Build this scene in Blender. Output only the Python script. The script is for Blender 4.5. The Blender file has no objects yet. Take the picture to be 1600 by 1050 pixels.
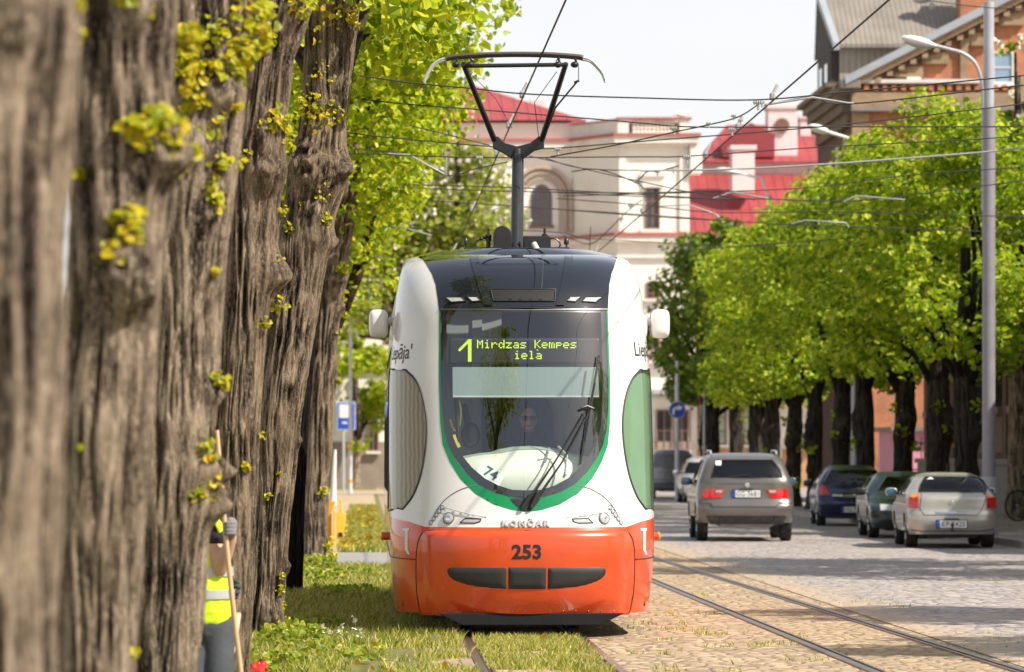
import bpy, bmesh, math, random
import numpy as np
from mathutils import Vector, Matrix, geometry
S = bpy.context.scene
C = S.collection
R = math.radians
random.seed(7)
FP, HC, VX, VY = 6000.0, 1.62, 570.0, 708.0     # lens in photo pixels, eye height, vanishing point of the street

def P(px, py, Y):
    """photo pixel at depth Y -> world point"""
    return Vector(((px-VX)*Y/FP, Y, HC-(py-VY)*Y/FP))
def G(px, py):
    Y = FP*HC/(py-VY)
    return P(px, py, Y)

class Pchip:
    def __init__(s, pts):
        s.x = np.array([p[0] for p in pts], float); s.y = np.array([p[1] for p in pts], float)
        h = np.diff(s.x); d = np.diff(s.y)/h; m = np.zeros(len(s.x))
        m[0], m[-1] = d[0], d[-1]
        for i in range(1, len(d)):
            if d[i-1]*d[i] > 0:
                w1, w2 = 2*h[i]+h[i-1], h[i]+2*h[i-1]
                m[i] = (w1+w2)/(w1/d[i-1]+w2/d[i])
        s.h, s.m = h, m
    def __call__(s, t):
        t = np.clip(np.asarray(t, float), s.x[0], s.x[-1])
        i = np.clip(np.searchsorted(s.x, t)-1, 0, len(s.h)-1)
        h = s.h[i]; q = (t-s.x[i])/h
        return ((1+2*q)*(1-q)**2*s.y[i] + q*(1-q)**2*h*s.m[i] + q*q*(3-2*q)*s.y[i+1] + q*q*(q-1)*h*s.m[i+1])

# ---------------------------------------------------------------- noise (numpy)
def vnoise(x, y, seed=0, perx=None):
    rs = np.random.RandomState(seed); n = 256
    T = rs.rand(n, n)
    xi = np.floor(x).astype(int); yi = np.floor(y).astype(int)
    fx = x-xi; fy = y-yi
    fx = fx*fx*(3-2*fx); fy = fy*fy*(3-2*fy)
    x1 = xi+1
    if perx: xi = xi % perx; x1 = x1 % perx
    a = T[xi % n, yi % n]; b = T[x1 % n, yi % n]; c = T[xi % n, (yi+1) % n]; d = T[x1 % n, (yi+1) % n]
    return (a*(1-fx)+b*fx)*(1-fy)+(c*(1-fx)+d*fx)*fy

# ---------------------------------------------------------------- objects
def tag(o, label=None, cat=None, group=None, kind=None):
    if label: o['label'] = label
    if cat: o['category'] = cat
    if group: o['group'] = group
    if kind: o['kind'] = kind
    return o
def thing(name, label, cat, loc=(0, 0, 0), rz=0, group=None):
    o = bpy.data.objects.new(name, None); C.objects.link(o)
    o.location = loc; o.rotation_euler = (0, 0, rz); o.empty_display_size = .2
    return tag(o, label, cat, group)
def link(name, me, parent=None, loc=None):
    o = bpy.data.objects.new(name, me); C.objects.link(o)
    if parent is not None: o.parent = parent
    if loc is not None: o.location = loc
    return o
def copy_tree(o, parent=None):
    c = o.copy(); C.objects.link(c)
    if parent is not None: c.parent = parent
    for ch in list(o.children): copy_tree(ch, c)
    return c
def npmesh(name, v, f, mats, smooth=False, mi=None):
    """v (N,3), f (M,k) arrays, one polygon size"""
    v = np.asarray(v, np.float32); f = np.asarray(f, np.int32); k = f.shape[1]
    me = bpy.data.meshes.new(name)
    me.vertices.add(len(v)); me.vertices.foreach_set('co', v.ravel())
    me.loops.add(f.size); me.loops.foreach_set('vertex_index', f.ravel())
    me.polygons.add(len(f)); me.polygons.foreach_set('loop_start', np.arange(0, f.size, k, dtype=np.int32))
    me.polygons.foreach_set('loop_total', np.full(len(f), k, np.int32))
    for m in (mats if isinstance(mats, (list, tuple)) else [mats]): me.materials.append(m)
    if mi is not None: me.polygons.foreach_set('material_index', np.asarray(mi, np.int32))
    me.polygons.foreach_set('use_smooth', np.full(len(f), bool(smooth)))
    me.update(calc_edges=True); me.validate()
    return me

class MB:
    def __init__(s): s.v, s.f, s.mi = [], [], []; s.m = 0
    def add(s, vs, fs):
        b = len(s.v); s.v += [tuple(p) for p in vs]
        for f in fs: s.f.append([b+i for i in f]); s.mi.append(s.m)
        return s
    def box(s, x0, x1, y0, y1, z0, z1, M=None):
        vs = [Vector(p) for p in ((x0,y0,z0),(x1,y0,z0),(x1,y1,z0),(x0,y1,z0),(x0,y0,z1),(x1,y0,z1),(x1,y1,z1),(x0,y1,z1))]
        if M is not None: vs = [M @ p for p in vs]
        return s.add(vs, [(0,3,2,1),(4,5,6,7),(0,1,5,4),(1,2,6,5),(2,3,7,6),(3,0,4,7)])
    def cbox(s, c, d, M=None):
        T = Matrix.Translation(c) @ (M if M is not None else Matrix())
        return s.box(-d[0]/2, d[0]/2, -d[1]/2, d[1]/2, -d[2]/2, d[2]/2, T)
    def beam(s, a, b, w, h=None):
        """square bar from a to b"""
        return s.tube([a, b], [w/2*1.414]*2, 4, rot=math.pi/4)
    def tube(s, pts, r, n=8, cap=True, rot=0.0, sq=1.0):
        pts = [Vector(p) for p in pts]; k = len(pts)
        rr = list(r) if isinstance(r, (list, tuple, np.ndarray)) else [r]*k
        b = len(s.v); nrm = None
        for i in range(k):
            t = (pts[min(i+1, k-1)]-pts[max(i-1, 0)])
            t = t.normalized() if t.length > 1e-9 else Vector((0,0,1))
            if nrm is None:
                up = Vector((0,0,1)) if abs(t.z) < .9 else Vector((0,1,0))
                nrm = t.cross(up).normalized()
            nrm = (nrm - t*nrm.dot(t)).normalized(); bi = t.cross(nrm)
            for j in range(n):
                q = 2*math.pi*j/n+rot
                s.v.append(tuple(pts[i]+nrm*(rr[i]*math.cos(q))+bi*(rr[i]*sq*math.sin(q))))
        for i in range(k-1):
            for j in range(n):
                j2 = (j+1) % n
                s.f.append([b+i*n+j, b+i*n+j2, b+(i+1)*n+j2, b+(i+1)*n+j]); s.mi.append(s.m)
        if cap:
            s.f.append([b+j for j in range(n)][::-1]); s.mi.append(s.m)
            s.f.append([b+(k-1)*n+j for j in range(n)]); s.mi.append(s.m)
        return s
    def lathe(s, prof, M=None, n=24):
        """prof [(r,z)] about local z"""
        M = M or Matrix(); b = len(s.v); k = len(prof)
        for r, z in prof:
            for j in range(n):
                q = 2*math.pi*j/n; s.v.append(tuple(M @ Vector((r*math.cos(q), r*math.sin(q), z))))
        for i in range(k-1):
            for j in range(n):
                j2 = (j+1) % n; s.f.append([b+i*n+j, b+i*n+j2, b+(i+1)*n+j2, b+(i+1)*n+j]); s.mi.append(s.m)
        if prof[0][0] > 1e-6: s.f.append([b+j for j in range(n)][::-1]); s.mi.append(s.m)
        if prof[-1][0] > 1e-6: s.f.append([b+(k-1)*n+j for j in range(n)]); s.mi.append(s.m)
        return s
    def ell(s, c, r, nu=20, nv=12, e=1.0, M=None):
        """superellipsoid, e<1 boxier"""
        T = Matrix.Translation(c) @ (M if M is not None else Matrix())
        sp = lambda a: math.copysign(abs(a)**e, a)
        vs = []
        for i in range(nv+1):
            ph = -math.pi/2+math.pi*i/nv
            for j in range(nu):
                th = 2*math.pi*j/nu
                vs.append(T @ Vector((r[0]*sp(math.cos(ph))*sp(math.cos(th)), r[1]*sp(math.cos(ph))*sp(math.sin(th)), r[2]*sp(math.sin(ph)))))
        fs = [(i*nu+j, i*nu+(j+1) % nu, (i+1)*nu+(j+1) % nu, (i+1)*nu+j) for i in range(nv) for j in range(nu)]
        return s.add(vs, fs)
    def prism(s, poly, ax, d0, d1):
        """extrude a 2-D polygon; ax 'y': poly in (x,z); 'x': (y,z); 'z': (x,y)"""
        def p3(a, b, d): return {'y': (a, d, b), 'x': (d, a, b), 'z': (a, b, d)}[ax]
        n = len(poly); vs = [p3(a, b, d0) for a, b in poly]+[p3(a, b, d1) for a, b in poly]
        fs = [list(range(n))[::-1], [n+i for i in range(n)]]+[(i, (i+1) % n, n+(i+1) % n, n+i) for i in range(n)]
        return s.add(vs, fs)
    def build(s, name, mats, parent=None, origin=None, smooth=False, bevel=0, seg=2, auto=None):
        v = np.array(s.v, float)
        if origin is not None: v = v-np.array(origin)
        me = bpy.data.meshes.new(name); me.from_pydata([tuple(p) for p in v], [], s.f)
        for m in (mats if isinstance(mats, (list, tuple)) else [mats]): me.materials.append(m)
        me.polygons.foreach_set('material_index', s.mi)
        bm = bmesh.new(); bm.from_mesh(me)
        if smooth: bmesh.ops.remove_doubles(bm, verts=bm.verts, dist=1e-5)
        bmesh.ops.recalc_face_normals(bm, faces=bm.faces)
        if smooth:
            for f in bm.faces: f.smooth = True
            lim = R(auto or 40)
            for e in bm.edges:
                if len(e.link_faces) == 2 and e.calc_face_angle(0) > lim: e.smooth = False
        bm.to_mesh(me); bm.free(); me.update()
        o = link(name, me, parent, origin)
        if bevel:
            b = o.modifiers.new('bevel', 'BEVEL'); b.width = bevel; b.segments = seg; b.limit_method = 'ANGLE'; b.angle_limit = R(40)
        return o

# ---------------------------------------------------------------- materials
def nt(name):
    m = bpy.data.materials.new(name); m.use_nodes = True
    t = m.node_tree; t.nodes.clear()
    out = t.nodes.new('ShaderNodeOutputMaterial')
    return m, t, out
def N(t, typ, **kw):
    n = t.nodes.new(typ)
    for k, v in kw.items():
        if k.startswith('i_'): n.inputs[k[2:].replace('_', ' ')].default_value = v
        else: setattr(n, k, v)
    return n
def L(t, a, b): t.links.new(a, b)
def rgba(c): return (c[0], c[1], c[2], 1)
def coords(t, scale=(1,1,1), kind='Object'):
    tc = N(t, 'ShaderNodeTexCoord'); mp = N(t, 'ShaderNodeMapping'); mp.inputs['Scale'].default_value = scale
    L(t, tc.outputs[kind], mp.inputs['Vector']); return mp.outputs['Vector']
def ramp(t, fac, stops):
    r = N(t, 'ShaderNodeValToRGB'); e = r.color_ramp.elements
    while len(e) < len(stops): e.new(.5)
    for q, (p, c) in zip(e, stops): q.position = p; q.color = rgba(c) if len(c) == 3 else c
    L(t, fac, r.inputs['Fac']); return r.outputs['Color']
def noise(t, vec, scale=5, detail=4, rough=.6, dist=0):
    n = N(t, 'ShaderNodeTexNoise'); n.inputs['Scale'].default_value = scale; n.inputs['Detail'].default_value = detail
    n.inputs['Roughness'].default_value = rough; n.inputs['Distortion'].default_value = dist
    L(t, vec, n.inputs['Vector']); return n.outputs['Fac']
def mixc(t, fac, a, b, mode='MIX'):
    m = N(t, 'ShaderNodeMix', data_type='RGBA', blend_type=mode)
    for sock, val in ((m.inputs[0], fac), (m.inputs[6], a), (m.inputs[7], b)):
        if hasattr(val, 'is_linked'): L(t, val, sock)
        else: sock.default_value = rgba(val) if isinstance(val, (tuple, list)) else val
    return m.outputs[2]
def mth(t, op, a, b=None, c=None, clamp=False):
    m = N(t, 'ShaderNodeMath', operation=op, use_clamp=clamp)
    for sock, val in zip(m.inputs, (a, b, c)):
        if val is None: continue
        if hasattr(val, 'is_linked'): L(t, val, sock)
        else: sock.default_value = val
    return m.outputs[0]
def bumpn(t, h, strength=.3, dist=.01):
    b = N(t, 'ShaderNodeBump'); b.inputs['Strength'].default_value = strength; b.inputs['Distance'].default_value = dist
    L(t, h, b.inputs['Height']); return b.outputs['Normal']
def pbr(name, col, rough=.55, metal=0.0, var=.12, vs=3.0, bump=0.0, bs=60.0, coat=0.0, stretch=(1,1,1), spec=.5, dirt=None, bd=.004):
    """paint, plastic, plaster, metal: a base colour with a little uneven wear"""
    m, t, out = nt(name); p = N(t, 'ShaderNodeBsdfPrincipled')
    v = coords(t, stretch)
    n1 = noise(t, v, vs, 5, .65)
    dark = tuple(c*(1-var) for c in col); lite = tuple(min(1, c*(1+var*.6)) for c in col)
    c = ramp(t, n1, [(.3, dark), (.7, lite)])
    if dirt:
        n3 = noise(t, v, vs*.6, 6, .7)
        f = ramp(t, n3, [(.52, (0,0,0)), (.72, (1,1,1))])
        c = mixc(t, f, c, dirt)
    L(t, c, p.inputs['Base Color'])
    rr = N(t, 'ShaderNodeMapRange'); L(t, n1, rr.inputs[0]); rr.inputs[3].default_value = max(0.02, rough*.8); rr.inputs[4].default_value = min(1, rough*1.2)
    L(t, rr.outputs[0], p.inputs['Roughness'])
    p.inputs['Metallic'].default_value = metal; p.inputs['Specular IOR Level'].default_value = spec
    p.inputs['Coat Weight'].default_value = coat; p.inputs['Coat Roughness'].default_value = .03
    if bump:
        L(t, bumpn(t, noise(t, v, bs, 4, .6), bump, bd), p.inputs['Normal'])
    L(t, p.outputs[0], out.inputs[0]); return m
def emis(name, col, s):
    m, t, out = nt(name); e = N(t, 'ShaderNodeEmission'); e.inputs[0].default_value = rgba(col); e.inputs[1].default_value = s
    L(t, e.outputs[0], out.inputs[0]); return m
def glass(name, tint, ior=1.6, rough=.0):
    m, t, out = nt(name)
    tr = N(t, 'ShaderNodeBsdfTransparent'); tr.inputs[0].default_value = rgba(tint)
    g = N(t, 'ShaderNodeBsdfGlossy'); g.inputs['Roughness'].default_value = rough
    lw = N(t, 'ShaderNodeLayerWeight'); lw.inputs[0].default_value = .5; f0 = ((ior-1)/(ior+1))**2
    fr = mth(t, 'MULTIPLY_ADD', mth(t, 'POWER', lw.outputs['Facing'], 5.0), 1-f0, f0)
    mx = N(t, 'ShaderNodeMixShader'); L(t, fr, mx.inputs[0]); L(t, tr.outputs[0], mx.inputs[1]); L(t, g.outputs[0], mx.inputs[2])
    L(t, mx.outputs[0], out.inputs[0]); return m
def leafmat(name, stops, trans=.4):
    m, t, out = nt(name); g = N(t, 'ShaderNodeNewGeometry')
    c = ramp(t, g.outputs['Random Per Island'], stops)
    p = N(t, 'ShaderNodeBsdfPrincipled'); L(t, c, p.inputs['Base Color']); p.inputs['Roughness'].default_value = .45; p.inputs['Specular IOR Level'].default_value = .35
    tr = N(t, 'ShaderNodeBsdfTranslucent'); L(t, c, tr.inputs[0])
    mx = N(t, 'ShaderNodeMixShader'); mx.inputs[0].default_value = trans
    L(t, p.outputs[0], mx.inputs[1]); L(t, tr.outputs[0], mx.inputs[2]); L(t, mx.outputs[0], out.inputs[0]); return m
def barkmat(name, ridge, crack, tint):
    m, t, out = nt(name); p = N(t, 'ShaderNodeBsdfPrincipled')
    a = N(t, 'ShaderNodeAttribute', attribute_name='depth')
    v = coords(t, (1, 1, .16)); v2 = coords(t)
    n1 = noise(t, v, 34, 6, .75, .8); n2 = noise(t, v2, 3.2, 4, .6); n3 = noise(t, v, 90, 4, .7)
    rid = lambda n: mth(t, 'MULTIPLY', mth(t, 'ABSOLUTE', mth(t, 'SUBTRACT', n, .5)), 5.5, clamp=True)
    n4 = noise(t, coords(t, (1, 1, .30)), 62, 4, .7, .5)
    hh = mth(t, 'ADD', mth(t, 'MULTIPLY', rid(n1), .30), mth(t, 'MULTIPLY', rid(n4), .22))
    h = mth(t, 'ADD', mth(t, 'MULTIPLY', a.outputs['Fac'], .50), hh)
    c = ramp(t, h, [(.32, crack), (.44, tuple(.40*x+.60*y for x, y in zip(ridge, crack))), (.59, ridge), (.76, tuple(min(1, x*1.35) for x in ridge))])
    c = mixc(t, ramp(t, n2, [(.45, (0,0,0)), (.7, (.55,.55,.55))]), c, tint)
    lich = ramp(t, noise(t, v2, 16, 3, .6), [(.70, (0,0,0)), (.74, (1,1,1))])
    c = mixc(t, mth(t, 'MULTIPLY', lich, .45), c, (.32, .22, .05))
    L(t, c, p.inputs['Base Color']); p.inputs['Roughness'].default_value = .9; p.inputs['Specular IOR Level'].default_value = .2
    L(t, bumpn(t, mth(t, 'ADD', hh, mth(t, 'MULTIPLY', n3, .25)), 1.0, .03), p.inputs['Normal'])
    L(t, p.outputs[0], out.inputs[0]); return m
def brickmat(name, plane, c1, c2, mortar, bw=.25, bh=.078, ms=.012, dirt=(.06,.045,.035), da=.5):
    m, t, out = nt(name); p = N(t, 'ShaderNodeBsdfPrincipled')
    tc = N(t, 'ShaderNodeTexCoord'); sx = N(t, 'ShaderNodeSeparateXYZ'); L(t, tc.outputs['Object'], sx.inputs[0])
    cb = N(t, 'ShaderNodeCombineXYZ'); L(t, sx.outputs['X' if plane == 'xz' else 'Y'], cb.inputs[0]); L(t, sx.outputs['Z'], cb.inputs[1])
    b = N(t, 'ShaderNodeTexBrick'); L(t, cb.outputs[0], b.inputs['Vector'])
    for k, val in (('Color1', rgba(c1)), ('Color2', rgba(c2)), ('Mortar', rgba(mortar)), ('Scale', 1.0), ('Mortar Size', ms), ('Brick Width', bw), ('Row Height', bh), ('Bias', -.1)): b.inputs[k].default_value = val
    v = tc.outputs['Object']
    n = noise(t, v, 1.3, 6, .7)
    c = mixc(t, mth(t, 'MULTIPLY', ramp(t, n, [(.45, (0,0,0)), (.75, (1,1,1))]), da), b.outputs['Color'], dirt)
    c = mixc(t, .6, c, mixc(t, noise(t, v, 9, 4, .7), (.55,.55,.55), (1.35,1.35,1.35)), 'MULTIPLY')
    L(t, c, p.inputs['Base Color']); p.inputs['Roughness'].default_value = .88
    L(t, bumpn(t, b.outputs['Fac'], -.5, .01), p.inputs['Normal'])
    L(t, p.outputs[0], out.inputs[0]); return m

# ---------------------------------------------------------------- leaves, text
def leaf_geo(cen, nrm, size, rs, simple=False):
    """folded leaves at points; cen (N,3) nrm (N,3) size (N,)"""
    n = len(cen); nrm = nrm/np.maximum(np.linalg.norm(nrm, axis=1, keepdims=True), 1e-6)
    r = rs.normal(size=(n, 3)); t = np.cross(nrm, r); t /= np.maximum(np.linalg.norm(t, axis=1, keepdims=True), 1e-6)
    b = np.cross(nrm, t); s = size[:, None]
    fold = s*.16*nrm
    if simple:
        v = np.stack([cen-t*s*.5, cen+b*s*.42, cen+t*s*.5, cen-b*s*.42], 1).reshape(-1, 3)
        return v, np.arange(4*n).reshape(n, 4)
    A = cen-t*s*.5; T = cen+t*s*.55-fold*.8
    L1 = cen+b*s*.48-t*s*.22+fold; L2 = cen+b*s*.34+t*s*.25+fold
    R1 = cen-b*s*.48-t*s*.22+fold; R2 = cen-b*s*.34+t*s*.25+fold
    v = np.stack([A, L1, L2, T, R2, R1], 1).reshape(-1, 3)
    o = np.arange(n)[:, None]*6
    f = np.concatenate([o+np.array([[0, 3, 2, 1]]), o+np.array([[0, 5, 4, 3]])], 0)
    return v, f
def text_mesh(body, size, bold=0.0, extrude=.0, align='CENTER', shear=0.0, space=1.0):
    cu = bpy.data.curves.new('lettering', 'FONT'); cu.body = body; cu.size = size; cu.align_x = align; cu.offset = bold; cu.extrude = extrude
    cu.shear = shear; cu.space_character = space; cu.resolution_u = 3
    o = bpy.data.objects.new('lettering', cu); C.objects.link(o)
    bpy.context.view_layer.update()
    me = bpy.data.meshes.new_from_object(o.evaluated_get(bpy.context.evaluated_depsgraph_get()))
    bpy.data.objects.remove(o); bpy.data.curves.remove(cu)
    return me
def text_obj(name, body, size, mat, parent, fn, **kw):
    me = text_mesh(body, size, **kw); me.materials.clear(); me.materials.append(mat)
    for v in me.vertices: v.co = fn(v.co.x, v.co.y, v.co.z)
    me.update(); return link(name, me, parent)

# ---------------------------------------------------------------- curved shells (tram, cars)
def inpoly(x, y, poly):
    r = np.zeros(len(x), bool); n = len(poly)
    for i in range(n):
        x1, y1 = poly[i]; x2, y2 = poly[(i+1) % n]
        if y1 == y2: continue
        c = ((y1 > y) != (y2 > y)) & (x < (x2-x1)*(y-y1)/(y2-y1)+x1)
        r ^= c
    return r
def segdist(x, y, poly):
    d = np.full(len(x), 1e9); n = len(poly)
    for i in range(n):
        x1, y1 = poly[i]; x2, y2 = poly[(i+1) % n]; dx, dy = x2-x1, y2-y1; l = dx*dx+dy*dy
        if l < 1e-14: continue
        q = np.clip(((x-x1)*dx+(y-y1)*dy)/l, 0, 1)
        d = np.minimum(d, np.hypot(x-x1-q*dx, y-y1-q*dy))
    return d
class Shell:
    """wrap-around body: near end profile a(z), half-width w(z), far end profile b(z); u in [-3,3] runs round it, z up"""
    def __init__(s, w, a, n, D, Ln, b=None, nb=None, Db=.3):
        s.w, s.a, s.n, s.D, s.L = Pchip(w), Pchip(a), n, D, Ln
        s.b = Pchip(b) if b else None; s.nb = nb or n; s.Db = Db
        s.ku = float(s.w(1.0))+D*.5; s.ks = Ln-D-Db
    def pt(s, u, z):
        u = np.asarray(u, float); z = np.asarray(z, float)
        W = s.w(z); au = np.abs(u); a = s.a(z); b = s.b(z) if s.b else np.zeros_like(a)
        ph = np.clip(au, 0, 1)*np.pi/2; r = (np.abs(np.cos(ph))**s.n+np.abs(np.sin(ph))**s.n)**(-1/s.n)
        x1 = W*r*np.sin(ph); y1 = a+s.D*(1-r*np.cos(ph))
        q = np.clip(au-1, 0, 1); y2 = (a+s.D)*(1-q)+(s.L-b-s.Db)*q
        ph3 = np.clip(3-au, 0, 1)*np.pi/2; r3 = (np.abs(np.cos(ph3))**s.nb+np.abs(np.sin(ph3))**s.nb)**(-1/s.nb)
        x3 = W*r3*np.sin(ph3); y3 = s.L-b-s.Db*(1-r3*np.cos(ph3))
        x = np.where(au <= 1, x1, np.where(au <= 2, W, x3)); y = np.where(au <= 1, y1, np.where(au <= 2, y2, y3))
        return np.stack([np.sign(u)*x, y, z], -1)
    def nrm(s, u, z):
        e = 2e-3; t1 = s.pt(u+e, z)-s.pt(u-e, z); t2 = s.pt(u, z+e)-s.pt(u, z-e)
        n = np.cross(t1, t2); return n/np.maximum(np.linalg.norm(n, axis=-1, keepdims=True), 1e-9)
    def x2u(s, x, z):
        t = np.clip(np.abs(np.asarray(x, float))/s.w(z), 0, .99999)
        return np.sign(x)*np.arctan2(t, (1-t**s.n)**(1/s.n))/(np.pi/2)
    def y2u(s, y, z, sg):
        a = s.a(z)+s.D; b = s.L-(s.b(z) if s.b else 0)-s.Db
        return sg*(1+(y-a)/(b-a))
    def U(s, u): u = np.asarray(u, float); au = np.abs(u); return np.sign(u)*np.where(au <= 1, au*s.ku, np.where(au <= 2, s.ku+(au-1)*s.ks, s.ku+s.ks+(au-2)*s.ku))
    def iU(s, U): U = np.asarray(U, float); A = np.abs(U); return np.sign(U)*np.where(A <= s.ku, A/s.ku, np.where(A <= s.ku+s.ks, 1+(A-s.ku)/s.ks, 2+(A-s.ku-s.ks)/s.ku))
    def front(s, px, py, X0, Y0):
        """photo pixel -> (u,z) on the near end when the body's origin stands at X0,Y0"""
        y = 0.0
        for _ in range(30):
            k = (Y0+y)/FP; x = (px-VX)*k-X0; z = HC-(py-VY)*k
            u = float(s.x2u(x, z)); y = .5*y+.5*float(s.pt(u, z)[1])
        return (u, z)
    def patch(s, name, outer, mat, parent, holes=(), off=0.0, res=.05, side=4.0, smooth=True, zres=None):
        polys = []
        for pl in [outer]+list(holes):
            q = [(float(s.U(u)), z) for u, z in pl]; d = []
            for i in range(len(q)):
                x1, y1 = q[i]; x2, y2 = q[(i+1) % len(q)]
                k = max(1, int(math.hypot(x2-x1, y2-y1)/(res if max(abs(x1), abs(x2)) < s.ku*1.3 else res*side*.6)))
                d += [(x1+(x2-x1)*j/k, y1+(y2-y1)*j/k) for j in range(k)]
            polys.append(d)
        O = np.array(polys[0]); x0, x1 = O[:, 0].min(), O[:, 0].max(); z0, z1 = O[:, 1].min(), O[:, 1].max()
        xs = [x0]
        while xs[-1] < x1: xs.append(xs[-1]+(res if abs(xs[-1]) < s.ku*1.05 or abs(xs[-1]) > s.ku+s.ks*.98 else res*side))
        zs = np.arange(z0, z1, zres or res); gx, gz = np.meshgrid(xs, zs); gx = gx.ravel()+1.3e-4; gz = gz.ravel()+.7e-4
        ok = inpoly(gx, gz, polys[0]); dist = segdist(gx, gz, polys[0])
        for h in polys[1:]:
            ok &= ~inpoly(gx, gz, h); dist = np.minimum(dist, segdist(gx, gz, h))
        ok &= dist > (zres or res)*.4
        co, ed = [], []
        for pl in polys:
            b = len(co); co += [Vector(p) for p in pl]; ed += [(b+i, b+(i+1) % len(pl)) for i in range(len(pl))]
        co += [Vector(p) for p in zip(gx[ok], gz[ok])]
        vo, _e, fo, *_ = geometry.delaunay_2d_cdt(co, ed, [], 0, 1e-6)
        V = np.array([tuple(p) for p in vo]); F = np.array([f for f in fo if len(f) == 3])
        c = V[F].mean(1); keep = inpoly(c[:, 0], c[:, 1], polys[0])
        for h in polys[1:]: keep &= ~inpoly(c[:, 0], c[:, 1], h)
        F = F[keep]
        a = V[F]; ar = (a[:, 1, 0]-a[:, 0, 0])*(a[:, 2, 1]-a[:, 0, 1])-(a[:, 2, 0]-a[:, 0, 0])*(a[:, 1, 1]-a[:, 0, 1])
        F[ar < 0] = F[ar < 0][:, ::-1]; F = F[np.abs(ar) > 1e-9]
        u = s.iU(V[:, 0]); p = s.pt(u, V[:, 1])
        o = off(u, V[:, 1]) if callable(off) else off
        if callable(off) or off: p = p+s.nrm(u, V[:, 1])*np.reshape(o, (-1, 1) if callable(off) else (1, 1))
        return link(name, npmesh(name, p, F, mat, smooth), parent)
    def line(s, mb, pts, r, off=0.0, n=6, closed=False, k=6):
        q = []; m = len(pts)
        for i in range(m if closed else m-1):
            (u1, z1), (u2, z2) = pts[i], pts[(i+1) % m]
            q += [(u1+(u2-u1)*j/k, z1+(z2-z1)*j/k) for j in range(k)]
        q.append(pts[0] if closed else pts[-1]); q = np.array(q)
        p = s.pt(q[:, 0], q[:, 1])+s.nrm(q[:, 0], q[:, 1])*off
        return mb.tube(p, r, n)
def arc(cx, cy, rx, ry, a0, a1, n=10):
    return [(cx+rx*math.cos(R(a0+(a1-a0)*i/n)), cy+ry*math.sin(R(a0+(a1-a0)*i/n))) for i in range(n+1)]
def spline(pts, k=6):
    """Catmull-Rom through points"""
    p = [np.array(q, float) for q in pts]; p = [2*p[0]-p[1]]+p+[2*p[-1]-p[-2]]; out = []
    for i in range(1, len(p)-2):
        for j in range(k):
            t = j/k; out.append(tuple(.5*((2*p[i])+(-p[i-1]+p[i+1])*t+(2*p[i-1]-5*p[i]+4*p[i+1]-p[i+2])*t*t+(-p[i-1]+3*p[i]-3*p[i+1]+p[i+2])*t**3)))
    out.append(tuple(p[-2])); return out
# ---------------------------------------------------------------- shared materials
M_white = pbr('white_paint', (.71,.695,.67), .28, var=.04, vs=1.2, coat=.6, dirt=(.62,.59,.55))
M_red = pbr('orange_red_paint', (.64,.07,.014), .26, var=.08, vs=1.5, coat=.7, dirt=(.50,.065,.02))
M_green = pbr('green_paint', (.0,.22,.07), .3, var=.08, vs=2, coat=.5)
M_black = pbr('black_trim', (.012,.012,.013), .35, var=.2, vs=6)
M_gloss = pbr('gloss_black_paint', (.010,.012,.018), .05, var=.1, coat=.55, spec=.45)
M_rubber = pbr('rubber', (.022,.021,.020), .6, var=.25, vs=9, bump=.1, bs=90)
M_steel = pbr('worn_steel', (.33,.31,.29), .35, 1.0, var=.25, vs=9)
M_galv = pbr('galvanised_grey', (.50,.51,.53), .5, .35, var=.12, vs=6)
M_dkmet = pbr('dark_metal', (.03,.03,.032), .35, .3, var=.3, vs=9)
M_chrome = pbr('chrome', (.8,.8,.8), .1, 1.0, var=.03)
M_lens = pbr('clear_lamp_lens', (.42,.42,.41), .08, .0, var=.12, vs=30, coat=1)
M_amber = pbr('amber_lens', (.75,.22,.01), .2, var=.2, vs=20, coat=.8)
M_tglass = glass('windscreen_glass', (.90,.94,.91), 2.2)
M_sglass = glass('side_glass', (.70,.80,.70), 1.7)
M_cream = pbr('cream_plastic', (.74,.77,.66), .55, var=.05)
M_grey = pbr('grey_plastic', (.16,.17,.18), .6, var=.1)
M_ink = pbr('black_lettering', (.015,.015,.016), .5)
M_maroon = pbr('maroon_lettering', (.07,.012,.012), .5)

# ---------------------------------------------------------------- the tram
TX, TY = 1.41, FP/180.0
tram = thing('tram', 'white and orange red tram with green edged windscreen and raised pantograph', 'tram', (TX, TY, 0))
SH = Shell(w=[(.1,1.10),(.25,1.14),(.98,1.19),(2.2,1.185),(2.7,1.15),(3.0,1.13),(3.2,1.10),(3.36,1.06),(3.44,1.03)],
           a=[(.1,.16),(.24,.11),(.5,.03),(.8,0),(.9,.005),(1.0,.04),(1.3,.12),(2.0,.30),(2.6,.49),(2.9,.60),(3.1,.74),(3.25,.92),(3.36,1.16),(3.41,1.42),(3.44,1.75)],
           n=2.5, D=1.25, Ln=10.2, Db=.5)
f = lambda px, py: SH.front(px, py, TX, TY)
def fl(pts): return [f(*p) for p in pts]
def mir(pts): return [(-u, z) for u, z in pts][::-1]
PT = lambda px, py, y=0.0: P(px, py, TY+y)-Vector((TX, TY, 0))
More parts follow.
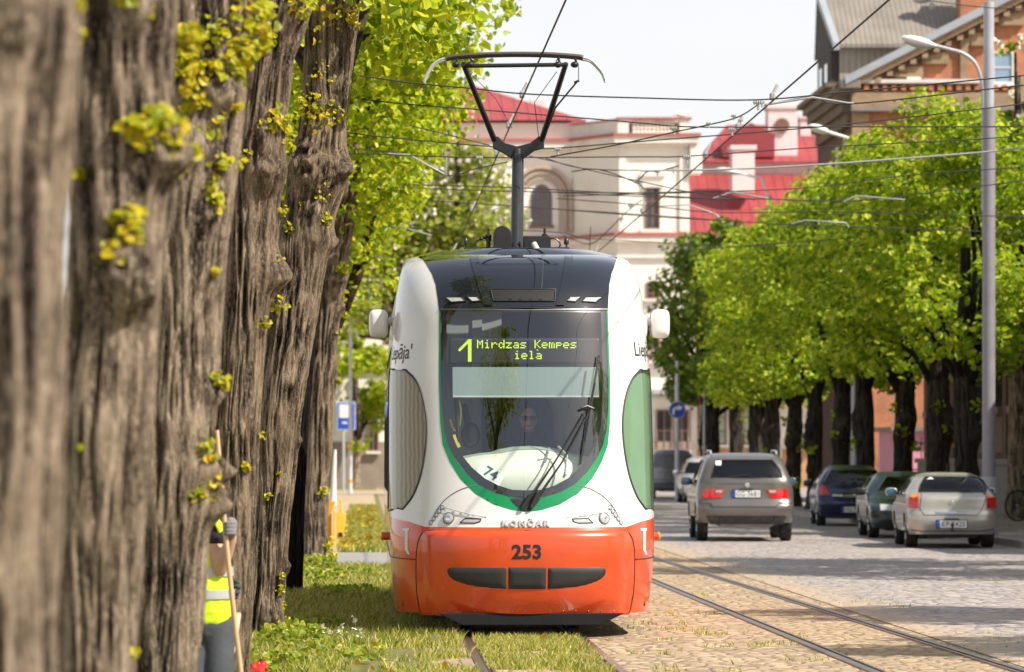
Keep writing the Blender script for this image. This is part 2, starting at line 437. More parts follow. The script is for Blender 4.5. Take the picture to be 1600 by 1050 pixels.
# outlines (left half traced, right half mirrored about the nose)
fair_l = fl([(686,483),(684,465),(681,445),(675,428),(666,413),(660,405)])
green_l = fl([(686,485),(686,560),(686.5,620),(688,660),(692,695),(703,722),(719,748),(742,771),(771,788),(800,797),(821,800)])
frit_l = fl([(688.5,485),(689,560),(690,630),(694,672),(701,697),(712,718),(727,738),(747,757),(770,769),(797,777),(821,779)])
clear_l = fl([(697,488),(697,560),(699,630),(703,668),(711,692),(722,712),(737,730),(757,747),(778,758),(800,765),(821,766)])
D_l = [(-1.12, 2.385), (-.975, 2.385)]+spline(fl([(634,578),(648,592),(659,615),(665.5,645),(667,675),(663.5,713),(656,748),(644,777),(630,795)]), 4)+[(-.985, 1.10), (-1.12, 1.10)]
def whole(l): return l[:-1]+[(0.0, l[-1][1])]+[(-u, z) for u, z in l[:-1]][::-1]
green_o, frit_o, clear_o = whole(green_l), whole(frit_l), whole(clear_l)
ftop = 3.437
fair_o = fair_l+[(fair_l[-1][0]*1.02, 3.405), (fair_l[-1][0]*.9, ftop)]; fair_o = fair_o+[(-u, z) for u, z in fair_o][::-1]
edge = [(-2.0, 1.07), (-1.0, 1.07), (-.93, 1.062)]+fl([(640,815),(664,823)])
zb = edge[-1][1]
edge_full = edge+[(-u, z) for u, z in edge][::-1]
hl = fair_l[::-1]+green_l[:-1]
white = [(-2.0, 3.44), (fair_o[6][0]-.03, 3.44), (fair_o[6][0]-.035, 3.42)]+hl+[(0.0, green_l[-1][1])]+[(-u, z) for u, z in hl[::-1]]+[(-fair_o[6][0]+.035, 3.42), (-fair_o[6][0]+.03, 3.44), (2.0, 3.44)]+edge_full[::-1]
wins = [[(a, 1.25), (b, 1.25), (b, 2.62), (a, 2.62)] for a, b in ((1.17, 1.40), (1.45, 1.68), (1.73, 1.95))]
winsL = [mir(wn) for wn in wins]
body = SH.patch('body_shell', white, M_white, tram, holes=[D_l, mir(D_l)]+wins+winsL, res=.045, side=6)
tag(body, 'white front and sides')
SH.patch('windscreen_surround', green_o, M_green, tram, holes=[frit_o], off=.002, res=.018)
fairing = SH.patch('roof_fairing', fair_o, M_gloss, tram, off=.003, res=.04)
frit = SH.patch('windscreen_border', frit_o, M_black, tram, holes=[clear_o], off=-.006, res=.035)
wsg = SH.patch('windscreen', frit_o, M_tglass, tram, off=.004, res=.04)
for sg, dl in ((-1, D_l), (1, mir(D_l))):
    w_ = SH.patch('side_window', dl, M_sglass, tram, off=.002, res=.05)
    mb = MB(); SH.line(mb, dl, .011, .0, 6, closed=True, k=2); mb.build('seal', M_rubber, w_, smooth=True)
for wn in wins+winsL:
    w_ = SH.patch('saloon_window', wn, M_sglass, tram, off=.0, res=.12, side=3)
    mb = MB(); SH.line(mb, wn, .006, .0, 6, closed=True, k=2); mb.build('seal', M_rubber, w_, smooth=True)
# lower body: the bumper panel is cut out of it
bump_l = [f(821, 829), f(676, 829)]+spline(fl([(668,829.5),(660,834),(654,845),(651,862)]), 4)+fl([(650.5,900),(652,930),(656,952),(658,957)])
bump_o = bump_l[1:]+[(-u, z) for u, z in bump_l[1:]][::-1]
zl = bump_l[-1][1]
skirt = [(-2.0, .20), (-1.0, .20), (bump_l[-1][0]-.02, .215), (bump_l[-1][0], zl-.02), (-bump_l[-1][0], zl-.02), (-bump_l[-1][0]+.02, .215), (1.0, .20), (2.0, .20)]+edge_full[::-1]
sk = SH.patch('lower_body', skirt, M_red, tram, holes=[bump_o], res=.045, side=6); tag(sk, 'orange red lower body')
zt = bump_l[0][1]
def boff(u, z):
    e = np.clip((zt-z)/.07, 0, 1); g = np.clip((np.abs(bump_l[6][0])-np.abs(u))/.09, 0, 1); lo = np.clip((z-zl)/.12, 0, 1)
    return .004+.034*(e*(2-e))*(g*(2-g))*(.3+.7*lo)
bumper = SH.patch('bumper_panel', bump_o, M_red, tram, off=boff, res=.028)
mb = MB(); SH.line(mb, bump_o, .009, .0, 6, closed=True, k=2)
SH.line(mb, [(-2, .70), (-1.0, .70)]+[f(649, 874)], .006, .001); SH.line(mb, [(2, .70), (1.0, .70)]+mir([f(649, 874)]), .006, .001)
mb.build('seam', M_ink, tram, smooth=True)
# three rubber bumper pads in a smile shape
pad = spline([(700,890),(703,899),(713,907),(730,913),(755,917.5),(793.6,920)], 4)
pad_t = [(793.6,884),(712,883.5),(704,884.5),(700,890)]
left_pad = fl(pad_t)+fl(pad)[1:]
mid_pad = fl([(792.6,884),(792.6,920),(821,920.5)]); mid_pad = mid_pad+[(-u, z) for u, z in mid_pad[:2]][::-1]
for pl in (left_pad, mid_pad, mir(left_pad)):
    q = np.array([(float(SH.U(u)), z) for u, z in pl])
    def poff(u, z, q=[tuple(a) for a in q]):
        d = segdist(SH.U(u), z, q); return .030+.022*np.sqrt(np.clip(d/.05, 0, 1))
    SH.patch('bumper_pad', pl, M_rubber, tram, off=poff, res=.014)
mb = MB()
for k in range(15):
    u, z = f(684+k*19.5, 953.5); p = SH.pt(u, z)+SH.nrm(u, z)*.02; mb.ell(tuple(p), (.007,.007,.007), 8, 6)
mb.build('rivet', M_steel, bumper, smooth=True)
# snow guard and underframe
mb = MB(); a = PT(682, 957, .25); b = PT(974, 957, .25); c = PT(935, 976, .25); d = PT(722, 976, .25)
mb.prism([(a.x, a.z), (b.x, b.z), (c.x, c.z), (d.x, d.z)][::-1], 'y', .10, .16)
mb.build('snow_guard', pbr('charcoal_guard', (.014,.015,.017), .75, var=.2, vs=6, spec=.2), tram, bevel=.008)
mb = MB(); mb.box(-1.08, 1.08, .75, 9.6, .26, .42); mb.box(-.92, .92, .85, 1.4, .18, .32); mb.box(-.95, .95, 5, 8.6, .15, .3)
mb.build('underframe', M_black, tram, bevel=.01)
for y in (2.0, 3.7, 7.2, 8.8):
    for sx in (-.505, .505):
        mb = MB(); mb.lathe([(.05,-.07),(.30,-.06),(.31,-.05),(.285,-.03),(.285,.05),(.05,.06)], Matrix.Translation((sx, y, .285)) @ Matrix.Rotation(R(90)*(1 if sx > 0 else -1), 4, 'Y'), 28)
        mb.build('wheel', M_steel, tram, smooth=True)
# rear end and roof
ring = [(u, 3.44) for u in np.linspace(-2, 2, 81)]
pr = SH.pt(np.array([r[0] for r in ring]), np.array([3.44]*81)); mb = MB()
n_ = 81; vs = [tuple(p) for p in pr]+[(p[0]*.8, min(p[1]+.12, 9.7), 3.50) for p in pr]
mb.add(vs, [(i, i+1, n_+i+1, n_+i) for i in range(80)]+[tuple(range(n_, 2*n_))])
mb.build('roof', M_gloss, tram, smooth=True)
mb = MB(); pe = [(-float(SH.w(z)), z) for z in np.linspace(.2, 3.44, 20)]; mb.prism(pe+[(-x, z) for x, z in pe][::-1], 'y', 9.68, 9.78)
mb.build('rear_wall', M_grey, tram)
mb = MB(); mb.box(-1.1, 1.1, .9, 9.6, .62, .68); mb.build('saloon_floor', M_grey, tram)
# roof fairing details: ribs, grille, lamps
for pts in ([(733,402),(747,402),(758,440),(770,478),(757,478),(745,440)], ):
    l = fl(pts); SH.patch('fairing_rib', l, M_gloss, fairing, off=.016, res=.03); SH.patch('fairing_rib', mir(l), M_gloss, fairing, off=.016, res=.03)
g = fl([(767,453),(868,453),(866,471),(771,471)]); gr = SH.patch('intake_grille', g, M_rubber, fairing, off=.008, res=.03)
mb = MB(); SH.line(mb, g, .006, .01, closed=True)
for k in range(1, 6): SH.line(mb, [f(769, 453+k*3), f(867, 453+k*3)], .0022, .012)
mb.build('louvre', M_black, gr, smooth=True)
mb = MB(); SH.line(mb, fl([(846,398),(848,425),(846,455)]), .003, .004); SH.line(mb, fl([(686,483.5),(821,484.5)])+[(-u, z) for u, z in fl([(686,483.5)])], .006, .003, k=14)
mb.build('seam', M_steel, fairing, smooth=True)
for pts in ([(695,464.5),(722,465),(728,471.5),(706,473)], [(729,464),(746,464.5),(752,471),(738,472)]):
    for l in (fl(pts), mir(fl(pts))):
        ln = SH.patch('roof_lamp', l, M_lens, fairing, off=.010, res=.02)
        mb = MB(); SH.line(mb, l, .006, .010, closed=True, k=2); mb.build('bezel', M_ink, ln, smooth=True)
# headlamps, fog slits, LED beads
def disc(name, px, py, rpx, mat, parent, off=.004, dome=.3):
    for s_ in (-1, 1):
        u, z = f(px, py); u = u if s_ < 0 else -u
        c = SH.pt(u, z)+SH.nrm(u, z)*off; q = Vector(SH.nrm(u, z)).to_track_quat('Z', 'Y').to_matrix().to_4x4()
        r = rpx/180; mb = MB(); mb.lathe([(r, 0), (r*.92, r*dome*.5), (r*.6, r*dome*.9), (0.0, r*dome)], Matrix.Translation(c) @ q, 20)
        h = mb.build(name, mat, parent, smooth=True)
        yield h, c, q, r
for h, c, q, r in disc('headlight', 701, 810, 8.6, M_lens, tram):
    mb = MB(); mb.lathe([(r*1.0, .0), (r*1.12, .006), (r*1.16, .0)], Matrix.Translation(c) @ q, 24); mb.build('bezel', M_grey, h, smooth=True)
    mb = MB(); mb.lathe([(r*.55, r*.26), (r*.3, r*.34), (0, r*.36)], Matrix.Translation(c) @ q, 16); mb.build('bulb', M_chrome, h, smooth=True)
for k in range(5):
    for h, c, q, r in disc('marker_bead', 691-k*4.4, 793+k*6.0, 3.0, M_lens, tram):
        mb = MB(); mb.lathe([(r, .0), (r*1.25, .004), (r*1.3, .0)], Matrix.Translation(c) @ q, 14); mb.build('bezel', M_grey, h, smooth=True)
for l in (lambda q: q, mir):
    s_ = SH.patch('fog_lamp', l(fl([(719,817),(727,810),(752,811),(750,815),(742,817.5)])), M_lens, tram, off=.004, res=.02)
    mb = MB(); SH.line(mb, l(fl([(719,817),(727,810),(752,811),(750,815),(742,817.5)])), .005, .004, closed=True, k=2); mb.build('bezel', M_ink, s_, smooth=True)
mb = MB()
for l in (lambda q: q, mir):
    SH.line(mb, l(fl(spline([(745,758),(722,764),(700,777),(683,796),(672,821)], 5))), .0045, .001, k=2)
    q = l(fl([(689,789.5),(700,795),(730,803),(760,808.5),(757,810),(728,807),(700,801)]))
    SH.line(mb, q[:4] if l is not mir else q[3:], .0035, .001, k=3)
mb.build('seam', M_grey, tram, smooth=True)
SHADE = pbr('white_paint_lip', (.70,.69,.67), .35, var=.05, coat=.4)
for l in (lambda q: q, mir):
    SH.patch('lamp_brow', l(fl([(690,790.5),(700,795.5),(730,803.5),(760,809),(728,806),(700,801)])), SHADE, tram, off=.008, res=.02)
# amber side markers on red stalks
for sg in (-1, 1):
    mb = MB(); p = SH.pt(sg*1.02, .87); mb.tube([(p[0]-sg*.02, p[1], .87), (p[0]+sg*.05, p[1], .87)], .035, 12); st = mb.build('marker_stalk', M_red, tram, smooth=True)
    mb = MB(); mb.ell((p[0]+sg*.06, p[1], .87), (.022,.035,.04), 12, 8); mb.build('marker_lens', M_amber, st, smooth=True)
# camera pods on stalks where mirrors would be
for sg in (-1, 1):
    p = SH.pt(sg*.985, 2.80); c = Vector((sg*1.285, p[1]-.02, 2.80))
    mb = MB(); mb.ell(c, (.088,.15,.132), 28, 18, .5); pod = mb.build('mirror_pod', M_white, tram, smooth=True, auto=70)
    mb = MB(); mb.tube([(p[0]-sg*.10, p[1]-.03, 2.825), (c.x-sg*.04, c.y, 2.82)], [.05, .036], 14); mb.build('arm', M_white, pod, smooth=True)
    mb = MB(); mb.ell((p[0]-sg*.055, p[1]-.13, 2.76), (.075,.11,.14), 20, 12, .8); mb.build('socket', M_white, pod, smooth=True)
    mb = MB(); ring = [(c.x+.0895*math.copysign(abs(math.cos(q))**.5, math.cos(q)), c.y-.055, c.z+.133*math.copysign(abs(math.sin(q))**.5, math.sin(q))) for q in np.linspace(0, 2*math.pi, 33)]
    mb.tube([(x, c.y-.03, z) for x, y, z in ring], .0025, 5); mb.build('seam', M_grey, pod, smooth=True)
# wipers
def ws(px, py, off): 
    u, z = f(px, py); return Vector(SH.pt(u, z)+SH.nrm(u, z)*off)
mb = MB(); SHW = fl([(797,779),(845,779),(838,789),(829,798),(819,798),(808,790)])
base = SH.patch('wiper_base', SHW, M_ink, tram, off=.010, res=.02)
wip = MB(); wip.tube([ws(821,790,.03), ws(865,725,.07), ws(912,645,.05)], [.014,.008,.006], 8)
wip.tube([ws(832,790,.03), ws(876,725,.07), ws(916,650,.05)], [.014,.008,.006], 8)
wip.tube([ws(815,796,.02), ws(828,776,.04)], .022, 10); wip.tube([ws(829,795,.02), ws(840,772,.04)], .020, 10)
wp = wip.build('wiper', M_ink, tram, smooth=True)
mb = MB(); mb.tube([ws(905,640,.05), ws(914,637,.055), ws(924,641,.05)], .012, 8); mb.build('wiper_joint', M_dkmet, wp, smooth=True)
mb = MB(); bl = [ws(933,557,.035), ws(926,600,.035), ws(918,645,.035), ws(911,690,.035), ws(905,727,.035)]
mb.tube(bl, .009, 6); mb.tube([p+Vector((.008, -.012, 0)) for p in bl[1:4]], .005, 6); mb.build('wiper_blade', M_ink, wp, smooth=True)
# writing
def on_shell(px, py, off=.003, sg=1):
    u0, z0 = f(px, py); U0 = float(SH.U(u0))
    def fn(x, y, z):
        u = float(SH.iU(U0+x)); p = SH.pt(u, z0+y)+SH.nrm(u, z0+y)*(off+z); return Vector(p)
    return fn
def on_bump(px, py):
    u0, z0 = f(px, py); U0 = float(SH.U(u0))
    def fn(x, y, z):
        u = float(SH.iU(U0+x)); q = float(boff(np.array(u), np.array(z0+y)))+.003
        return Vector(SH.pt(u, z0+y)+SH.nrm(u, z0+y)*(q+z))
    return fn
text_obj('fleet_number', '253', .162, M_ink, bumper, on_bump(823, 872), bold=.006, space=1.05)
text_obj('maker_lettering', 'KONČAR', .073, pbr('raised_shaded_letters', (.40,.39,.38), .4), body, on_shell(821, 823, .008), extrude=.006, bold=.003, space=1.45)  # shading of the raised letters is put into their grey
me_w = .42
text_obj('town_lettering', 'Liepāja', .185, M_ink, body, on_shell(991, 556), align='LEFT', bold=.001)
text_obj('town_lettering', "Liepāja'", .185, M_maroon, body, on_shell(643, 560), align='RIGHT', bold=.001, shear=.08)
LOGO = pbr('logo_white', (.75,.74,.72), .5)
tl = [(628.5,825.5),(640,825.5),(639.5,829),(637.5,829.5),(637.5,858),(640.5,866),(638,866.5),(633,858.5),(633,829.5),(629,829)]
SH.patch('logo_mark', fl(tl), LOGO, sk, off=.003, res=.02); 
SH.patch('logo_mark', mir(fl([(640-(x-628.5), y) for x, y in tl][::-1])), LOGO, sk, off=.003, res=.02)
# destination display in dot letters
FONT = {'M':'10001 11011 10101 10101 10001 10001 10001','i':'00100 00000 01100 00100 00100 00100 01110','r':'00000 00000 10110 11001 10000 10000 10000',
'd':'00001 00001 01101 10011 10001 10011 01101','z':'00000 00000 11111 00010 00100 01000 11111','a':'00000 00000 01110 00001 01111 10001 01111',
's':'00000 00000 01111 10000 01110 00001 11110','Ķ':'10001 10010 10100 11000 10100 10010 10001 00000 00100','e':'00000 00000 01110 10001 11111 10000 01110',
'm':'00000 00000 11010 10101 10101 10101 10101','p':'00000 00000 11110 10001 11110 10000 10000','l':'01100 00100 00100 00100 00100 00100 01110',' ':'00000'}
BIG1 = ['00000000111','00000001111','00000011111','00000111111','00001110111','00011100111','00111000111','01110000111','11100000111','11000000111']+['00000000111']*9
LEDM = emis('led_yellow_green', (.62,.82,.05), 1.05)
ty_ = .66
a = PT(701, 528, ty_); b = PT(937, 569, ty_)
mb = MB(); mb.box(a.x, b.x, a.y+.004, a.y+.12, b.z, a.z); disp = mb.build('destination_display', M_ink, tram, bevel=.02)
def dots(rows, x0, y0, px, name):
    mb = MB(); q = px*.5*1.0
    for j, row in enumerate(rows):
        for i, c_ in enumerate(row):
            if c_ == '1':
                x, y = x0+i*px, y0+j*px
                mb.add([tuple(PT(x+dx, y+dy, ty_-.003)) for dx, dy in ((-q*.62,q*.93),(q*1.25,q*.93),(q*1.25,-q*.93),(-q*.62,-q*.93))], [(0,1,2,3)])
    return mb.build(name, LEDM, disp)
def word(s, x0, y0, px, name):
    rows = ['']*9
    for ch in s:
        g = FONT[ch].split(); g = g+['00000']*(9-len(g)); g = [r if len(r) == 5 else '00000' for r in g]
        for j in range(9): rows[j] += g[j]+'0'
    return dots(rows, x0, y0, px, name)
dots(BIG1, 717, 531, 1.85, 'led_number'); word('Mirdzas Ķempes', 746, 532, 1.87, 'led_lettering'); word('iela', 804, 549, 1.87, 'led_lettering')
# cab: blind, dashboard, walls, seat
mb = MB(); a = PT(707, 573.5, .62); b = PT(936, 620, .50); n_ = 8
M_blind, t_, o_ = nt('pale_blue_blind'); d_ = N(t_, 'ShaderNodeBsdfDiffuse'); d_.inputs[0].default_value = (.55,.68,.70,1); r_ = N(t_, 'ShaderNodeBsdfTransparent'); r_.inputs[0].default_value = (.75,.85,.85,1)
x_ = N(t_, 'ShaderNodeMixShader'); x_.inputs[0].default_value = .62; L(t_, d_.outputs[0], x_.inputs[1]); L(t_, r_.outputs[0], x_.inputs[2]); L(t_, x_.outputs[0], o_.inputs[0])
mb.add([tuple(a), (b.x, a.y, a.z), tuple(b), (a.x, b.y, b.z)], [(0, 1, 2, 3)]); bl_ = mb.build('sun_blind', M_blind, tram)
mb = MB(); mb.tube([(a.x, b.y-.005, b.z), (b.x, b.y-.005, b.z)], .01, 8); mb.build('hem_bar', M_galv, bl_, smooth=True)
mb = MB(); mb.ell((0.02, 1.0, 1.30), (.84,.62,.34), 40, 16, .75); mb.box(-.9, .9, .75, 1.5, .7, 1.28); dash = mb.build('dashboard', M_cream, tram, smooth=True)
mb = MB(); mb.ell((.06, .98, 1.43), (.52,.50,.255), 40, 12, .9); mb.build('instrument_hood', M_cream, dash, smooth=True)
mb = MB(); mb.tube([tuple(PT(858, 700, .7)), tuple(PT(852, 722, .42))], .008, 6); mb.tube([tuple(PT(872, 697, .7)), tuple(PT(886, 712, .55)), tuple(PT(884, 742, .4))], .010, 6); mb.build('grab_rail', M_galv, dash, smooth=True)
mb = MB(); mb.box(-.15, .98, 2.05, 2.1, .68, 3.1); mb.box(-.42, -.33, 2.03, 2.12, .68, 3.1); mb.box(-1.0, 1.0, 2.05, 2.1, 2.45, 3.25); mb.box(-.33, -.15, 2.2, 2.24, .68, 2.45)
mb.build('cab_wall', pbr('cab_wall_grey', (.30,.31,.31), .6, var=.1), tram)
CURT = pbr('olive_curtain', (.10,.12,.05), .8, var=.3, vs=3, stretch=(8, 8, .3))
mb = MB(); mb.prism([(-.33+.48*i/24, 1.98+.03*math.sin(i*1.4)) for i in range(25)]+[(.15-.48*i/24, 2.0+.03*math.sin((24-i)*1.4)) for i in range(25)], 'z', 1.0, 2.45); mb.build('curtain', CURT, tram, smooth=True)
mb = MB(); mb.ell((.08, 1.95, 1.75), (.25,.07,.42), 20, 14, .6); mb.ell((.08, 1.75, 1.28), (.26,.26,.07), 20, 10, .6); mb.box(-.05, .2, 1.7, 1.9, .68, 1.25); mb.build('driver_seat', M_ink, tram, smooth=True)
mb = MB(); mb.tube([tuple(PT(724, 632, 1.2)), tuple(PT(740, 700, 1.1))], .03, 8); mb.tube([tuple(PT(712, 600, .9)), tuple(PT(716, 690, .9))], .02, 8); mb.ell(tuple(PT(735, 680, 1.1)), (.09,.06,.12), 14, 10); mb.build('ticket_machine', M_dkmet, tram, smooth=True)
M_yel = pbr('yellow_plastic', (.75,.62,.03), .5)
mb = MB(); mb.tube([tuple(PT(*q, .95)) for q in spline([(703,655),(710,672),(718,665),(720,640),(716,625)], 5)], .009, 6); mb.tube([tuple(PT(707, 680, .9)), tuple(PT(715, 700, .9))], .03, 8); mb.build('yellow_cable', M_yel, tram, smooth=True)
# film behind the left cheek window; added green backing paints the right pane's light
FILM, t_, o_ = nt('brown_window_film'); p_ = N(t_, 'ShaderNodeBsdfPrincipled'); v_ = coords(t_, (1, 1, 1)); w_ = N(t_, 'ShaderNodeTexWave'); w_.inputs['Scale'].default_value = 14; w_.inputs['Distortion'].default_value = 2.5; w_.inputs['Detail Scale'].default_value = .6; L(t_, coords(t_, (.6, .3, 1)), w_.inputs['Vector'])
L(t_, ramp(t_, w_.outputs['Fac'], [(.2, (.36,.19,.11)), (.75, (.66,.40,.26))]), p_.inputs['Base Color']); p_.inputs['Roughness'].default_value = .5; L(t_, p_.outputs[0], o_.inputs[0])
BL2 = pbr('pane_light_green', (.27,.37,.27), .6, var=.08)
sh_in = [(u*.995, z) for u, z in D_l]
SH.patch('window_film', sh_in, FILM, tram, off=-.02, res=.06); SH.patch('pane_light_backing', mir(sh_in), BL2, tram, off=-.03, res=.06)

# ---------------------------------------------------------------- pantograph
Yb, Yk, Yh = 2.9, 4.0, 2.9
pan = MB(); a, b = PT(725, 396, Yb), PT(890, 389, Yb)
pan.box(a.x, b.x, Yb-.06, Yb+1.6, 3.50, 3.56); pan.box(a.x+.35, b.x-.35, Yb-.1, Yb+.6, 3.44, 3.54)
pg = pan.build('pantograph_base', M_dkmet, tram, bevel=.006)
mb = MB(); mb.tube([tuple(PT(806, 392, Yb)), tuple(PT(808, 236, Yk))], [.052, .047], 12); mb.tube([tuple(PT(814, 392, Yb+.1)), tuple(PT(815, 240, Yk+.08))], .022, 8); mb.build('lower_arm', M_dkmet, pg, smooth=True)
gus = [(770,216),(778,213),(790,224),(808,229),(828,224),(842,213),(850,216),(850,232),(835,236),(816,250),(802,250),(784,238),(770,232)]
mb = MB(); q = [PT(x, y, Yk) for x, y in gus]; mb.prism([(p.x, p.z) for p in q], 'y', Yk-.04, Yk+.04); mb.build('knee_bracket', M_dkmet, pg, bevel=.008)
for x0, x1 in ((773, 724), (846, 884)):
    mb = MB(); mb.tube([tuple(PT(x0, 220, Yk)), tuple(PT(x1, 100, Yh))], [.030, .026], 10); mb.build('upper_arm', M_dkmet, pg, smooth=True)
mb = MB(); mb.tube([tuple(PT(728, 103, Yh)), tuple(PT(886, 101, Yh))], .020, 10); mb.tube([tuple(PT(735, 115, Yh+.05)), tuple(PT(775, 155, Yh+.5)), tuple(PT(800, 200, Yk-.2))], .003, 5); mb.tube([tuple(PT(870, 112, Yh+.05)), tuple(PT(835, 160, Yh+.6)), tuple(PT(842, 218, Yk))], .004, 5); mb.tube([tuple(PT(903, 126, Yh)), tuple(PT(868, 168, Yh+.5)), tuple(PT(848, 222, Yk))], .009, 6); mb.build('cross_tube', M_dkmet, pg, smooth=True)
M_carb = pbr('carbon_strip', (.06,.045,.035), .6, var=.3, vs=12)
head = spline([(697,91),(712,88),(760,85),(810,84),(860,85),(902,88),(911,90)], 4)
for dy, o in ((0, 0), (.32, 0)):
    mb = MB(); mb.tube([tuple(PT(x, y+dy*6, Yh-.16+dy)) for x, y in head], .026, 8, sq=.8); mb.build('contact_strip', M_carb, pg, smooth=True)
for l in ([(698,91),(686,94),(676,102),(668,114),(663,126)], [(910,90),(922,93),(932,102),(941,113),(946,126)]):
    for dy in (-.16, .16): mb = MB(); mb.tube([tuple(PT(x, y+3*(dy > 0), Yh+dy)) for x, y in spline(l, 4)], .012, 8); mb.build('horn', M_galv, pg, smooth=True)
mb = MB()
for x in (712, 735, 872, 898):
    mb.tube([tuple(PT(x, 90, Yh)), tuple(PT(x+3, 99, Yh)), tuple(PT(x-2, 104, Yh))], .012, 6); mb.ell(tuple(PT(x, 101, Yh)), (.04,.05,.03), 10, 8)
mb.tube([tuple(PT(x, y, Yh)) for x, y in spline([(725,101),(736,100),(740,95),(735,91)], 4)], .006, 6); mb.tube([tuple(PT(x, y, Yh)) for x, y in spline([(888,100),(874,99),(869,95),(876,90)], 4)], .006, 6)
mb.tube([tuple(PT(904, 104, Yh)), tuple(PT(904, 127, Yh))], .004, 5); mb.tube([tuple(PT(897, 129, Yh)), tuple(PT(905, 126, Yh))], .012, 6)
mb.build('spring_box', M_dkmet, pg, smooth=True)
mb = MB(); q = [PT(776, 393, Yb-.1), PT(794, 393, Yb-.1)]; r_ = .085; cx = (q[0].x+q[1].x)/2; zc = PT(785, 367, Yb-.1).z
pl = [(cx-r_, 3.5), (cx+r_, 3.5)]+[(cx+r_*math.cos(t), zc+r_*math.sin(t)) for t in np.linspace(0, math.pi, 14)]
mb.prism(pl, 'y', Yb-.14, Yb+.04); mb.build('drive_housing', M_dkmet, pg, bevel=.01)
M_bone = pbr('cream_insulator', (.58,.54,.44), .4)
mb = MB(); mb.tube([tuple(PT(843, 398, Yb-.2)), tuple(PT(834, 381, Yb-.12))], .03, 12); mb.build('insulator', M_bone, pg, smooth=True)
mb = MB(); a = PT(824, 370, Yb); mb.cbox((a.x+.09, Yb, a.z-.06), (.26,.1,.13)); mb.build('valve_box', M_dkmet, pg, bevel=.008)
for x in (763, 851):
    mb = MB(); p = PT(x, 393, Yb); mb.tube([tuple(p), tuple(p+Vector((0, 0, .10)))], .022, 10); mb.lathe([(.03,.10),(.03,.12),(.02,.13),(.03,.14),(.03,.16),(.012,.17),(.012,.22)], Matrix.Translation(p), 12); mb.build('insulator', M_dkmet, pg, smooth=True)
mb = MB(); mb.tube([tuple(PT(x, y, Yb)) for x, y in spline([(741,390),(743,379),(750,374),(760,370),(768,371)], 5)], .008, 6); mb.tube([tuple(PT(x, y, Yb)) for x, y in spline([(856,372),(868,373),(875,380),(873,387),(862,389)], 5)], .008, 6)
for x, y in ((752,373),(757,371),(860,372),(856,371)): mb.ell(tuple(PT(x, y, Yb)), (.018,.018,.018), 8, 6)
mb.build('cable', M_dkmet, pg, smooth=True)
for x in (727.5, 885):
    mb = MB(); p = PT(x, 389, Yb); mb.lathe([(.008,0),(.008,.04),(.022,.042),(.026,.065),(.018,.095),(.0,.115)], Matrix.Translation(p), 12); mb.build('aerial', M_dkmet, tram, smooth=True)
# ---------------------------------------------------------------- ground
def gz(X, Y):
    """the verge under the near trees lies lower than the track"""
    a = np.clip((-.35-np.asarray(X, float))/.5, 0, 1); b = np.clip((32.5-np.asarray(Y, float))/6, 0, 1)
    a = a*a*(3-2*a); b = b*b*(3-2*b); return -.32*a*b
def sheet(name, x0, x1, y0, y1, z, mat, nx=1, ny=1, kind='structure', edge=None):
    xs = np.linspace(x0, x1, nx+1); ys = np.linspace(y0, y1, ny+1); gx, gy = np.meshgrid(xs, ys)
    gzv = gz(gx, gy)+z
    if edge: gx = gx+edge(gx, gy)
    v = np.stack([gx.ravel(), gy.ravel(), gzv.ravel()], 1); i = np.arange(nx*ny); r, c = i//nx, i % nx; a = r*(nx+1)+c
    return tag(link(name, npmesh(name, v, np.stack([a, a+1, a+nx+2, a+nx+1], 1), mat)), kind=kind)
def nn_off(f): return -1.05
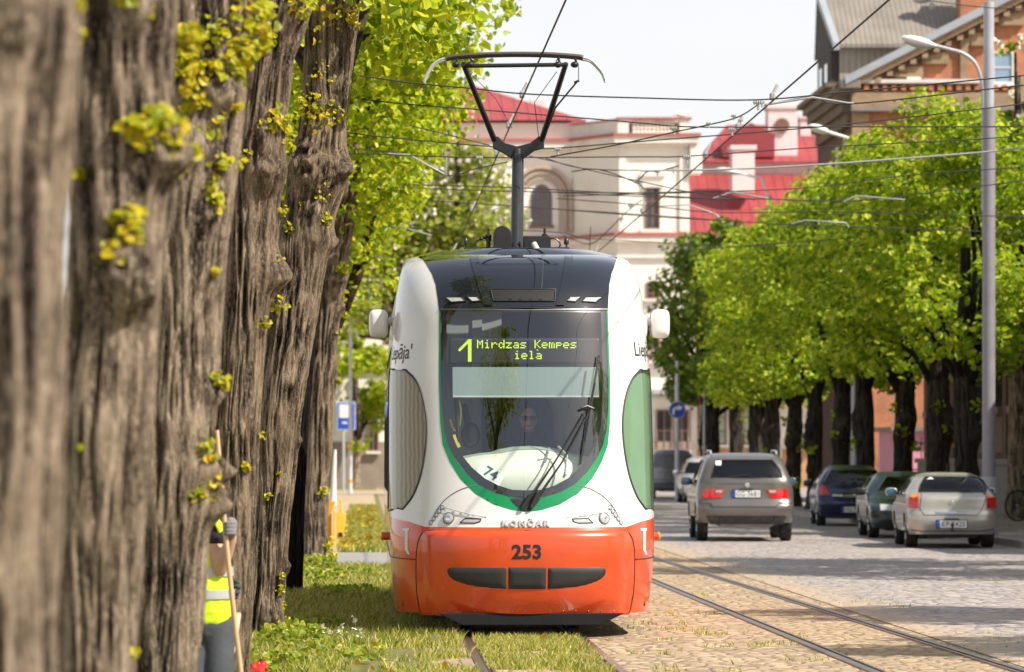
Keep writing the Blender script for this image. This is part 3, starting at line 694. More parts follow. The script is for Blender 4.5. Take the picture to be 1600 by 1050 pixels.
def groundmat(name, stops,  scale=1.0, cells=0, joint=(.1,.08,.06), patch=None, rough=.9, bump=.5, cs=(1, 1, 1), jw=.06, spec=.3, ptr=(.5, .66), fade=None):
    """earth, setts or asphalt; cells>0 adds stones of that many to the metre"""
    m, t, out = nt(name); p = N(t, 'ShaderNodeBsdfPrincipled'); v = coords(t)
    n1 = noise(t, v, 7*scale, 8, .7); n2 = noise(t, v, .55*scale, 5, .65); n3 = noise(t, v, 60*scale, 3, .7)
    fac = mth(t, 'ADD', mth(t, 'MULTIPLY', n1, .55), mth(t, 'MULTIPLY', n3, .45))
    c = ramp(t, fac, stops); h = n3
    if cells:
        vv = coords(t, (cells*cs[0], cells*cs[1], cells))
        vo = N(t, 'ShaderNodeTexVoronoi', feature='DISTANCE_TO_EDGE'); vo.inputs['Scale'].default_value = 1; vo.inputs['Randomness'].default_value = .8; L(t, vv, vo.inputs['Vector'])
        vc = N(t, 'ShaderNodeTexVoronoi'); vc.inputs['Scale'].default_value = 1; vc.inputs['Randomness'].default_value = .8; L(t, vv, vc.inputs['Vector'])
        sp = N(t, 'ShaderNodeSeparateColor'); L(t, vc.outputs['Color'], sp.inputs[0])
        c = mixc(t, .75, c, ramp(t, sp.outputs[0], [(0, (.62,.62,.64)), (1, (1.28,1.25,1.2))]), 'MULTIPLY')
        jn = ramp(t, vo.outputs['Distance'], [(0, (1,1,1)), (jw, (1,1,1)), (jw*2.2, (0,0,0))])
        c = mixc(t, mth(t, 'MULTIPLY', jn, .62), c, joint); c = mixc(t, mth(t, 'MULTIPLY', ramp(t, noise(t, v, 2.6, 6, .75), [(.5, (0,0,0)), (.72, (1,1,1))]), .5), c, tuple(q*.55 for q in stops[0][1]))
        h = mth(t, 'ADD', mth(t, 'MULTIPLY', ramp(t, vo.outputs['Distance'], [(0, (0,0,0)), (.22, (1,1,1))]), 1.0), mth(t, 'MULTIPLY', n3, .25))
    if patch: c = mixc(t, ramp(t, n2, [(ptr[0], (0,0,0)), (ptr[1], (1,1,1))]), c, patch)
    if fade:
        sx = N(t, 'ShaderNodeSeparateXYZ'); L(t, v, sx.inputs[0]); nn = mth(t, 'ADD', mth(t, 'MULTIPLY', noise(t, coords(t, (1, .5, 1)), .9, 6, .75), 1.6), mth(t, 'MULTIPLY', n1, .5))
        ff = mth(t, 'SUBTRACT', fade[0]+nn_off(fade), mth(t, 'SUBTRACT', sx.outputs['X'], nn)); ff = mth(t, 'MULTIPLY', ff, 1/fade[1], clamp=True); c = mixc(t, ff, c, mixc(t, n1, fade[2], fade[3]))
    L(t, c, p.inputs['Base Color']); p.inputs['Roughness'].default_value = rough; p.inputs['Specular IOR Level'].default_value = spec
    L(t, bumpn(t, h, bump, .03), p.inputs['Normal']); L(t, p.outputs[0], out.inputs[0]); return m
G_sand = groundmat('trodden_sand', [(.3, (.34,.25,.165)), (.7, (.53,.41,.275))], 1, patch=(.34,.25,.16))
G_soil = groundmat('verge_soil', [(.3, (.10,.085,.03)), (.5, (.17,.16,.05)), (.75, (.30,.24,.13))], 1.2, patch=(.12,.15,.03))
G_sett = groundmat('sandy_setts', [(.3, (.31,.225,.15)), (.7, (.57,.435,.29))], 1, cells=6.5, joint=(.20,.14,.085), patch=(.36,.26,.16), cs=(1, .8, 1), jw=.05, bump=.8)
G_road = groundmat('grey_setts', [(.3, (.30,.265,.25)), (.7, (.50,.45,.43))], 1, cells=5.2, joint=(.15,.115,.09), patch=(.40,.325,.25), cs=(1, .9, 1), jw=.05, rough=.6, bump=.8, spec=.5, ptr=(.52, .7), fade=(5.75, .7, (.34,.25,.165), (.50,.38,.26)))
G_asph = groundmat('old_asphalt', [(.3, (.24,.225,.21)), (.7, (.33,.31,.29))], 2, bump=.3)
G_pave = groundmat('pavement_slabs', [(.3, (.30,.25,.21)), (.7, (.43,.37,.31))], 1, cells=2, joint=(.12,.1,.08), bump=.4, jw=.03)
sheet('ground', -400, 400, -60, 1500, -.36, G_sand)
sheet('verge_ground', -8, .55, -5, 240, .0, G_soil, 60, 120)
sheet('far_verge', -160, -8, -40, 420, -.325, G_soil)
wob = lambda x, y: .10*(vnoise(y*1.3, y*0+3.3, 5)-.5)+.22*(vnoise(y*.35, y*0+1.3, 6)-.5)
sheet('track_bed', .5, 5.6, -5, 240, .002, G_sett, 1, 30)
sheet('road', 4.97, 11.15, -5, 190, .008, G_road, 1, 4)
sheet('junction', 11.15, 40, 112, 190, .006, G_road)
sheet('cross_road', -60, 60, 150, 166, .014, G_road)
sheet('pavement', 11.31, 16.5, -5, 112, .13, G_pave)
mb = MB(); y = -5.0
while y < 112:
    mb.box(11.13, 11.33, y, y+.985, -.05, .136); y += 1.0
tag(mb.build('kerb', pbr('kerb_stone', (.36,.32,.28), .85, var=.2, vs=4, bump=.3), bevel=.012), kind='structure')
sheet('cross_path', -3.2, .45, 54.5, 62.5, .006, G_asph, 20, 4)
sheet('sand_path', -2.6, -.42, 62.5, 150, .006, G_sand, 8, 60, edge=lambda x, y: np.where(x > -.6, wob(x, y), 0))
sheet('sand_pavement', -12, .35, 116, 165, .010, G_sand, 1, 1)

# rails: grooved, set flush, with a stony strip beside each
G_strip = groundmat('rail_mortar', [(.3, (.30,.20,.15)), (.7, (.40,.29,.22))], 2, bump=.4)
RAIL = pbr('polished_rail_steel', (.36,.31,.27), .38, 1.0, var=.25, vs=14); RUST = pbr('rusty_rail', (.10,.06,.045), .7, .5, var=.3, vs=20)
def rail(label, pts, side):
    mb = MB(); g = MB(); w = MB()
    for (xa, ya), (xb, yb) in zip(pts[:-1], pts[1:]):
        k = max(1, int((yb-ya)/3))
        for j in range(k):
            x0, y0, x1, y1 = xa+(xb-xa)*j/k, ya+(yb-ya)*j/k, xa+(xb-xa)*(j+1)/k, ya+(yb-ya)*(j+1)/k
            for B, a, b, z0, z1 in ((mb, -.032, .030, -.02, .016), (g, .030, .066, -.02, .006), (w, .066, .088, -.02, .015)):
                a, b = (a, b) if side > 0 else (-b, -a)
                B.add([(x0+a,y0,z0),(x0+b,y0,z0),(x1+b,y1,z0),(x1+a,y1,z0),(x0+a,y0,z1),(x0+b,y0,z1),(x1+b,y1,z1),(x1+a,y1,z1)], [(4,5,6,7),(0,1,5,4),(2,3,7,6),(1,2,6,5),(3,0,4,7)])
    t = thing('tram_rail', label, 'rail', (pts[0][0], pts[0][1], 0), group='tram rails set in the street')
    o = (pts[0][0], pts[0][1], 0)
    for B, nm, m in ((mb, 'rail_head', RAIL), (g, 'groove', RUST), (w, 'guard_lip', RAIL)):
        q = B.build(nm, m, t, None); q.location = (-o[0], -o[1], 0)
rail('grooved rail running under the left side of the oncoming tram', [(.875, -5), (.885, 200)], 1)
rail('grooved rail running under the right side of the oncoming tram', [(1.90, -5), (1.895, 200)], -1)
rail('grooved rail of the empty track, the one nearer the tram', [(3.83, -5), (3.75, 28.4), (3.62, 47.9), (3.60, 200)], 1)
rail('grooved rail of the empty track, the one nearer the parked cars', [(4.98, -5), (4.88, 28.4), (4.49, 58.9), (4.45, 200)], -1)
for a, b in ((.74, .838), (1.94, 2.03), (3.69, 3.78)):
    mb = MB()
sheet('mortar_strip', .745, .845, -5, 60, .007, G_strip)

# grass, flowers
rs = np.random.RandomState(11)
GR = leafmat('grass_blade', [(0, (.17,.22,.018)), (.35, (.32,.35,.035)), (.65, (.49,.46,.09)), (1, (.66,.55,.27))], .35)
def blades(name, n, xf, hmin, hmax, w, ok=None, mat=GR, pts=None):
    X, Y = xf(n) if pts is None else pts
    if ok is not None: k = ok(X, Y); X, Y = X[k], Y[k]
    n = len(X); h = hmin+(hmax-hmin)*rs.rand(n)**1.6; th = rs.rand(n)*2*np.pi; le = h*(.25+.6*rs.rand(n)); q = rs.rand(n)*2*np.pi
    ww = w*(.6+.8*rs.rand(n)); z = gz(X, Y)+.002
    d = np.stack([np.cos(th)*ww, np.sin(th)*ww, 0*th], 1); b = np.stack([X, Y, z], 1); l = np.stack([np.cos(q)*le, np.sin(q)*le, h], 1)
    m = b+l*np.array([.38, .38, .62]); v = np.stack([b-d*.5, b+d*.5, m+d*.38, b+l, m-d*.38], 1).reshape(-1, 3)
    o = np.arange(n)[:, None]*5; 
    me = npmesh(name, v, o+np.array([[0, 1, 2, 3, 4]]), mat)
    return tag(link(name, me), kind='stuff')
def unif(x0, x1, y0, y1): return lambda n: (x0+(x1-x0)*rs.rand(n), y0+(y1-y0)*rs.rand(n))
clump = lambda X, Y, s, sd: vnoise(X*s, Y*s*.8+40, sd)
near = lambda n: (lambda X, Y: (X, Y))(*unif(-1.5, .84, 27, 41)(n))
blades('grass', 44000, near, .02, .11, .010, lambda X, Y: (clump(X, Y, 1.6, 3)+.5*clump(X, Y, 6, 4) > .52+.35*np.clip((X-.2)/.6, 0, 1)))
blades('grass', 22000, unif(-1.3, .4, 41, 54.5), .02, .12, .014, lambda X, Y: clump(X, Y, 1.2, 8)+.5*clump(X, Y, 5, 9) > .62)
blades('grass', 26000, unif(-.45, .36, 62.5, 116), .03, .12, .022)
blades('grass', 15000, unif(.93, 1.85, 26.5, 33.6), .015, .075, .010, lambda X, Y: clump(X, Y, 2.2, 12)+.6*clump(X, Y, 8, 13) > .70)
blades('grass', 16000, unif(1.98, 3.9, 26.5, 46), .008, .05, .010, lambda X, Y: clump(X, Y, 2.3, 15)+.7*clump(X, Y, 7, 16) > 1.10+.07*(X-2))
blades('grass', 900, unif(5.0, 5.8, 26.5, 60), .01, .05, .010, lambda X, Y: clump(X, Y, .6, 25) > .6)
# broad weeds round the foot of the trunks
WEED = leafmat('weed_leaf', [(0, (.13,.20,.012)), (.5, (.28,.34,.02)), (1, (.44,.42,.05))], .4)
cen = []
for (x, y, r, k, h) in ((-.62, 32.4, .28, 260, .16), (-.45, 35.2, .25, 160, .12), (-.55, 47, .3, 200, .2), (-.62, 52.5, .25, 220, .22), (-.75, 30.0, .35, 200, .12), (-.25, 44, .35, 160, .10), (-.1, 50, .3, 150, .1), (-.3, 30.5, .5, 160, .07)):
    a = rs.rand(k)*2*np.pi; d = r*np.sqrt(rs.rand(k)); X = x+d*np.cos(a); Y = y+3*d*np.sin(a)
    cen.append(np.stack([X, Y, gz(X, Y)+.01+h*rs.rand(k)], 1))
cen = np.concatenate(cen); v, fc = leaf_geo(cen, rs.normal(size=cen.shape)*.7+[0, -.2, .8], .035+.045*rs.rand(len(cen)), rs)
tag(link('weeds', npmesh('weeds', v, fc, WEED)), kind='stuff')
DAND = pbr('dandelion_yellow', (.80,.52,.005), .6, var=.15, vs=30)
def flowers(name, X, Y, r, h, mat):
    n = len(X); c = np.stack([X, Y, gz(X, Y)+h], 1); a = np.linspace(0, 2*np.pi, 8)[:-1]
    ring = np.stack([np.cos(a), np.sin(a), 0*a], 1)[None]*r[:, None, None]; nrm = rs.normal(size=(n, 1, 3))*.5*r[:, None, None]
    ring = ring+np.array([0, 0, 1])*(ring[..., :1]*nrm[..., :1]+ring[..., 1:2]*(nrm[..., 1:2]-.6*r[:, None, None]))/r[:, None, None]
    v = np.concatenate([c[:, None]+np.array([0, 0, .6])*r[:, None, None], c[:, None]+ring], 1).reshape(-1, 3); o = np.arange(n)[:, None]*8
    fcs = np.concatenate([o+np.array([[0, 1+k, 1+(k+1) % 7]]) for k in range(7)], 0)
    tag(link(name, npmesh(name, v, fcs, mat)), kind='stuff')
X, Y = unif(-.40, .34, 63, 112)(1150); k = clump(X, Y, 2.2, 31)+.0*X > .40; X, Y = X[k], Y[k]
flowers('dandelions', X, Y, .022+.022*rs.rand(len(X)), .03+.06*rs.rand(len(X)), DAND)
X, Y = unif(-1.2, 3.4, 27.5, 54)(420); k = (clump(X, Y, 1.4, 33) > .62) & ((X < .8) | (rs.rand(len(X)) < .2)); X, Y = X[k], Y[k]
flowers('dandelions', X, Y, .014+.010*rs.rand(len(X)), .03+.05*rs.rand(len(X)), DAND)
# slender white-flowered weeds before the shaded strip
WHT = pbr('white_petal', (.75,.74,.66), .7, var=.1); mbs = []; pts = []
ST = pbr('weed_stem', (.22,.25,.06), .7)
mb = MB(); px_ = [(462,986),(478,985),(483,992),(490,983),(497,989),(502,978),(508,985),(515,991),(527,985),(533,978),(541,990),(553,983),(555,968),(562,990),(566,986),(581,994),(602,1006),(618,1004),(652,1000),(680,994)]
for i, (qx, qy) in enumerate(px_):
    yy = 32.0+rs.rand()*1.2; top = P(qx, qy, yy); bx = top.x+rs.normal()*.02; g0 = float(gz(bx, yy))
    mb.tube([(bx, yy, g0), (top.x+.005, yy, (top.z+g0)/2), tuple(top)], .0022, 4)
    for _ in range(7):
        a = rs.rand()*6.28; d = .004+.022*rs.rand(); pts.append((top.x+d*math.cos(a), top.y+d*math.sin(a), top.z+rs.normal()*.018-.01))
    if rs.rand() < .6:
        t2 = (bx+rs.normal()*.035, yy, g0+(top.z-g0)*.75); mb.tube([(bx, yy, g0+(top.z-g0)*.4), t2], .0018, 4)
        for _ in range(4): pts.append((t2[0]+rs.normal()*.010, t2[1]+rs.normal()*.01, t2[2]+rs.normal()*.01))
tag(mb.build('weed_stems', ST), kind='stuff')
pts = np.array(pts); flowers('white_weed_flowers', pts[:, 0], pts[:, 1], .008+.007*rs.rand(len(pts)), pts[:, 2]-gz(pts[:, 0], pts[:, 1]), WHT)

# ---------------------------------------------------------------- trees
BARK = barkmat('lime_bark', (.49,.38,.27), (.016,.010,.006), (.31,.235,.145))
BARK2 = barkmat('brown_lime_bark', (.36,.265,.18), (.010,.007,.005), (.22,.165,.105))
BARKB = barkmat('shade_black_bark', (.022,.018,.015), (.004,.003,.003), (.015,.012,.01))  # full shade on the squeezed trunk is put into its bark colour
BARKD = barkmat('shade_dark_lime_bark', (.085,.07,.055), (.012,.010,.008), (.055,.048,.035))  # darkened bark copy: shade on the pavement trunks painted into the colour
LEAF = leafmat('young_lime_leaf', [(0, (.17,.26,.006)), (.35, (.30,.40,.008)), (.7, (.45,.52,.012)), (1, (.62,.62,.03))], .45)
LEAFN = leafmat('sprout_leaf', [(0, (.22,.26,.008)), (.4, (.42,.42,.012)), (.8, (.58,.48,.015)), (1, (.62,.40,.02))], .4)
LEAFM = leafmat('mid_lime_leaf', [(0, (.13,.22,.012)), (.35, (.27,.39,.014)), (.7, (.47,.57,.022)), (1, (.66,.70,.07))], .52)
LEAFD = leafmat('dark_leaf', [(0, (.06,.12,.010)), (.4, (.13,.22,.015)), (.8, (.25,.35,.025)), (1, (.38,.44,.05))], .35)
LEAFC = leafmat('chestnut_leaf', [(0, (.16,.23,.02)), (.4, (.31,.37,.035)), (.8, (.47,.49,.07)), (1, (.60,.58,.16))], .55)
def trunk(path, seed, nseg=150, step=.022, furrow=.022, burls=(), flare=.25, mat=BARK, name='trunk', parent=None, origin=None, ff=1.0):
    """path [(x,y,z,r)] from the ground up; furrowed bark and knobbly burls modelled into the surface"""
    pz = np.array([p[2] for p in path]); fx, fy, fr = (Pchip([(p[2], p[k]) for p in path]) for k in (0, 1, 3))
    zs = np.arange(pz[0], pz[-1]+1e-6, step); n = len(zs); th = np.linspace(0, 2*np.pi, nseg, endpoint=False)
    Z, T = np.meshgrid(zs, th, indexing='ij'); r0 = fr(Z)
    k1 = int(round(24*ff)); k2 = int(round(56*ff))
    wob_ = (vnoise(T/(2*np.pi)*6, Z*2.2, seed+1, 6)-.5)*.9
    a = (T/(2*np.pi)+wob_*.06+.03*(Z-zs[0])) % 1.0
    n1 = vnoise(a*k1, Z*1.9+9, seed+2, k1); n2 = vnoise(a*k2, Z*4.2+3, seed+3, k2); n3 = vnoise(a*90, Z*22, seed+4, 90)
    rid = 1-np.abs(2*n1-1); rid2 = 1-np.abs(2*n2-1)
    dep = np.clip(.55*rid+.45*rid2, 0, 1)
    lump = (vnoise(T/(2*np.pi)*4, Z*.9, seed+5, 4)-.5)*.16+(vnoise(T/(2*np.pi)*9, Z*2.4, seed+6, 9)-.5)*.09
    r = r0*(1+lump)+furrow*(np.clip(dep*1.7-.42, 0, 1)-.6)*1.5+.004*(n3-.5)
    r = r*(1+flare*np.exp(-(Z-zs[0])/.22)*(1+.5*np.cos(T*5+seed)))
    for bt, bz, bs, bh in burls:
        d2 = (np.arctan2(np.sin(T-bt), np.cos(T-bt))*r0/bs)**2+((Z-bz)/(bs*1.15))**2
        kn = vnoise(T/(2*np.pi)*24, Z*13, seed+7, 24)+.6*vnoise(T/(2*np.pi)*60, Z*30, seed+8, 60)
        g = np.exp(-d2*1.1); r = r+bh*g*(.45+.75*kn); dep = dep*(1-.8*g)+.8*g*np.clip(kn*.7, 0, 1)
    x = fx(Z)+r*np.cos(T); y = fy(Z)+r*np.sin(T)
    v = np.stack([x, y, Z], -1).reshape(-1, 3)
    if origin is not None: v = v-np.array(origin)
    i, j = np.meshgrid(np.arange(n-1), np.arange(nseg), indexing='ij'); j2 = (j+1) % nseg
    fc = np.stack([i*nseg+j, i*nseg+j2, (i+1)*nseg+j2, (i+1)*nseg+j], -1).reshape(-1, 4)
    me = npmesh(name, v, fc, mat, True)
    at = me.attributes.new('depth', 'FLOAT', 'POINT'); at.data.foreach_set('value', dep.ravel().astype(np.float32))
    return link(name, me, parent)
def crown_pts(rs, n, lobes, shell=.55):
    """leaf points over a set of lobes (cx,cy,cz,rx,ry,rz), denser to the outside; returns points and outward normals"""
    lobes = np.array(lobes, float); vol = (lobes[:, 3]*lobes[:, 4]*lobes[:, 5])**.7; k = rs.choice(len(lobes), n, p=vol/vol.sum())
    d = rs.normal(size=(n, 3)); d /= np.linalg.norm(d, axis=1, keepdims=True); q = (shell+(1.04-shell)*rs.rand(n)**.8)[:, None]
    return lobes[k, :3]+d*q*lobes[k, 3:], d
def lobes_in(rs, n, cx, cy, cz, rx, ry, rz, lr):
    d = rs.normal(size=(n, 3)); d /= np.linalg.norm(d, axis=1, keepdims=True); q = (.45+.5*rs.rand(n))[:, None]
    c = np.array([cx, cy, cz])+d*q*np.array([rx, ry, rz]); s = lr*(.7+.6*rs.rand(n))
    return [(a, b, e, r, r, r*.8) for (a, b, e), r in zip(c, s)]
def crown(name, rs, n, lobes, size, mat, parent=None, simple=False, up=.55, clumps=0.0, cut=None):
    c, d = crown_pts(rs, n, lobes)
    if clumps:
        g = vnoise(c[:, 0]*clumps+c[:, 1]*clumps*.7+50, c[:, 2]*clumps+50, 77); c, d = c[g > .34], d[g > .34]
    if cut is not None: k = cut(c); c, d = c[k], d[k]
    nr = d*.7+rs.normal(size=d.shape)*.55+np.array([0, 0, up])
    v, fc = leaf_geo(c, nr, size*(.65+.7*rs.rand(len(c))), rs, simple)
    return link(name, npmesh(name, v, fc, mat), parent)
def limbs(name, rs, base, tips, r, mat, parent):
    mb = MB(); b = Vector(base)
    for t_ in tips:
        t_ = Vector(t_); m = (b+t_)/2+Vector((rs.normal()*.25, rs.normal()*.25, .25)); pp = spline([tuple(b), tuple(m), tuple(t_)], 5)
        mb.tube(pp, [r*(1-.75*i/(len(pp)-1)) for i in range(len(pp))], 8)
    return mb.build(name, mat, parent, smooth=True)
def sprouts(name, rs, items, parent, origin, mat=LEAFN):
    """tufts of young leaves on the trunk; items (centre, radius, count, leaf size)"""
    C_, Nn, Sz = [], [], []
    for c, r, k, sz in items:
        a = rs.normal(size=(k, 3)); a /= np.linalg.norm(a, axis=1, keepdims=True); C_.append(np.array(c)+a*r*(rs.rand(k)**.5)[:, None]*np.array([1, .8, 1])); Nn.append(a*.5+rs.normal(size=(k, 3))*.4+np.array([.15, -.7, .55])); Sz.append(sz*(.6+.8*rs.rand(k)))
    c = np.concatenate(C_)-np.array(origin); v, fc = leaf_geo(c, np.concatenate(Nn), np.concatenate(Sz), rs)
    return link(name, npmesh(name, v, fc, mat), parent)

# --- the old limes on the verge, nearest first. rows: depth, [(px,py,rpx)] from foot to top, burls [(px,py,size px,height m)], tufts [(px,py,r px,count,leaf m)]
def ptree(label, Y, line, burls, tufts, seed, step=.022, top=5.9, nseg=260, furrow=.022, ff=1.0, grp='old lime trunks along the verge', crown_r=None, mat=None):
    s = FP/Y; path = []
    for px, py, rp in line: p = P(px, py, Y); path.append((p.x, Y, p.z, rp/s))
    path.sort(key=lambda q: q[2]); x0, z0 = path[0][0], float(gz(path[0][0], Y))
    if path[0][2] > z0: path.insert(0, (path[0][0]-.02, Y, z0-.1, path[0][3]*1.03))
    if path[-1][2] < top:
        a, b = path[-2], path[-1]; k = (top-b[2])/(b[2]-a[2]); k = min(k, .5); path.append((b[0]+(b[0]-a[0])*k, Y, top, b[3]*.92))
    fx = Pchip([(q[2], q[0]) for q in path]); fr = Pchip([(q[2], q[3]) for q in path])
    t = thing('lime_tree', label, 'tree', (x0, Y, z0), group=grp)
    bl = []
    for px, py, sp, h in burls:
        p = P(px, py, Y); c = (p.x-float(fx(p.z)))/max(float(fr(p.z)), .01); ang = -math.acos(max(-.98, min(.98, c)))
        bl.append((ang, p.z, sp/s, h))
    o = (x0, Y, z0)
    trunk(path, seed, nseg, step, furrow, bl, parent=t, origin=o, ff=ff, mat=mat or BARK, flare=.12)
    it = []
    for px, py, rp, k, sz in tufts:
        p = P(px, py, Y); c = max(-1.2, min(1.2, (p.x-float(fx(p.z)))/max(float(fr(p.z)), .01))); d = math.sqrt(max(0, 1-c*c))*float(fr(p.z))
        it.append(((p.x, Y-d-.02, p.z), rp/s*1.05, int(k*1.9), sz*.98))
    if it: sprouts('sprout_leaves', np.random.RandomState(seed), it, t, o)
    r2 = np.random.RandomState(seed+50)
    xc = path[-1][0]-x0
    if crown_r:
        lb = lobes_in(r2, 16, xc, 0, crown_r[1]-z0, crown_r[0], crown_r[0], crown_r[2], .75); crown('crown', r2, crown_r[3], lb, .13, LEAF, t)
        limbs('limb', r2, (xc, 0, path[-1][2]-z0-.1), [(a[0], a[1], a[2]) for a in lb[:6]], .12, BARK, t)
    return t
ptree('blurred lime trunk nearest the camera, filling the left edge of the view', 9.7, [(-40,1050,114),(-26,700,118),(-18,400,120),(-8,150,124),(-4,0,128)], [(20,40,70,.05)],
      [(122,8,12,5,.03),(95,300,4,3,.02)], 101, step=.012, nseg=220, furrow=.02, crown_r=(1.9, 7.2, 1.5, 2600))
ptree('lime trunk with a round scar, a burl and yellow sprouts, second along the verge', 14.3, [(146,1050,64),(164,700,68),(180,450,70),(190,250,74),(196,100,76),(200,0,78)], [(255,250,40,.10),(200,420,42,.09),(215,470,26,.06),(235,30,30,.05),(200,350,30,.04)],
      [(250,215,50,60,.042),(215,205,26,24,.04),(290,240,20,16,.045),(205,355,30,30,.042),(300,60,20,14,.04),(130,60,14,10,.03),(230,30,20,10,.035),(192,405,38,30,.042),(205,5,26,8,.04),(210,1020,6,10,.03),(125,275,12,10,.03),(130,700,4,3,.02),(268,262,26,12,.055)], 202, step=.014, nseg=200, furrow=.02, crown_r=(1.9, 7.2, 1.5, 2600))
ptree('lime trunk with leafy burls beside the person in the yellow vest', 19.4, [(258,1050,50),(271,800,55),(284,600,58),(298,400,58),(310,250,62),(320,100,66),(328,0,70)], [(330,740,28,.10),(325,790,24,.08),(335,615,18,.05),(300,230,30,.06),(345,150,30,.06),(325,340,22,.05)],
      [(325,705,20,14,.042),(322,760,26,22,.045),(315,775,14,12,.05),(340,600,20,34,.035),(295,95,30,34,.05),(300,125,34,34,.05),(340,110,26,22,.045),(365,95,26,22,.045),(360,165,22,18,.04),(385,15,40,26,.05),(320,160,22,18,.045),(335,60,26,18,.04),(300,60,20,14,.05),(330,300,14,10,.03),(330,205,22,16,.045),(338,320,18,16,.055),(395,30,40,30,.05),(380,75,36,26,.05),(345,262,22,16,.035),(372,120,24,16,.04),(300,170,20,10,.05),(410,75,14,8,.05),(340,425,8,6,.035),(372,255,14,12,.03)], 303, step=.016, nseg=180, crown_r=(1.9, 7.4, 1.5, 2600))
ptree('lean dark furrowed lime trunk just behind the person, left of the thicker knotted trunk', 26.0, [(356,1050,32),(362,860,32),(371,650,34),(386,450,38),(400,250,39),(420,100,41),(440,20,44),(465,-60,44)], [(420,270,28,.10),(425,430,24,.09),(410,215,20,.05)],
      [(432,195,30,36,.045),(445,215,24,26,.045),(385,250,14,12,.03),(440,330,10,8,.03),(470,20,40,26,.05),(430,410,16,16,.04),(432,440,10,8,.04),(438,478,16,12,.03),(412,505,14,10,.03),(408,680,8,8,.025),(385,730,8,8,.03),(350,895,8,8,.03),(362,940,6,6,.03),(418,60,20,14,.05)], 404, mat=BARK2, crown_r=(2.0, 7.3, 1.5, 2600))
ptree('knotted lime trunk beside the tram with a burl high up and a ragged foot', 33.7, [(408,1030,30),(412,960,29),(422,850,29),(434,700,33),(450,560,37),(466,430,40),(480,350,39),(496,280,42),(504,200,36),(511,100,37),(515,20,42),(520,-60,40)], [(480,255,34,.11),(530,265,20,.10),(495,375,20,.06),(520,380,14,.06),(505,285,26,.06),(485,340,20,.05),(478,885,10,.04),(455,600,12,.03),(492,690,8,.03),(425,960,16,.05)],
      [(497,180,30,40,.04),(480,165,24,26,.04),(525,180,16,14,.03),(450,190,16,12,.04),(500,120,24,14,.03),(530,15,34,22,.05),(500,300,20,22,.035),(488,270,14,12,.035),(455,355,12,14,.035),(507,345,14,16,.035),(475,320,10,8,.03),(502,25,50,36,.055),(470,10,40,22,.055),(545,30,24,12,.05),(438,920,8,12,.03),(440,945,8,14,.03),(445,970,8,12,.03),(440,900,6,8,.03),(420,776,8,10,.03),(437,740,5,6,.025),(512,250,10,10,.03)], 505, mat=BARK2, crown_r=(2.2, 7.0, 1.4, 3400))
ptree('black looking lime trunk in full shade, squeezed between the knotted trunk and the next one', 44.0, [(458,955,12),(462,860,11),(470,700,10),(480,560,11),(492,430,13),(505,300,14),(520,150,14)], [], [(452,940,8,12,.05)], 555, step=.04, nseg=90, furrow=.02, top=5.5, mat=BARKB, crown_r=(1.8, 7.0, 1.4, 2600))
t6 = ptree('lime beside the asphalt path, its bright crown overhanging the left side of the tram', 56.0, [(486,905,19),(488,880,19),(494,760,20),(501,640,20),(509,500,20),(518,420,21),(536,330,21),(548,220,20)], [(525,440,20,.12),(530,480,14,.08),(505,850,14,.04)],
      [(530,420,14,22,.07),(533,460,12,16,.06),(532,490,10,12,.06),(526,440,8,12,.06),(527,520,8,8,.05),(530,595,6,8,.05),(508,850,16,30,.06),(512,870,14,22,.06),(505,765,10,10,.05)], 606, mat=BARK2, step=.04, nseg=110, furrow=.03, top=6)
def bigcrown(label, Y, X, seed, prof, n, size, mat, grp, tr=.22, cl=.8, base=2.2, host=None, blossom=None, simple=False):
    """prof rows (z, dx, r): lobes stacked to follow the crown's outline"""
    r2 = np.random.RandomState(seed); t = host or thing('lime_tree' if blossom is None else 'chestnut_tree', label, 'tree', (X, Y, 0), group=grp)
    lb = []
    for z, dx, r in prof:
        for k in range(max(3, int(5*r))):
            a = r2.rand()*6.28; d = r*.75*math.sqrt(r2.rand()); lb.append((dx+d*math.cos(a), d*math.sin(a), z+r2.normal()*.25, r*.42, r*.42, r*.36))
    crown('crown', r2, n, lb, size, mat, t, clumps=cl, simple=simple)
    zt = prof[-1][0]
    if host is None: trunk([(0, 0, -.05, tr), (0, 0, base, tr*.85), (prof[0][1]*.5, 0, prof[0][0]+.6, tr*.7), (prof[-1][1]*.6, 0, zt-.3, tr*.2)], seed, 60, .06, .02, parent=t)
    limbs('limb', r2, (0, 0, base+.2), [lb[i][:3] for i in range(0, len(lb), max(1, len(lb)//8))], tr*.45, BARK, t)
    if blossom:
        c, d = crown_pts(r2, blossom, lb, .9); c = c[(d[:, 1] < .4) & (d[:, 2] > -.3)]; mb = MB()
        v = []; 
        for q in c:
            for _ in range(5): v.append(q+np.array([r2.normal()*.05, r2.normal()*.05, r2.rand()*.32]))
        v = np.array(v); vv, ff_ = leaf_geo(v, r2.normal(size=v.shape), np.full(len(v), .17), r2, True)
        link('blossom', npmesh('blossom', vv, ff_, CAND), t)
    return t
CAND = pbr('blossom_cream', (.66,.60,.46), .7, var=.15)
bigcrown('bright lime crown overhanging the left side of the tram, on the shaded trunk', 56.6, -.62, 611, [(3.0,-.7,.55),(3.7,-.5,.85),(4.6,-.3,1.15),(5.5,-.1,1.6),(6.4,.1,2.0),(7.3,.2,2.4),(8.3,.2,2.5),(9.2,.1,2.0)], 17000, .105, LEAF, None, base=2.6, host=t6)
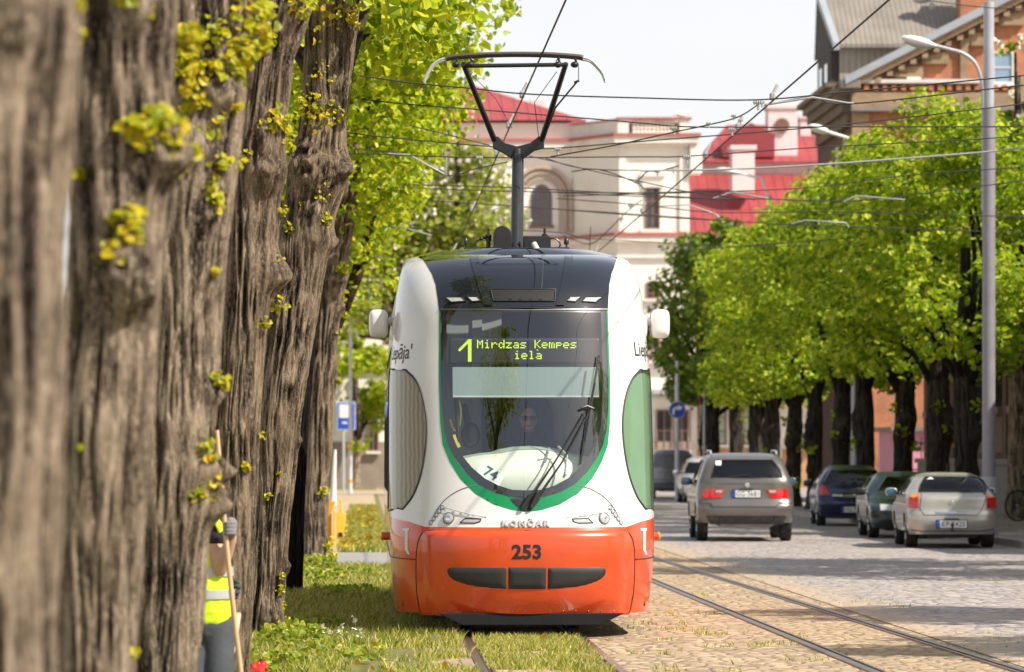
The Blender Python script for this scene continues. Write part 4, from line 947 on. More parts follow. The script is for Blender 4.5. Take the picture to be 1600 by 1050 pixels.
bigcrown('bright lime standing just beyond the shaded trunk, crown reaching toward the wires', 64.5, -.85, 612, [(2.9,-.5,.8),(3.9,-.3,1.2),(5.0,-.1,1.6),(6.2,.1,2.0),(7.4,.2,2.5),(8.6,.3,2.6),(9.7,.1,2.0)], 13000, .11, LEAF, 'bright lime crowns left of the tram', tr=.15, base=2.6)
bigcrown('bright lime farthest up the verge, mostly hidden behind its two neighbours', 73, -1.2, 613, [(3.0,-.5,1.1),(4.4,-.2,1.6),(6,0,2.1),(7.6,.1,2.5),(9.2,.1,2.4)], 9000, .12, LEAF, 'bright lime crowns left of the tram', tr=.25, base=2.4)
# blossoming chestnut and lesser trees before the station
bigcrown('old chestnut in blossom spreading before the pale station building', 148, 2.4, 711, [(6.4,-1.2,2.6),(8.5,-.2,3.6),(10.8,0,3.8),(12.8,.2,3.2),(14.6,-.2,2.2)], 12500, .24, LEAFC, 'blossoming chestnuts before the station', tr=.5, base=5.2, cl=.55, blossom=1100)
bigcrown('smaller chestnut in blossom left of the old one, behind the poles', 140, -1.8, 712, [(5.4,-.6,2.0),(7.6,-.2,2.8),(9.8,0,2.8),(11.5,0,2.0)], 6500, .22, LEAFC, 'blossoming chestnuts before the station', tr=.4, base=4.2, cl=.6, blossom=500)
bigcrown('low fresh green lime behind the white post and the tram stop', 176, -.4, 713, [(2.6,0,1.3),(4.2,.1,1.9),(6.0,.1,1.8),(7.4,0,1.2)], 4200, .22, LEAF, None, tr=.2, base=2.0, cl=.7)
# --- the clipped limes on the right pavement
KINDS = []
def rtree_proto(seed, mat, n, size, rx=2.4, zc=5.85, rz=2.4):
    r2 = np.random.RandomState(seed); t = thing('pavement_lime', None, 'tree', (0, 0, 0))
    lb = []
    for k in range(64):
        a = r2.rand()*6.28; z = zc+rz*(2*r2.rand()-1); pr = rx*(1-.42*max(0, (z-zc)/rz)**2)*(1-.25*max(0, (zc-z)/rz)**3); d = pr*math.sqrt(r2.rand())*.86
        lb.append((d*math.cos(a), d*math.sin(a), z, .66, .66, .54))
    crown('crown', r2, n, lb, size, mat, t, clumps=1.3, simple=False, up=.9)
    trunk([(0, 0, -.05, .23), (.02, .0, 1.2, .20), (.05, 0, 2.4, .21), (.1, 0, 3.6, .16), (.05, 0, 5.6, .08)], seed, 80, .04, .03, [(4.4, 1.9, .25, .10), (5.3, 2.3, .2, .09), (3.9, 1.1, .15, .06)], mat=BARKD, parent=t)
    limbs('limb', r2, (.05, 0, 2.7), [tuple(.72*q if k < 2 else 3.2+(q-3.2)*.75 for k, q in enumerate(lb[i][:3])) for i in range(0, 64, 9)], .09, BARKD, t)
    k = 30; it = [((.05+.22*math.cos(a), .22*math.sin(a), z), .18, kk, .10) for a, z, kk in ((4.3, 2.0, 36), (5.6, 1.7, 26), (5.2, .7, 14), (3.6, 2.5, 20))]
    sprouts('sprout_leaves', r2, it, t, (0, 0, 0), LEAF)
    return t
protos = [rtree_proto(800+i, m, n, sz) for i, (m, n, sz) in enumerate(((LEAFM, 11500, .125), (LEAFM, 13500, .12), (LEAFM, 11000, .13), (LEAFD, 8000, .17)))]
# trees before the frame's right edge throw the shade bands; the rest show
rows = [(28.5, 0, None, 1.0), (35.0, 1, None, 1.0), (49.0, 2, None, 1.05), (54.0, 0, None, 1.0),
 (75.5, 1, 'clipped lime directly behind the tall lamp post', 1.0), (80.5, 0, 'clipped lime with a sprouting trunk right behind the pale gold saloon', 1.0), (86, 2, 'clipped lime behind the dark green car, left of the sprouting trunk', .98), (92, 1, 'clipped lime with a bright tuft on its trunk, above the blue hatchback', .98),
 (96.6, 0, 'clipped lime over the left end of the blue hatchback', .96), (102, 2, 'clipped lime between the blue hatchback and the grey off-roader', .96), (107, 1, 'clipped lime just right of the grey off-roader in the row', .95), (112, 0, 'clipped lime directly behind the grey off-roader, right one of that pair', .95), (116.5, 2, 'clipped lime directly behind the grey off-roader, left one of that pair', .93),
 (126, 3, 'dark leaved lime behind the left half of the grey off-roader', .95), (134, 3, 'dark leaved lime second from the far end of the pavement row', .95), (139.5, 3, 'dark leaved lime at the far end of the pavement row, beside the round blue sign', .92)]
used = set(); r9 = np.random.RandomState(5)
for Y, k, lab, sc in rows:
    o = protos[k] if k not in used else copy_tree(protos[k])
    used.add(k); o.location = (11.95+r9.normal()*.08+.25*(Y > 120), Y, .13 if Y < 112 else 0); o.rotation_euler = (0, 0, r9.rand()*6.28); o.scale = (sc*(.97+.1*r9.rand()), sc*(.97+.1*r9.rand()), sc*(.98+.07*r9.rand())*(1.13 if Y > 120 else 1))
    tag(o, lab or 'clipped pavement lime standing past the right edge of the view', 'tree', 'clipped limes along the right pavement')
bigcrown('chestnut in blossom showing beyond the lamp post, above the pavement limes', 88, 15.0, 715, [(6.8,.2,1.2),(8.2,.1,1.3),(9.6,.1,1.1),(10.6,0,.7)], 3600, .2, LEAFD, None, tr=.28, base=4.5, cl=.7, blossom=150)
# ---------------------------------------------------------------- parked cars
CG_DARK = glass('tinted_car_glass', (.10,.11,.12), 1.7); CG_CLEAR = glass('car_glass', (.55,.62,.62), 1.6)
M_tyre = pbr('tyre_rubber', (.018,.017,.016), .8, var=.3, vs=12, dirt=(.10,.08,.06)); M_alloy = pbr('alloy_rim', (.45,.45,.46), .3, .9, var=.15)
M_tail = pbr('red_lamp_lens', (.55,.012,.012), .15, var=.2, vs=25, coat=1); M_plate = pbr('plate_white', (.78,.78,.76), .4, var=.03); M_eu = pbr('plate_blue', (.02,.08,.5), .4)
M_int = pbr('car_interior', (.03,.03,.03), .8); M_plast = pbr('bumper_plastic', (.035,.034,.033), .6, var=.2, vs=10, dirt=(.10,.085,.07)); M_mirr = pbr('mirror_blue_glass', (.03,.13,.22), .08, .4, coat=1)
def carpaint(name, col, metal=.55, rough=.32): return pbr(name, col, rough, metal, var=.07, vs=2.2, coat=.7, dirt=tuple(c*.7+.05 for c in col))
class Car:
    def __init__(s, name, label, X, Y, w, a, b, Ln, paint, zb=.24, wr=.30, axles=(.72, 2.95), n=4.0, D=.42, grp='cars parked along the right kerb', z0=.012, glassm=None, rim=True):
        s.t = thing(name, label, 'car', (X, Y, z0), group=grp); s.X, s.Y, s.paint, s.zb, s.wr = X, Y, paint, zb, wr
        s.S = Shell(w, a, n, D, Ln, b, 4.0, .45); s.zt = w[-1][0]; s.ax = axles; s.g = glassm or CG_DARK; s.h = []; s.rim = rim
    def f(s, px, py): return s.S.front(px, py, s.X, s.Y)
    def fl(s, pts): return [s.f(*p) for p in pts]
    def side(s, pts, sg):
        """(y,z) outline on a flank -> (u,z)"""
        q = [(float(s.S.y2u(y, z, sg)), z) for y, z in pts]; return q
    def body(s, rear, sides, screen):
        S_ = s.S; low = []
        def arches(sg, ys):
            o = []
            for yc in ys:
                R_ = s.wr+.055
                for k in range(15):
                    q = math.pi*(k/14)*1.16-.08*math.pi; y, z = yc-R_*math.cos(q), s.wr+R_*math.sin(q)
                    if z >= s.zb: o.append((float(S_.y2u(y, z, sg)), z))
            return o
        L_ = arches(-1, s.ax); R__ = arches(1, s.ax)
        low = [(-3, s.zb)]+[q for q in L_[::-1]]+[(-.9, s.zb), (.9, s.zb)]+R__+[(3, s.zb)]
        outer = low+[(3, s.zt), (-3, s.zt)]
        holes = ([rear] if rear else [])+[s.side(q, sg) for q in sides for sg in (-1, 1)]
        s.b = S_.patch('body', outer, s.paint, s.t, holes=holes, res=.05, side=1.5)
        for sg in (-1, 1):
            l = [(2.999*sg, screen[0]), (2.15*sg, screen[0]), (2.22*sg, screen[1]), (2.999*sg, screen[1])]
            S_.patch('far_screen', l if sg > 0 else l[::-1], s.g, s.t, off=.004, res=.08)
        if rear:
            s.rw = S_.patch('rear_window', rear, s.g, s.t, off=-.004, res=.06)
            mb = MB(); S_.line(mb, rear, .010, .0, 5, closed=True, k=3); mb.build('seal', M_rubber, s.rw, smooth=True)
        for q in sides:
            for sg in (-1, 1):
                w_ = S_.patch('side_window', s.side(q, sg), s.g, s.t, off=-.004, res=.08, side=1.5)
                mb = MB(); S_.line(mb, s.side(q, sg), .010, .0, 5, closed=True, k=3); mb.build('seal', M_rubber, w_, smooth=True)
        u = np.linspace(-3, 3, 97); p = S_.pt(u, np.full(97, s.zt)); cy = p[:, 1].mean(); mb = MB(); k = len(u)
        rings = [p]+[np.stack([p[:, 0]*q, cy+(p[:, 1]-cy)*q, p[:, 2]+h], 1) for q, h in ((.9, .018), (.6, .032), (.2, .036))]
        vs = np.concatenate(rings); fs = [(r*k+i, r*k+i+1, (r+1)*k+i+1, (r+1)*k+i) for r in range(3) for i in range(k-1)]+[tuple(3*k+i for i in range(k))]
        mb.add(vs, fs); mb.build('roof', s.paint, s.t, smooth=True)
        mb = MB(); wb = float(S_.w(.5))*.9; mb.box(-wb, wb, .25, S_.L-.3, s.zb+.02, s.zb+.14); mb.box(-wb*.6, wb*.6, .2, S_.L-.4, s.zb-.06, s.zb+.02); mb.build('underbody', M_int, s.t)
        wx = float(S_.w(.45))-.11
        for yc in s.ax:
            for sg in (-1, 1):
                T = Matrix.Translation((sg*wx, yc, s.wr)) @ Matrix.Rotation(R(90)*sg, 4, 'Y'); r = s.wr
                mb = MB(); mb.lathe([(r*.64, -.095), (r*.93, -.10), (r, -.075), (r, .075), (r*.93, .10), (r*.64, .095)], T, 36); wl = mb.build('wheel', M_tyre, s.t, smooth=True)
                mb = MB(); mb.lathe([(r*.66, .09), (r*.60, .075), (r*.55, .04), (r*.2, .06), (0, .065)], T, 24)
                for k in range(5):
                    a = k*2*math.pi/5; mb.tube([T @ Vector((r*.15*math.cos(a), r*.15*math.sin(a), .07)), T @ Vector((r*.6*math.cos(a), r*.6*math.sin(a), .075))], .03, 6)
                mb.build('rim', M_alloy if s.rim else M_grey, wl, smooth=True)
        return s
    def seats(s, y, z, mat=M_int, hr=True):
        mb = MB()
        for sg in (-1, 1):
            mb.ell((sg*.33, y, z-.22), (.22, .08, .28), 16, 10, .7)
            if hr: mb.ell((sg*.33, y+.03, z+.10), (.12, .05, .085), 14, 8, .7)
        mb.build('seat', mat, s.t, smooth=True); return s
    def patch(s, name, pts, mat, off=.006, parent=None, res=.03, mirror=False):
        l = s.fl(pts); o = s.S.patch(name, l, mat, parent or s.t, off=off, res=res)
        if mirror: s.S.patch(name, mir(l), mat, parent or s.t, off=off, res=res)
        return o
    def line(s, name, pts, r, mat, off=.0, parent=None):
        mb = MB(); s.S.line(mb, s.fl(pts), r, off, 6, k=6); return mb.build(name, mat, parent or s.t, smooth=True)
    def plate(s, px, py, w, h, txt, off=.02):
        u, z = s.f(px, py); c = Vector(s.S.pt(u, z)); c.y -= off
        mb = MB(); mb.box(c.x-w/2-.012, c.x+w/2+.012, c.y, c.y+.02, c.z-h/2-.012, c.z+h/2+.012); fr = mb.build('plate_frame', M_ink, s.t)
        mb = MB(); mb.box(c.x-w/2, c.x+w/2, c.y-.004, c.y+.01, c.z-h/2, c.z+h/2); pl = mb.build('number_plate', M_plate, fr)
        mb = MB(); mb.box(c.x-w/2, c.x-w/2+w*.10, c.y-.006, c.y, c.z-h/2, c.z+h/2); mb.build('plate_band', M_eu, fr)
        text_obj('plate_lettering', txt, h*.98, M_ink, fr, lambda x, y, z_: Vector((c.x+w*.05+x*.86, c.y-.007+z_, c.z-h*.33+y)), space=1.1)
        mb = MB(); mb.box(c.x-.12, c.x+.12, c.y-.02, c.y+.02, c.z+h/2+.015, c.z+h/2+.035); mb.build('plate_lamp', M_plast, s.t)
    def mirror(s, y, z, sg, mat, glassm=None, d=.13):
        x = float(s.S.w(z)); c = (sg*(x+.12), y, z); mb = MB(); mb.ell(c, (.105, .07, .075), 18, 12, .6); m = mb.build('door_mirror', mat, s.t, smooth=True)
        mb = MB(); mb.tube([(sg*(x-.02), y+.02, z-.03), (sg*(x+.06), y, z-.03)], .025, 8); mb.build('stalk', M_plast, m, smooth=True)
        if glassm is not None:
            mb = MB(); mb.ell((c[0], y-.066, z), (.088, .008, .058), 18, 8, .6); mb.build('mirror_glass', glassm, m, smooth=True)
    def badge(s, px, py, r, bar=True):
        u, z = s.f(px, py); c = Vector(s.S.pt(u, z)+s.S.nrm(u, z)*.012); mb = MB()
        mb.tube([(c.x+r*math.cos(q), c.y, c.z+r*math.sin(q)) for q in np.linspace(0, 2*math.pi, 21)], r*.16, 6, cap=False)
        if bar: mb.prism([(c.x-r*1.0, c.z+r*.15), (c.x+r*.15, c.z+r*.05), (c.x+r*.05, c.z+r*.3), (c.x+r*1.0, c.z-r*.15), (c.x-r*.15, c.z-r*.05), (c.x-r*.05, c.z-r*.3)], 'y', c.y-.004, c.y+.006)
        else: mb.lathe([(r*.85, 0), (r*.6, .006), (0, .008)], Matrix.Translation(c) @ Matrix.Rotation(R(90), 4, 'X'), 18)
        mb.build('badge', M_chrome, s.t, smooth=True)
# grey-brown off-roader driving away
P_suv = carpaint('warm_grey_paint', (.165,.15,.135)); P_gold = carpaint('pale_gold_paint', (.47,.44,.385)); P_blue = carpaint('deep_blue_paint', (.007,.012,.065), .25); P_grn = carpaint('dark_teal_paint', (.012,.036,.042), .3); P_van = carpaint('grey_van_paint', (.22,.215,.21)); P_sil = carpaint('silver_white_paint', (.52,.52,.53), .4)
c = Car('off_roader', 'warm grey off-roader with high set tail lamps, seen from behind in mid street', 6.93, 69.8,
        [(.24,.80),(.45,.875),(.85,.89),(1.05,.865),(1.3,.78),(1.5,.70),(1.58,.62)], [(.24,.14),(.40,.05),(.55,.0),(.66,.0),(.72,.07),(.8,.10),(1.1,.13),(1.2,.18),(1.48,.40),(1.54,.52),(1.58,.75)],
        [(.24,.12),(.5,.0),(.85,.08),(.93,.5),(.98,1.0),(1.05,1.25),(1.45,1.75),(1.58,2.2)], 4.25, P_suv, zb=.34, wr=.335, axles=(.78, 3.35), grp=None)
rw = c.fl([(1117,719.5),(1205,719.5),(1218,735),(1222,748),(1110,748),(1112,735)])
c.body(rw, [[(.72,1.06),(.95,1.45),(1.75,1.48),(1.75,1.06)], [(1.83,1.06),(1.83,1.48),(2.35,1.46),(2.75,1.06)]], (1.0, 1.5)).seats(1.9, 1.18)
for q in ([(1099,765),(1132,765.5),(1127,779),(1098,780)],):
    l = c.fl(q); c.S.patch('tail_lamp', l, M_tail, c.t, off=.012, res=.03); c.S.patch('tail_lamp', mir(l), M_tail, c.t, off=.012, res=.03)
c.patch('lamp_inset', [(1118,767),(1129,767),(1127,771),(1118,771)], M_lens, .018, mirror=True)
c.line('tailgate_seam', [(1094,787),(1110,788),(1114,793),(1212,793),(1216,788),(1237,787)], .007, M_ink)
c.line('tailgate_seam', [(1105,757),(1225,757)], .006, M_ink)
c.patch('rear_valance', [(1104,807),(1228,807),(1222,820),(1110,820)], M_plast, .008); c.patch('bumper_trim', [(1122,819),(1210,819),(1204,823),(1128,823)], P_suv, .02)
for x in (1120, 1127, 1205, 1212):
    u, z = c.f(x, 812); p = c.S.pt(u, z); mb = MB(); mb.tube([(p[0], p[1]-.03, p[2]), (p[0], p[1]+.15, p[2])], .032, 12); mb.build('exhaust_pipe', M_dkmet, c.t, smooth=True)
c.plate(1166, 772.5, .50, .125, 'GG-3681'); c.badge(1167, 759, .038, False); c.mirror(2.35, 1.08, -1, P_suv, M_mirr); c.mirror(2.35, 1.08, 1, P_suv, M_mirr)
c.line('rear_wiper', [(1140,746),(1168,744)], .008, M_ink, .012); c.patch('window_sticker', [(1117,721),(1126,721),(1126,728),(1117,728)], M_plate, .004)
for sg in (-1, 1):
    mb = MB(); mb.tube([(sg*.60, .75, 1.58), (sg*.60, .9, 1.645), (sg*.60, 2.0, 1.655), (sg*.6, 2.15, 1.60)], .018, 8); mb.build('roof_rail', M_galv, c.t, smooth=True)
# pale gold saloon
c.t.rotation_euler.z = R(-2.2)
c = Car('saloon_car', 'pale gold saloon with orange topped tail lamps parked before the tall lamp post', 9.93, 64.8,
        [(.2,.70),(.4,.75),(.7,.765),(.9,.75),(1.05,.66),(1.2,.55),(1.245,.48)], [(.2,.12),(.35,.03),(.48,.0),(.58,.02),(.63,.07),(.85,.10),(.89,.15),(.905,.36),(.93,.45),(1.15,.80),(1.22,1.0),(1.245,1.25)],
        [(.2,.1),(.45,.0),(.65,.08),(.74,.5),(.8,.95),(.84,1.05),(1.15,1.5),(1.245,1.9)], 3.95, P_gold, zb=.235, wr=.275, axles=(.80, 3.1), glassm=CG_CLEAR)
rw = c.fl([(1440,746),(1526,746),(1534,758),(1537,770.5),(1432,770.5),(1434,758)])
c.body(rw, [[(1.05,.90),(1.2,1.12),(1.75,1.17),(1.75,.90)], [(1.82,.90),(1.82,1.17),(2.15,1.15),(2.6,.90)]], (.82, 1.2))
SEATG = pbr('grey_seat_cloth', (.20,.19,.17), .8); c.seats(1.9, .99, SEATG); mb = MB(); mb.box(-.6, .6, .55, 1.0, .84, .86); mb.box(-.6, .6, 1.0, 1.15, .6, .98); mb.build('parcel_shelf', M_int, c.t)
for l in (lambda q: q, mir):
    tl_ = c.S.patch('tail_lamp', l(c.fl([(1418,781),(1420,778),(1434.5,776),(1435,795),(1418,795)])), M_tail, c.t, off=.010, res=.03)
    c.S.patch('indicator_lens', l(c.fl([(1421,777.5),(1428,773),(1434.5,772),(1434.5,777.5),(1426,779.5)])), M_amber, tl_, off=.014, res=.03)
c.line('boot_seam', [(1436,771),(1437,796),(1444,806),(1527,806),(1534,796),(1535,771)], .006, M_ink); c.line('bumper_seam', [(1424,829),(1440,831),(1530,831),(1550,828)], .008, M_ink)
c.patch('brake_light', [(1473,772),(1500,772),(1500,774.5),(1473,774.5)], M_tail, .008); c.patch('handle_strip', [(1460,801),(1512,801),(1510,804),(1462,804)], M_chrome, .008)
c.plate(1487, 820, .50, .125, 'KP-2420'); c.badge(1486, 786, .034); c.mirror(2.4, .93, -1, P_gold, M_mirr); c.mirror(2.4, .93, 1, P_gold, M_mirr)
mb = MB(); p = c.S.pt(*c.f(1486, 840)); mb.tube([(p[0], p[1]+.2, .30), (p[0], p[1]-.10, .29), (p[0], p[1]-.14, .33), (p[0], p[1]-.14, .38)], .016, 8); mb.ell((p[0], p[1]-.14, .40), (.028,.028,.028), 12, 8); mb.build('tow_bar', RUST, c.t, smooth=True)
c.patch('window_sticker', [(1443,750),(1449,746.5),(1455,750)], M_plate, .004, res=.02)
mb = MB(); mb.tube([(.0, 1.35, 1.26), (0, 1.15, 1.42)], .004, 5); mb.build('aerial', M_ink, c.t); c.t.rotation_euler.z = R(-3.6)
# dark blue hatchback
c = Car('hatchback', 'dark blue hatchback with chrome tailgate strip parked behind the dark green car', 10.73, 84.5,
        [(.2,.70),(.4,.76),(.7,.775),(.88,.755),(1.1,.65),(1.25,.55),(1.31,.47)], [(.2,.12),(.35,.03),(.5,.0),(.6,.03),(.68,.08),(.88,.12),(.93,.16),(1.2,.36),(1.28,.5),(1.31,.72)],
        [(.2,.1),(.45,.0),(.65,.08),(.78,.6),(.84,.9),(1.2,1.45),(1.31,1.85)], 3.7, P_blue, zb=.22, wr=.28, axles=(.66, 2.95))
c.body(c.fl([(1295,735.5),(1369,735.5),(1377,750),(1379,758),(1285,758),(1288,750)]), [[(.62,.92),(.78,1.2),(1.6,1.24),(1.6,.92)], [(1.66,.92),(1.66,1.24),(2.1,1.2),(2.45,.92)]], (.85, 1.25)).seats(1.8, 1.0)
for l in (lambda q: q, mir): c.S.patch('tail_lamp', l(c.fl([(1279,762),(1284,758.5),(1290,762),(1298,774.5),(1281,774)])), M_tail, c.t, off=.010, res=.03)
c.patch('chrome_strip', [(1300,773.5),(1364,773.5),(1364,776.5),(1333,777.5),(1300,776.5)], M_chrome, .008); c.line('tailgate_seam', [(1280,783),(1300,789),(1364,789),(1384,783)], .006, M_ink)
c.plate(1333, 797, .50, .12, 'HU-7105'); c.badge(1332, 768, .048); c.mirror(2.2, .93, -1, P_blue); c.patch('bumper_insert', [(1285,806),(1380,806),(1376,811),(1290,811)], M_plast, .006)
c.t.rotation_euler.z = R(-3.6)
# dark green car facing the camera
c = Car('green_car', 'dark green car facing the camera, half hidden by the pale gold saloon', 10.27, 72.3,
        [(.2,.68),(.4,.74),(.65,.75),(.85,.735),(1.05,.63),(1.17,.53),(1.22,.46)], [(.2,.08),(.35,.0),(.48,.0),(.56,.04),(.64,.16),(.70,.55),(.75,.85),(.79,.95),(1.1,1.40),(1.18,1.6),(1.22,1.85)],
        [(.2,.1),(.45,.0),(.7,.06),(.85,.2),(.88,.6),(1.15,1.0),(1.22,1.3)], 3.9, P_grn, zb=.2, wr=.275, axles=(.75, 3.0), glassm=CG_CLEAR)
c.body(c.fl([(1379,745),(1465,745),(1474,757),(1478,768),(1367,768),(1371,757)]), [[(1.35,.86),(1.65,1.10),(2.2,1.14),(2.2,.86)], [(2.26,.86),(2.26,1.14),(2.8,1.08),(3.0,.86)]], (.82, 1.15)).seats(2.2, .93)
c.rw.name = 'windscreen'
for l in (lambda q: q, mir): c.S.patch('headlight', l(c.fl([(1374,789),(1399,790.5),(1400,799.5),(1376,799)])), M_lens, c.t, off=.010, res=.03)
c.patch('grille', [(1403,792),(1441,792),(1439,799),(1405,799)], M_ink, .008); c.patch('bumper_strip', [(1362,801.5),(1482,801.5),(1482,805.5),(1362,805.5)], M_plast, .016); c.patch('lower_intake', [(1376,814),(1468,814),(1462,823),(1382,823)], M_ink, .006)
c.line('bonnet_seam', [(1372,787),(1378,777),(1384,772)], .005, M_ink); c.mirror(1.15, .88, -1, M_ink); c.mirror(1.15, .88, 1, M_ink); c.plate(1422, 809, .46, .1, 'JE-5342')
c.t.rotation_euler.z = R(-3.0)
# far grey people carrier and the small silver hatchback before it
c = Car('people_carrier', 'dusty grey people carrier partly hidden by the tram, farthest car in the street', 10.95, 136,
        [(.25,.74),(.5,.82),(.9,.84),(1.1,.82),(1.45,.72),(1.66,.62),(1.72,.52)], [(.25,.12),(.45,.0),(.6,.0),(.7,.08),(1.05,.10),(1.5,.24),(1.66,.4),(1.72,.65)],
        [(.25,.1),(.5,.0),(.8,.1),(.95,.7),(1.05,1.0),(1.5,1.6),(1.72,2.2)], 4.1, P_van, zb=.3, wr=.32, axles=(.75, 3.3), glassm=pbr('dusty_grey_glass', (.17,.165,.165), .3, var=.15, coat=.4))
c.body([(-.82,1.10),(.82,1.10),(.76,1.56),(-.76,1.56)], [[(.7,1.08),(.85,1.5),(1.9,1.55),(1.9,1.08)], [(2.0,1.08),(2.0,1.55),(2.3,1.5),(2.7,1.08)]], (1.0, 1.6))
for sg in (-1, 1): c.S.patch('tail_lamp', [(sg*a, z) for a, z in ((.70,.88),(1.02,.88),(1.02,1.14),(.80,1.14))], M_tail, c.t, off=.012, res=.04)
c.S.patch('bumper_trim', [(-.8,.5),(.8,.5),(.8,.56),(-.8,.56)], M_plast, c.t, off=.01, res=.06); c.plate(1061, 742, .5, .12, 'EK-4417', off=.03)
c = Car('small_hatchback', 'small silver hatchback with tall red tail lamps tucked behind the off-roader', 11.0, 123,
        [(.2,.68),(.45,.76),(.8,.77),(1.0,.74),(1.3,.62),(1.42,.52),(1.46,.45)], [(.2,.1),(.4,.0),(.55,.0),(.65,.06),(1.0,.10),(1.3,.26),(1.42,.4),(1.46,.6)],
        [(.2,.1),(.45,.0),(.7,.08),(.82,.6),(.9,.85),(1.3,1.4),(1.46,1.8)], 3.5, P_sil, zb=.22, wr=.29, axles=(.62, 2.85))
c.body([(-.70,.95),(.70,.95),(.66,1.32),(-.66,1.32)], [[(.6,.95),(.72,1.28),(1.5,1.34),(1.5,.95)], [(1.58,.95),(1.58,1.34),(2.0,1.3),(2.4,.95)]], (.9, 1.35))
for sg in (-1, 1): c.S.patch('tail_lamp', [(sg*a, z) for a, z in ((.74,.72),(.92,.72),(.90,1.30),(.74,1.30))], M_tail, c.t, off=.012, res=.04)
c.plate(1106, 747, .46, .11, 'FS-2098', off=.03); c.mirror(2.1, .98, -1, P_sil)
# ---------------------------------------------------------------- buildings
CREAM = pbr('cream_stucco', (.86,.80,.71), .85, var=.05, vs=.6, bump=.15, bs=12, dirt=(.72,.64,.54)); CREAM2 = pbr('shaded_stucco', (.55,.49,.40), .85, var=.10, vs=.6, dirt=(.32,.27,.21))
TRIM = pbr('stucco_trim', (.80,.74,.66), .8, var=.08, vs=1.2, dirt=(.62,.54,.45)); PINKT = pbr('red_capping', (.42,.13,.10), .6, var=.15, vs=2)
PINK = pbr('pink_stucco', (.70,.50,.49), .85, var=.08, vs=.6, dirt=(.42,.28,.27)); PINKW = pbr('pale_pink_chimney', (.72,.58,.57), .85, var=.06)
GLZ = pbr('dark_window_pane', (.05,.05,.055), .08, var=.4, vs=2, coat=1); WFR = pbr('brown_window_frame', (.22,.12,.08), .6, var=.15); WFW = pbr('white_window_frame', (.62,.60,.56), .6)
def tinmat(name, col, plane, per=1.7):
    m, t, out = nt(name); p = N(t, 'ShaderNodeBsdfPrincipled'); v = coords(t); sx = N(t, 'ShaderNodeSeparateXYZ'); L(t, v, sx.inputs[0])
    s_ = mth(t, 'ABSOLUTE', mth(t, 'SUBTRACT', mth(t, 'FRACT', mth(t, 'MULTIPLY', sx.outputs[plane], per)), .5)); e = ramp(t, s_, [(.40, (0,0,0)), (.47, (1,1,1))])
    c = mixc(t, ramp(t, noise(t, v, .9, 5, .65), [(.4, (0,0,0)), (.7, (1,1,1))]), col, tuple(q*.72 for q in col)); c = mixc(t, mth(t, 'MULTIPLY', e, .45), c, tuple(q*.45 for q in col))
    L(t, c, p.inputs['Base Color']); p.inputs['Roughness'].default_value = .5; L(t, bumpn(t, e, .7, .04), p.inputs['Normal']); L(t, p.outputs[0], out.inputs[0]); return m
TIN = tinmat('red_tin_roof', (.34,.055,.055), 'X')
CORR = tinmat('grey_corrugated', (.25,.215,.175), 'X', 5.5); BOARD = tinmat('weathered_boards', (.34,.29,.22), 'X', 4.5)
def window(name, b, x0, x1, z0, z1, y, frame=WFR, pane=GLZ, nx=2, nz=3, fw=.07, sill=True, rev=.12):
    """a framed window set in a wall that faces the camera"""
    mb = MB()
    mb.box(x0, x0+fw, y-.02, y+.1, z0, z1); mb.box(x1-fw, x1, y-.02, y+.1, z0, z1); mb.box(x0+fw, x1-fw, y-.02, y+.1, z1-fw, z1); mb.box(x0+fw, x1-fw, y-.02, y+.1, z0, z0+fw)
    for k in range(1, nx): q = x0+(x1-x0)*k/nx; mb.box(q-.03, q+.03, y, y+.06, z0+fw, z1-fw)
    for k in range(1, nz): q = z0+(z1-z0)*k/nz; mb.box(x0+fw, x1-fw, y+.005, y+.055, q-.025, q+.025)
    w_ = mb.build(name, frame, b); mb = MB(); mb.box(x0+fw, x1-fw, y+.03, y+.045, z0+fw, z1-fw); mb.build('pane', pane, w_)
    if sill: mb = MB(); mb.box(x0-.1, x1+.1, y-.14, y, z0-.12, z0); mb.build('sill', TRIM, w_)
    return w_
def bt(o): return lambda x, y, z: None
# --- the pale station building: local coordinates are world coordinates minus its corner
YB = 175.0; bx = lambda px, Y=YB: (px-VX)*Y/FP; bz = lambda py, Y=YB: HC-(py-VY)*Y/FP
st = thing('station_building', 'pale stucco station with arched window, balustrade and red hipped roof behind the tram', 'building', (0, 0, 0))
mb = MB(); zt = bz(188); Y1 = 178.0
mb.prism([(bx(500,Y1), Y1), (bx(893,Y1), Y1), (bx(893,Y1), Y1+18), (bx(500,Y1), Y1+18)], 'z', -.3, bz(192,Y1)); mb.build('main_wall', CREAM, st)
x0, x1 = bx(965), bx(1077); xc = bx(893,Y1)
mb = MB(); mb.prism([(xc-.02, Y1-.01), (x0, YB), (x1, YB), (x1, YB+20), (xc-.02, YB+20)], 'z', -.3, bz(215)); mb.build('bay_wall', CREAM, st)
def band(py0, py1, pr, mat=TRIM, name='cornice', a=500, b=1077):
    z1, z0 = bz(py0), bz(py1); mb = MB(); e = pr
    mb.prism([(xc-.05, Y1-e-.02), (x0-.4*e, YB-e), (x1+e, YB-e), (x1+e, YB+6), (xc-.05, YB+6)], 'z', z0, z1)
    mb.prism([(bx(a,Y1), Y1-e), (xc-.06, Y1-e-.02), (xc-.06, Y1+1), (bx(a,Y1), Y1+1)], 'z', z0+.002, z1-.002); return mb.build(name, mat, st)
band(214, 224, .42); band(209, 214, .50, PINKT); band(224, 229, .25); band(369, 378, .35); band(364, 369, .42, PINKT); band(398, 403, .15); band(560, 568, .3); band(556, 560, .36, PINKT); band(690, 764, .12, pbr('brown_plinth', (.30,.24,.19), .85, var=.2, vs=1.5), 'plinth')
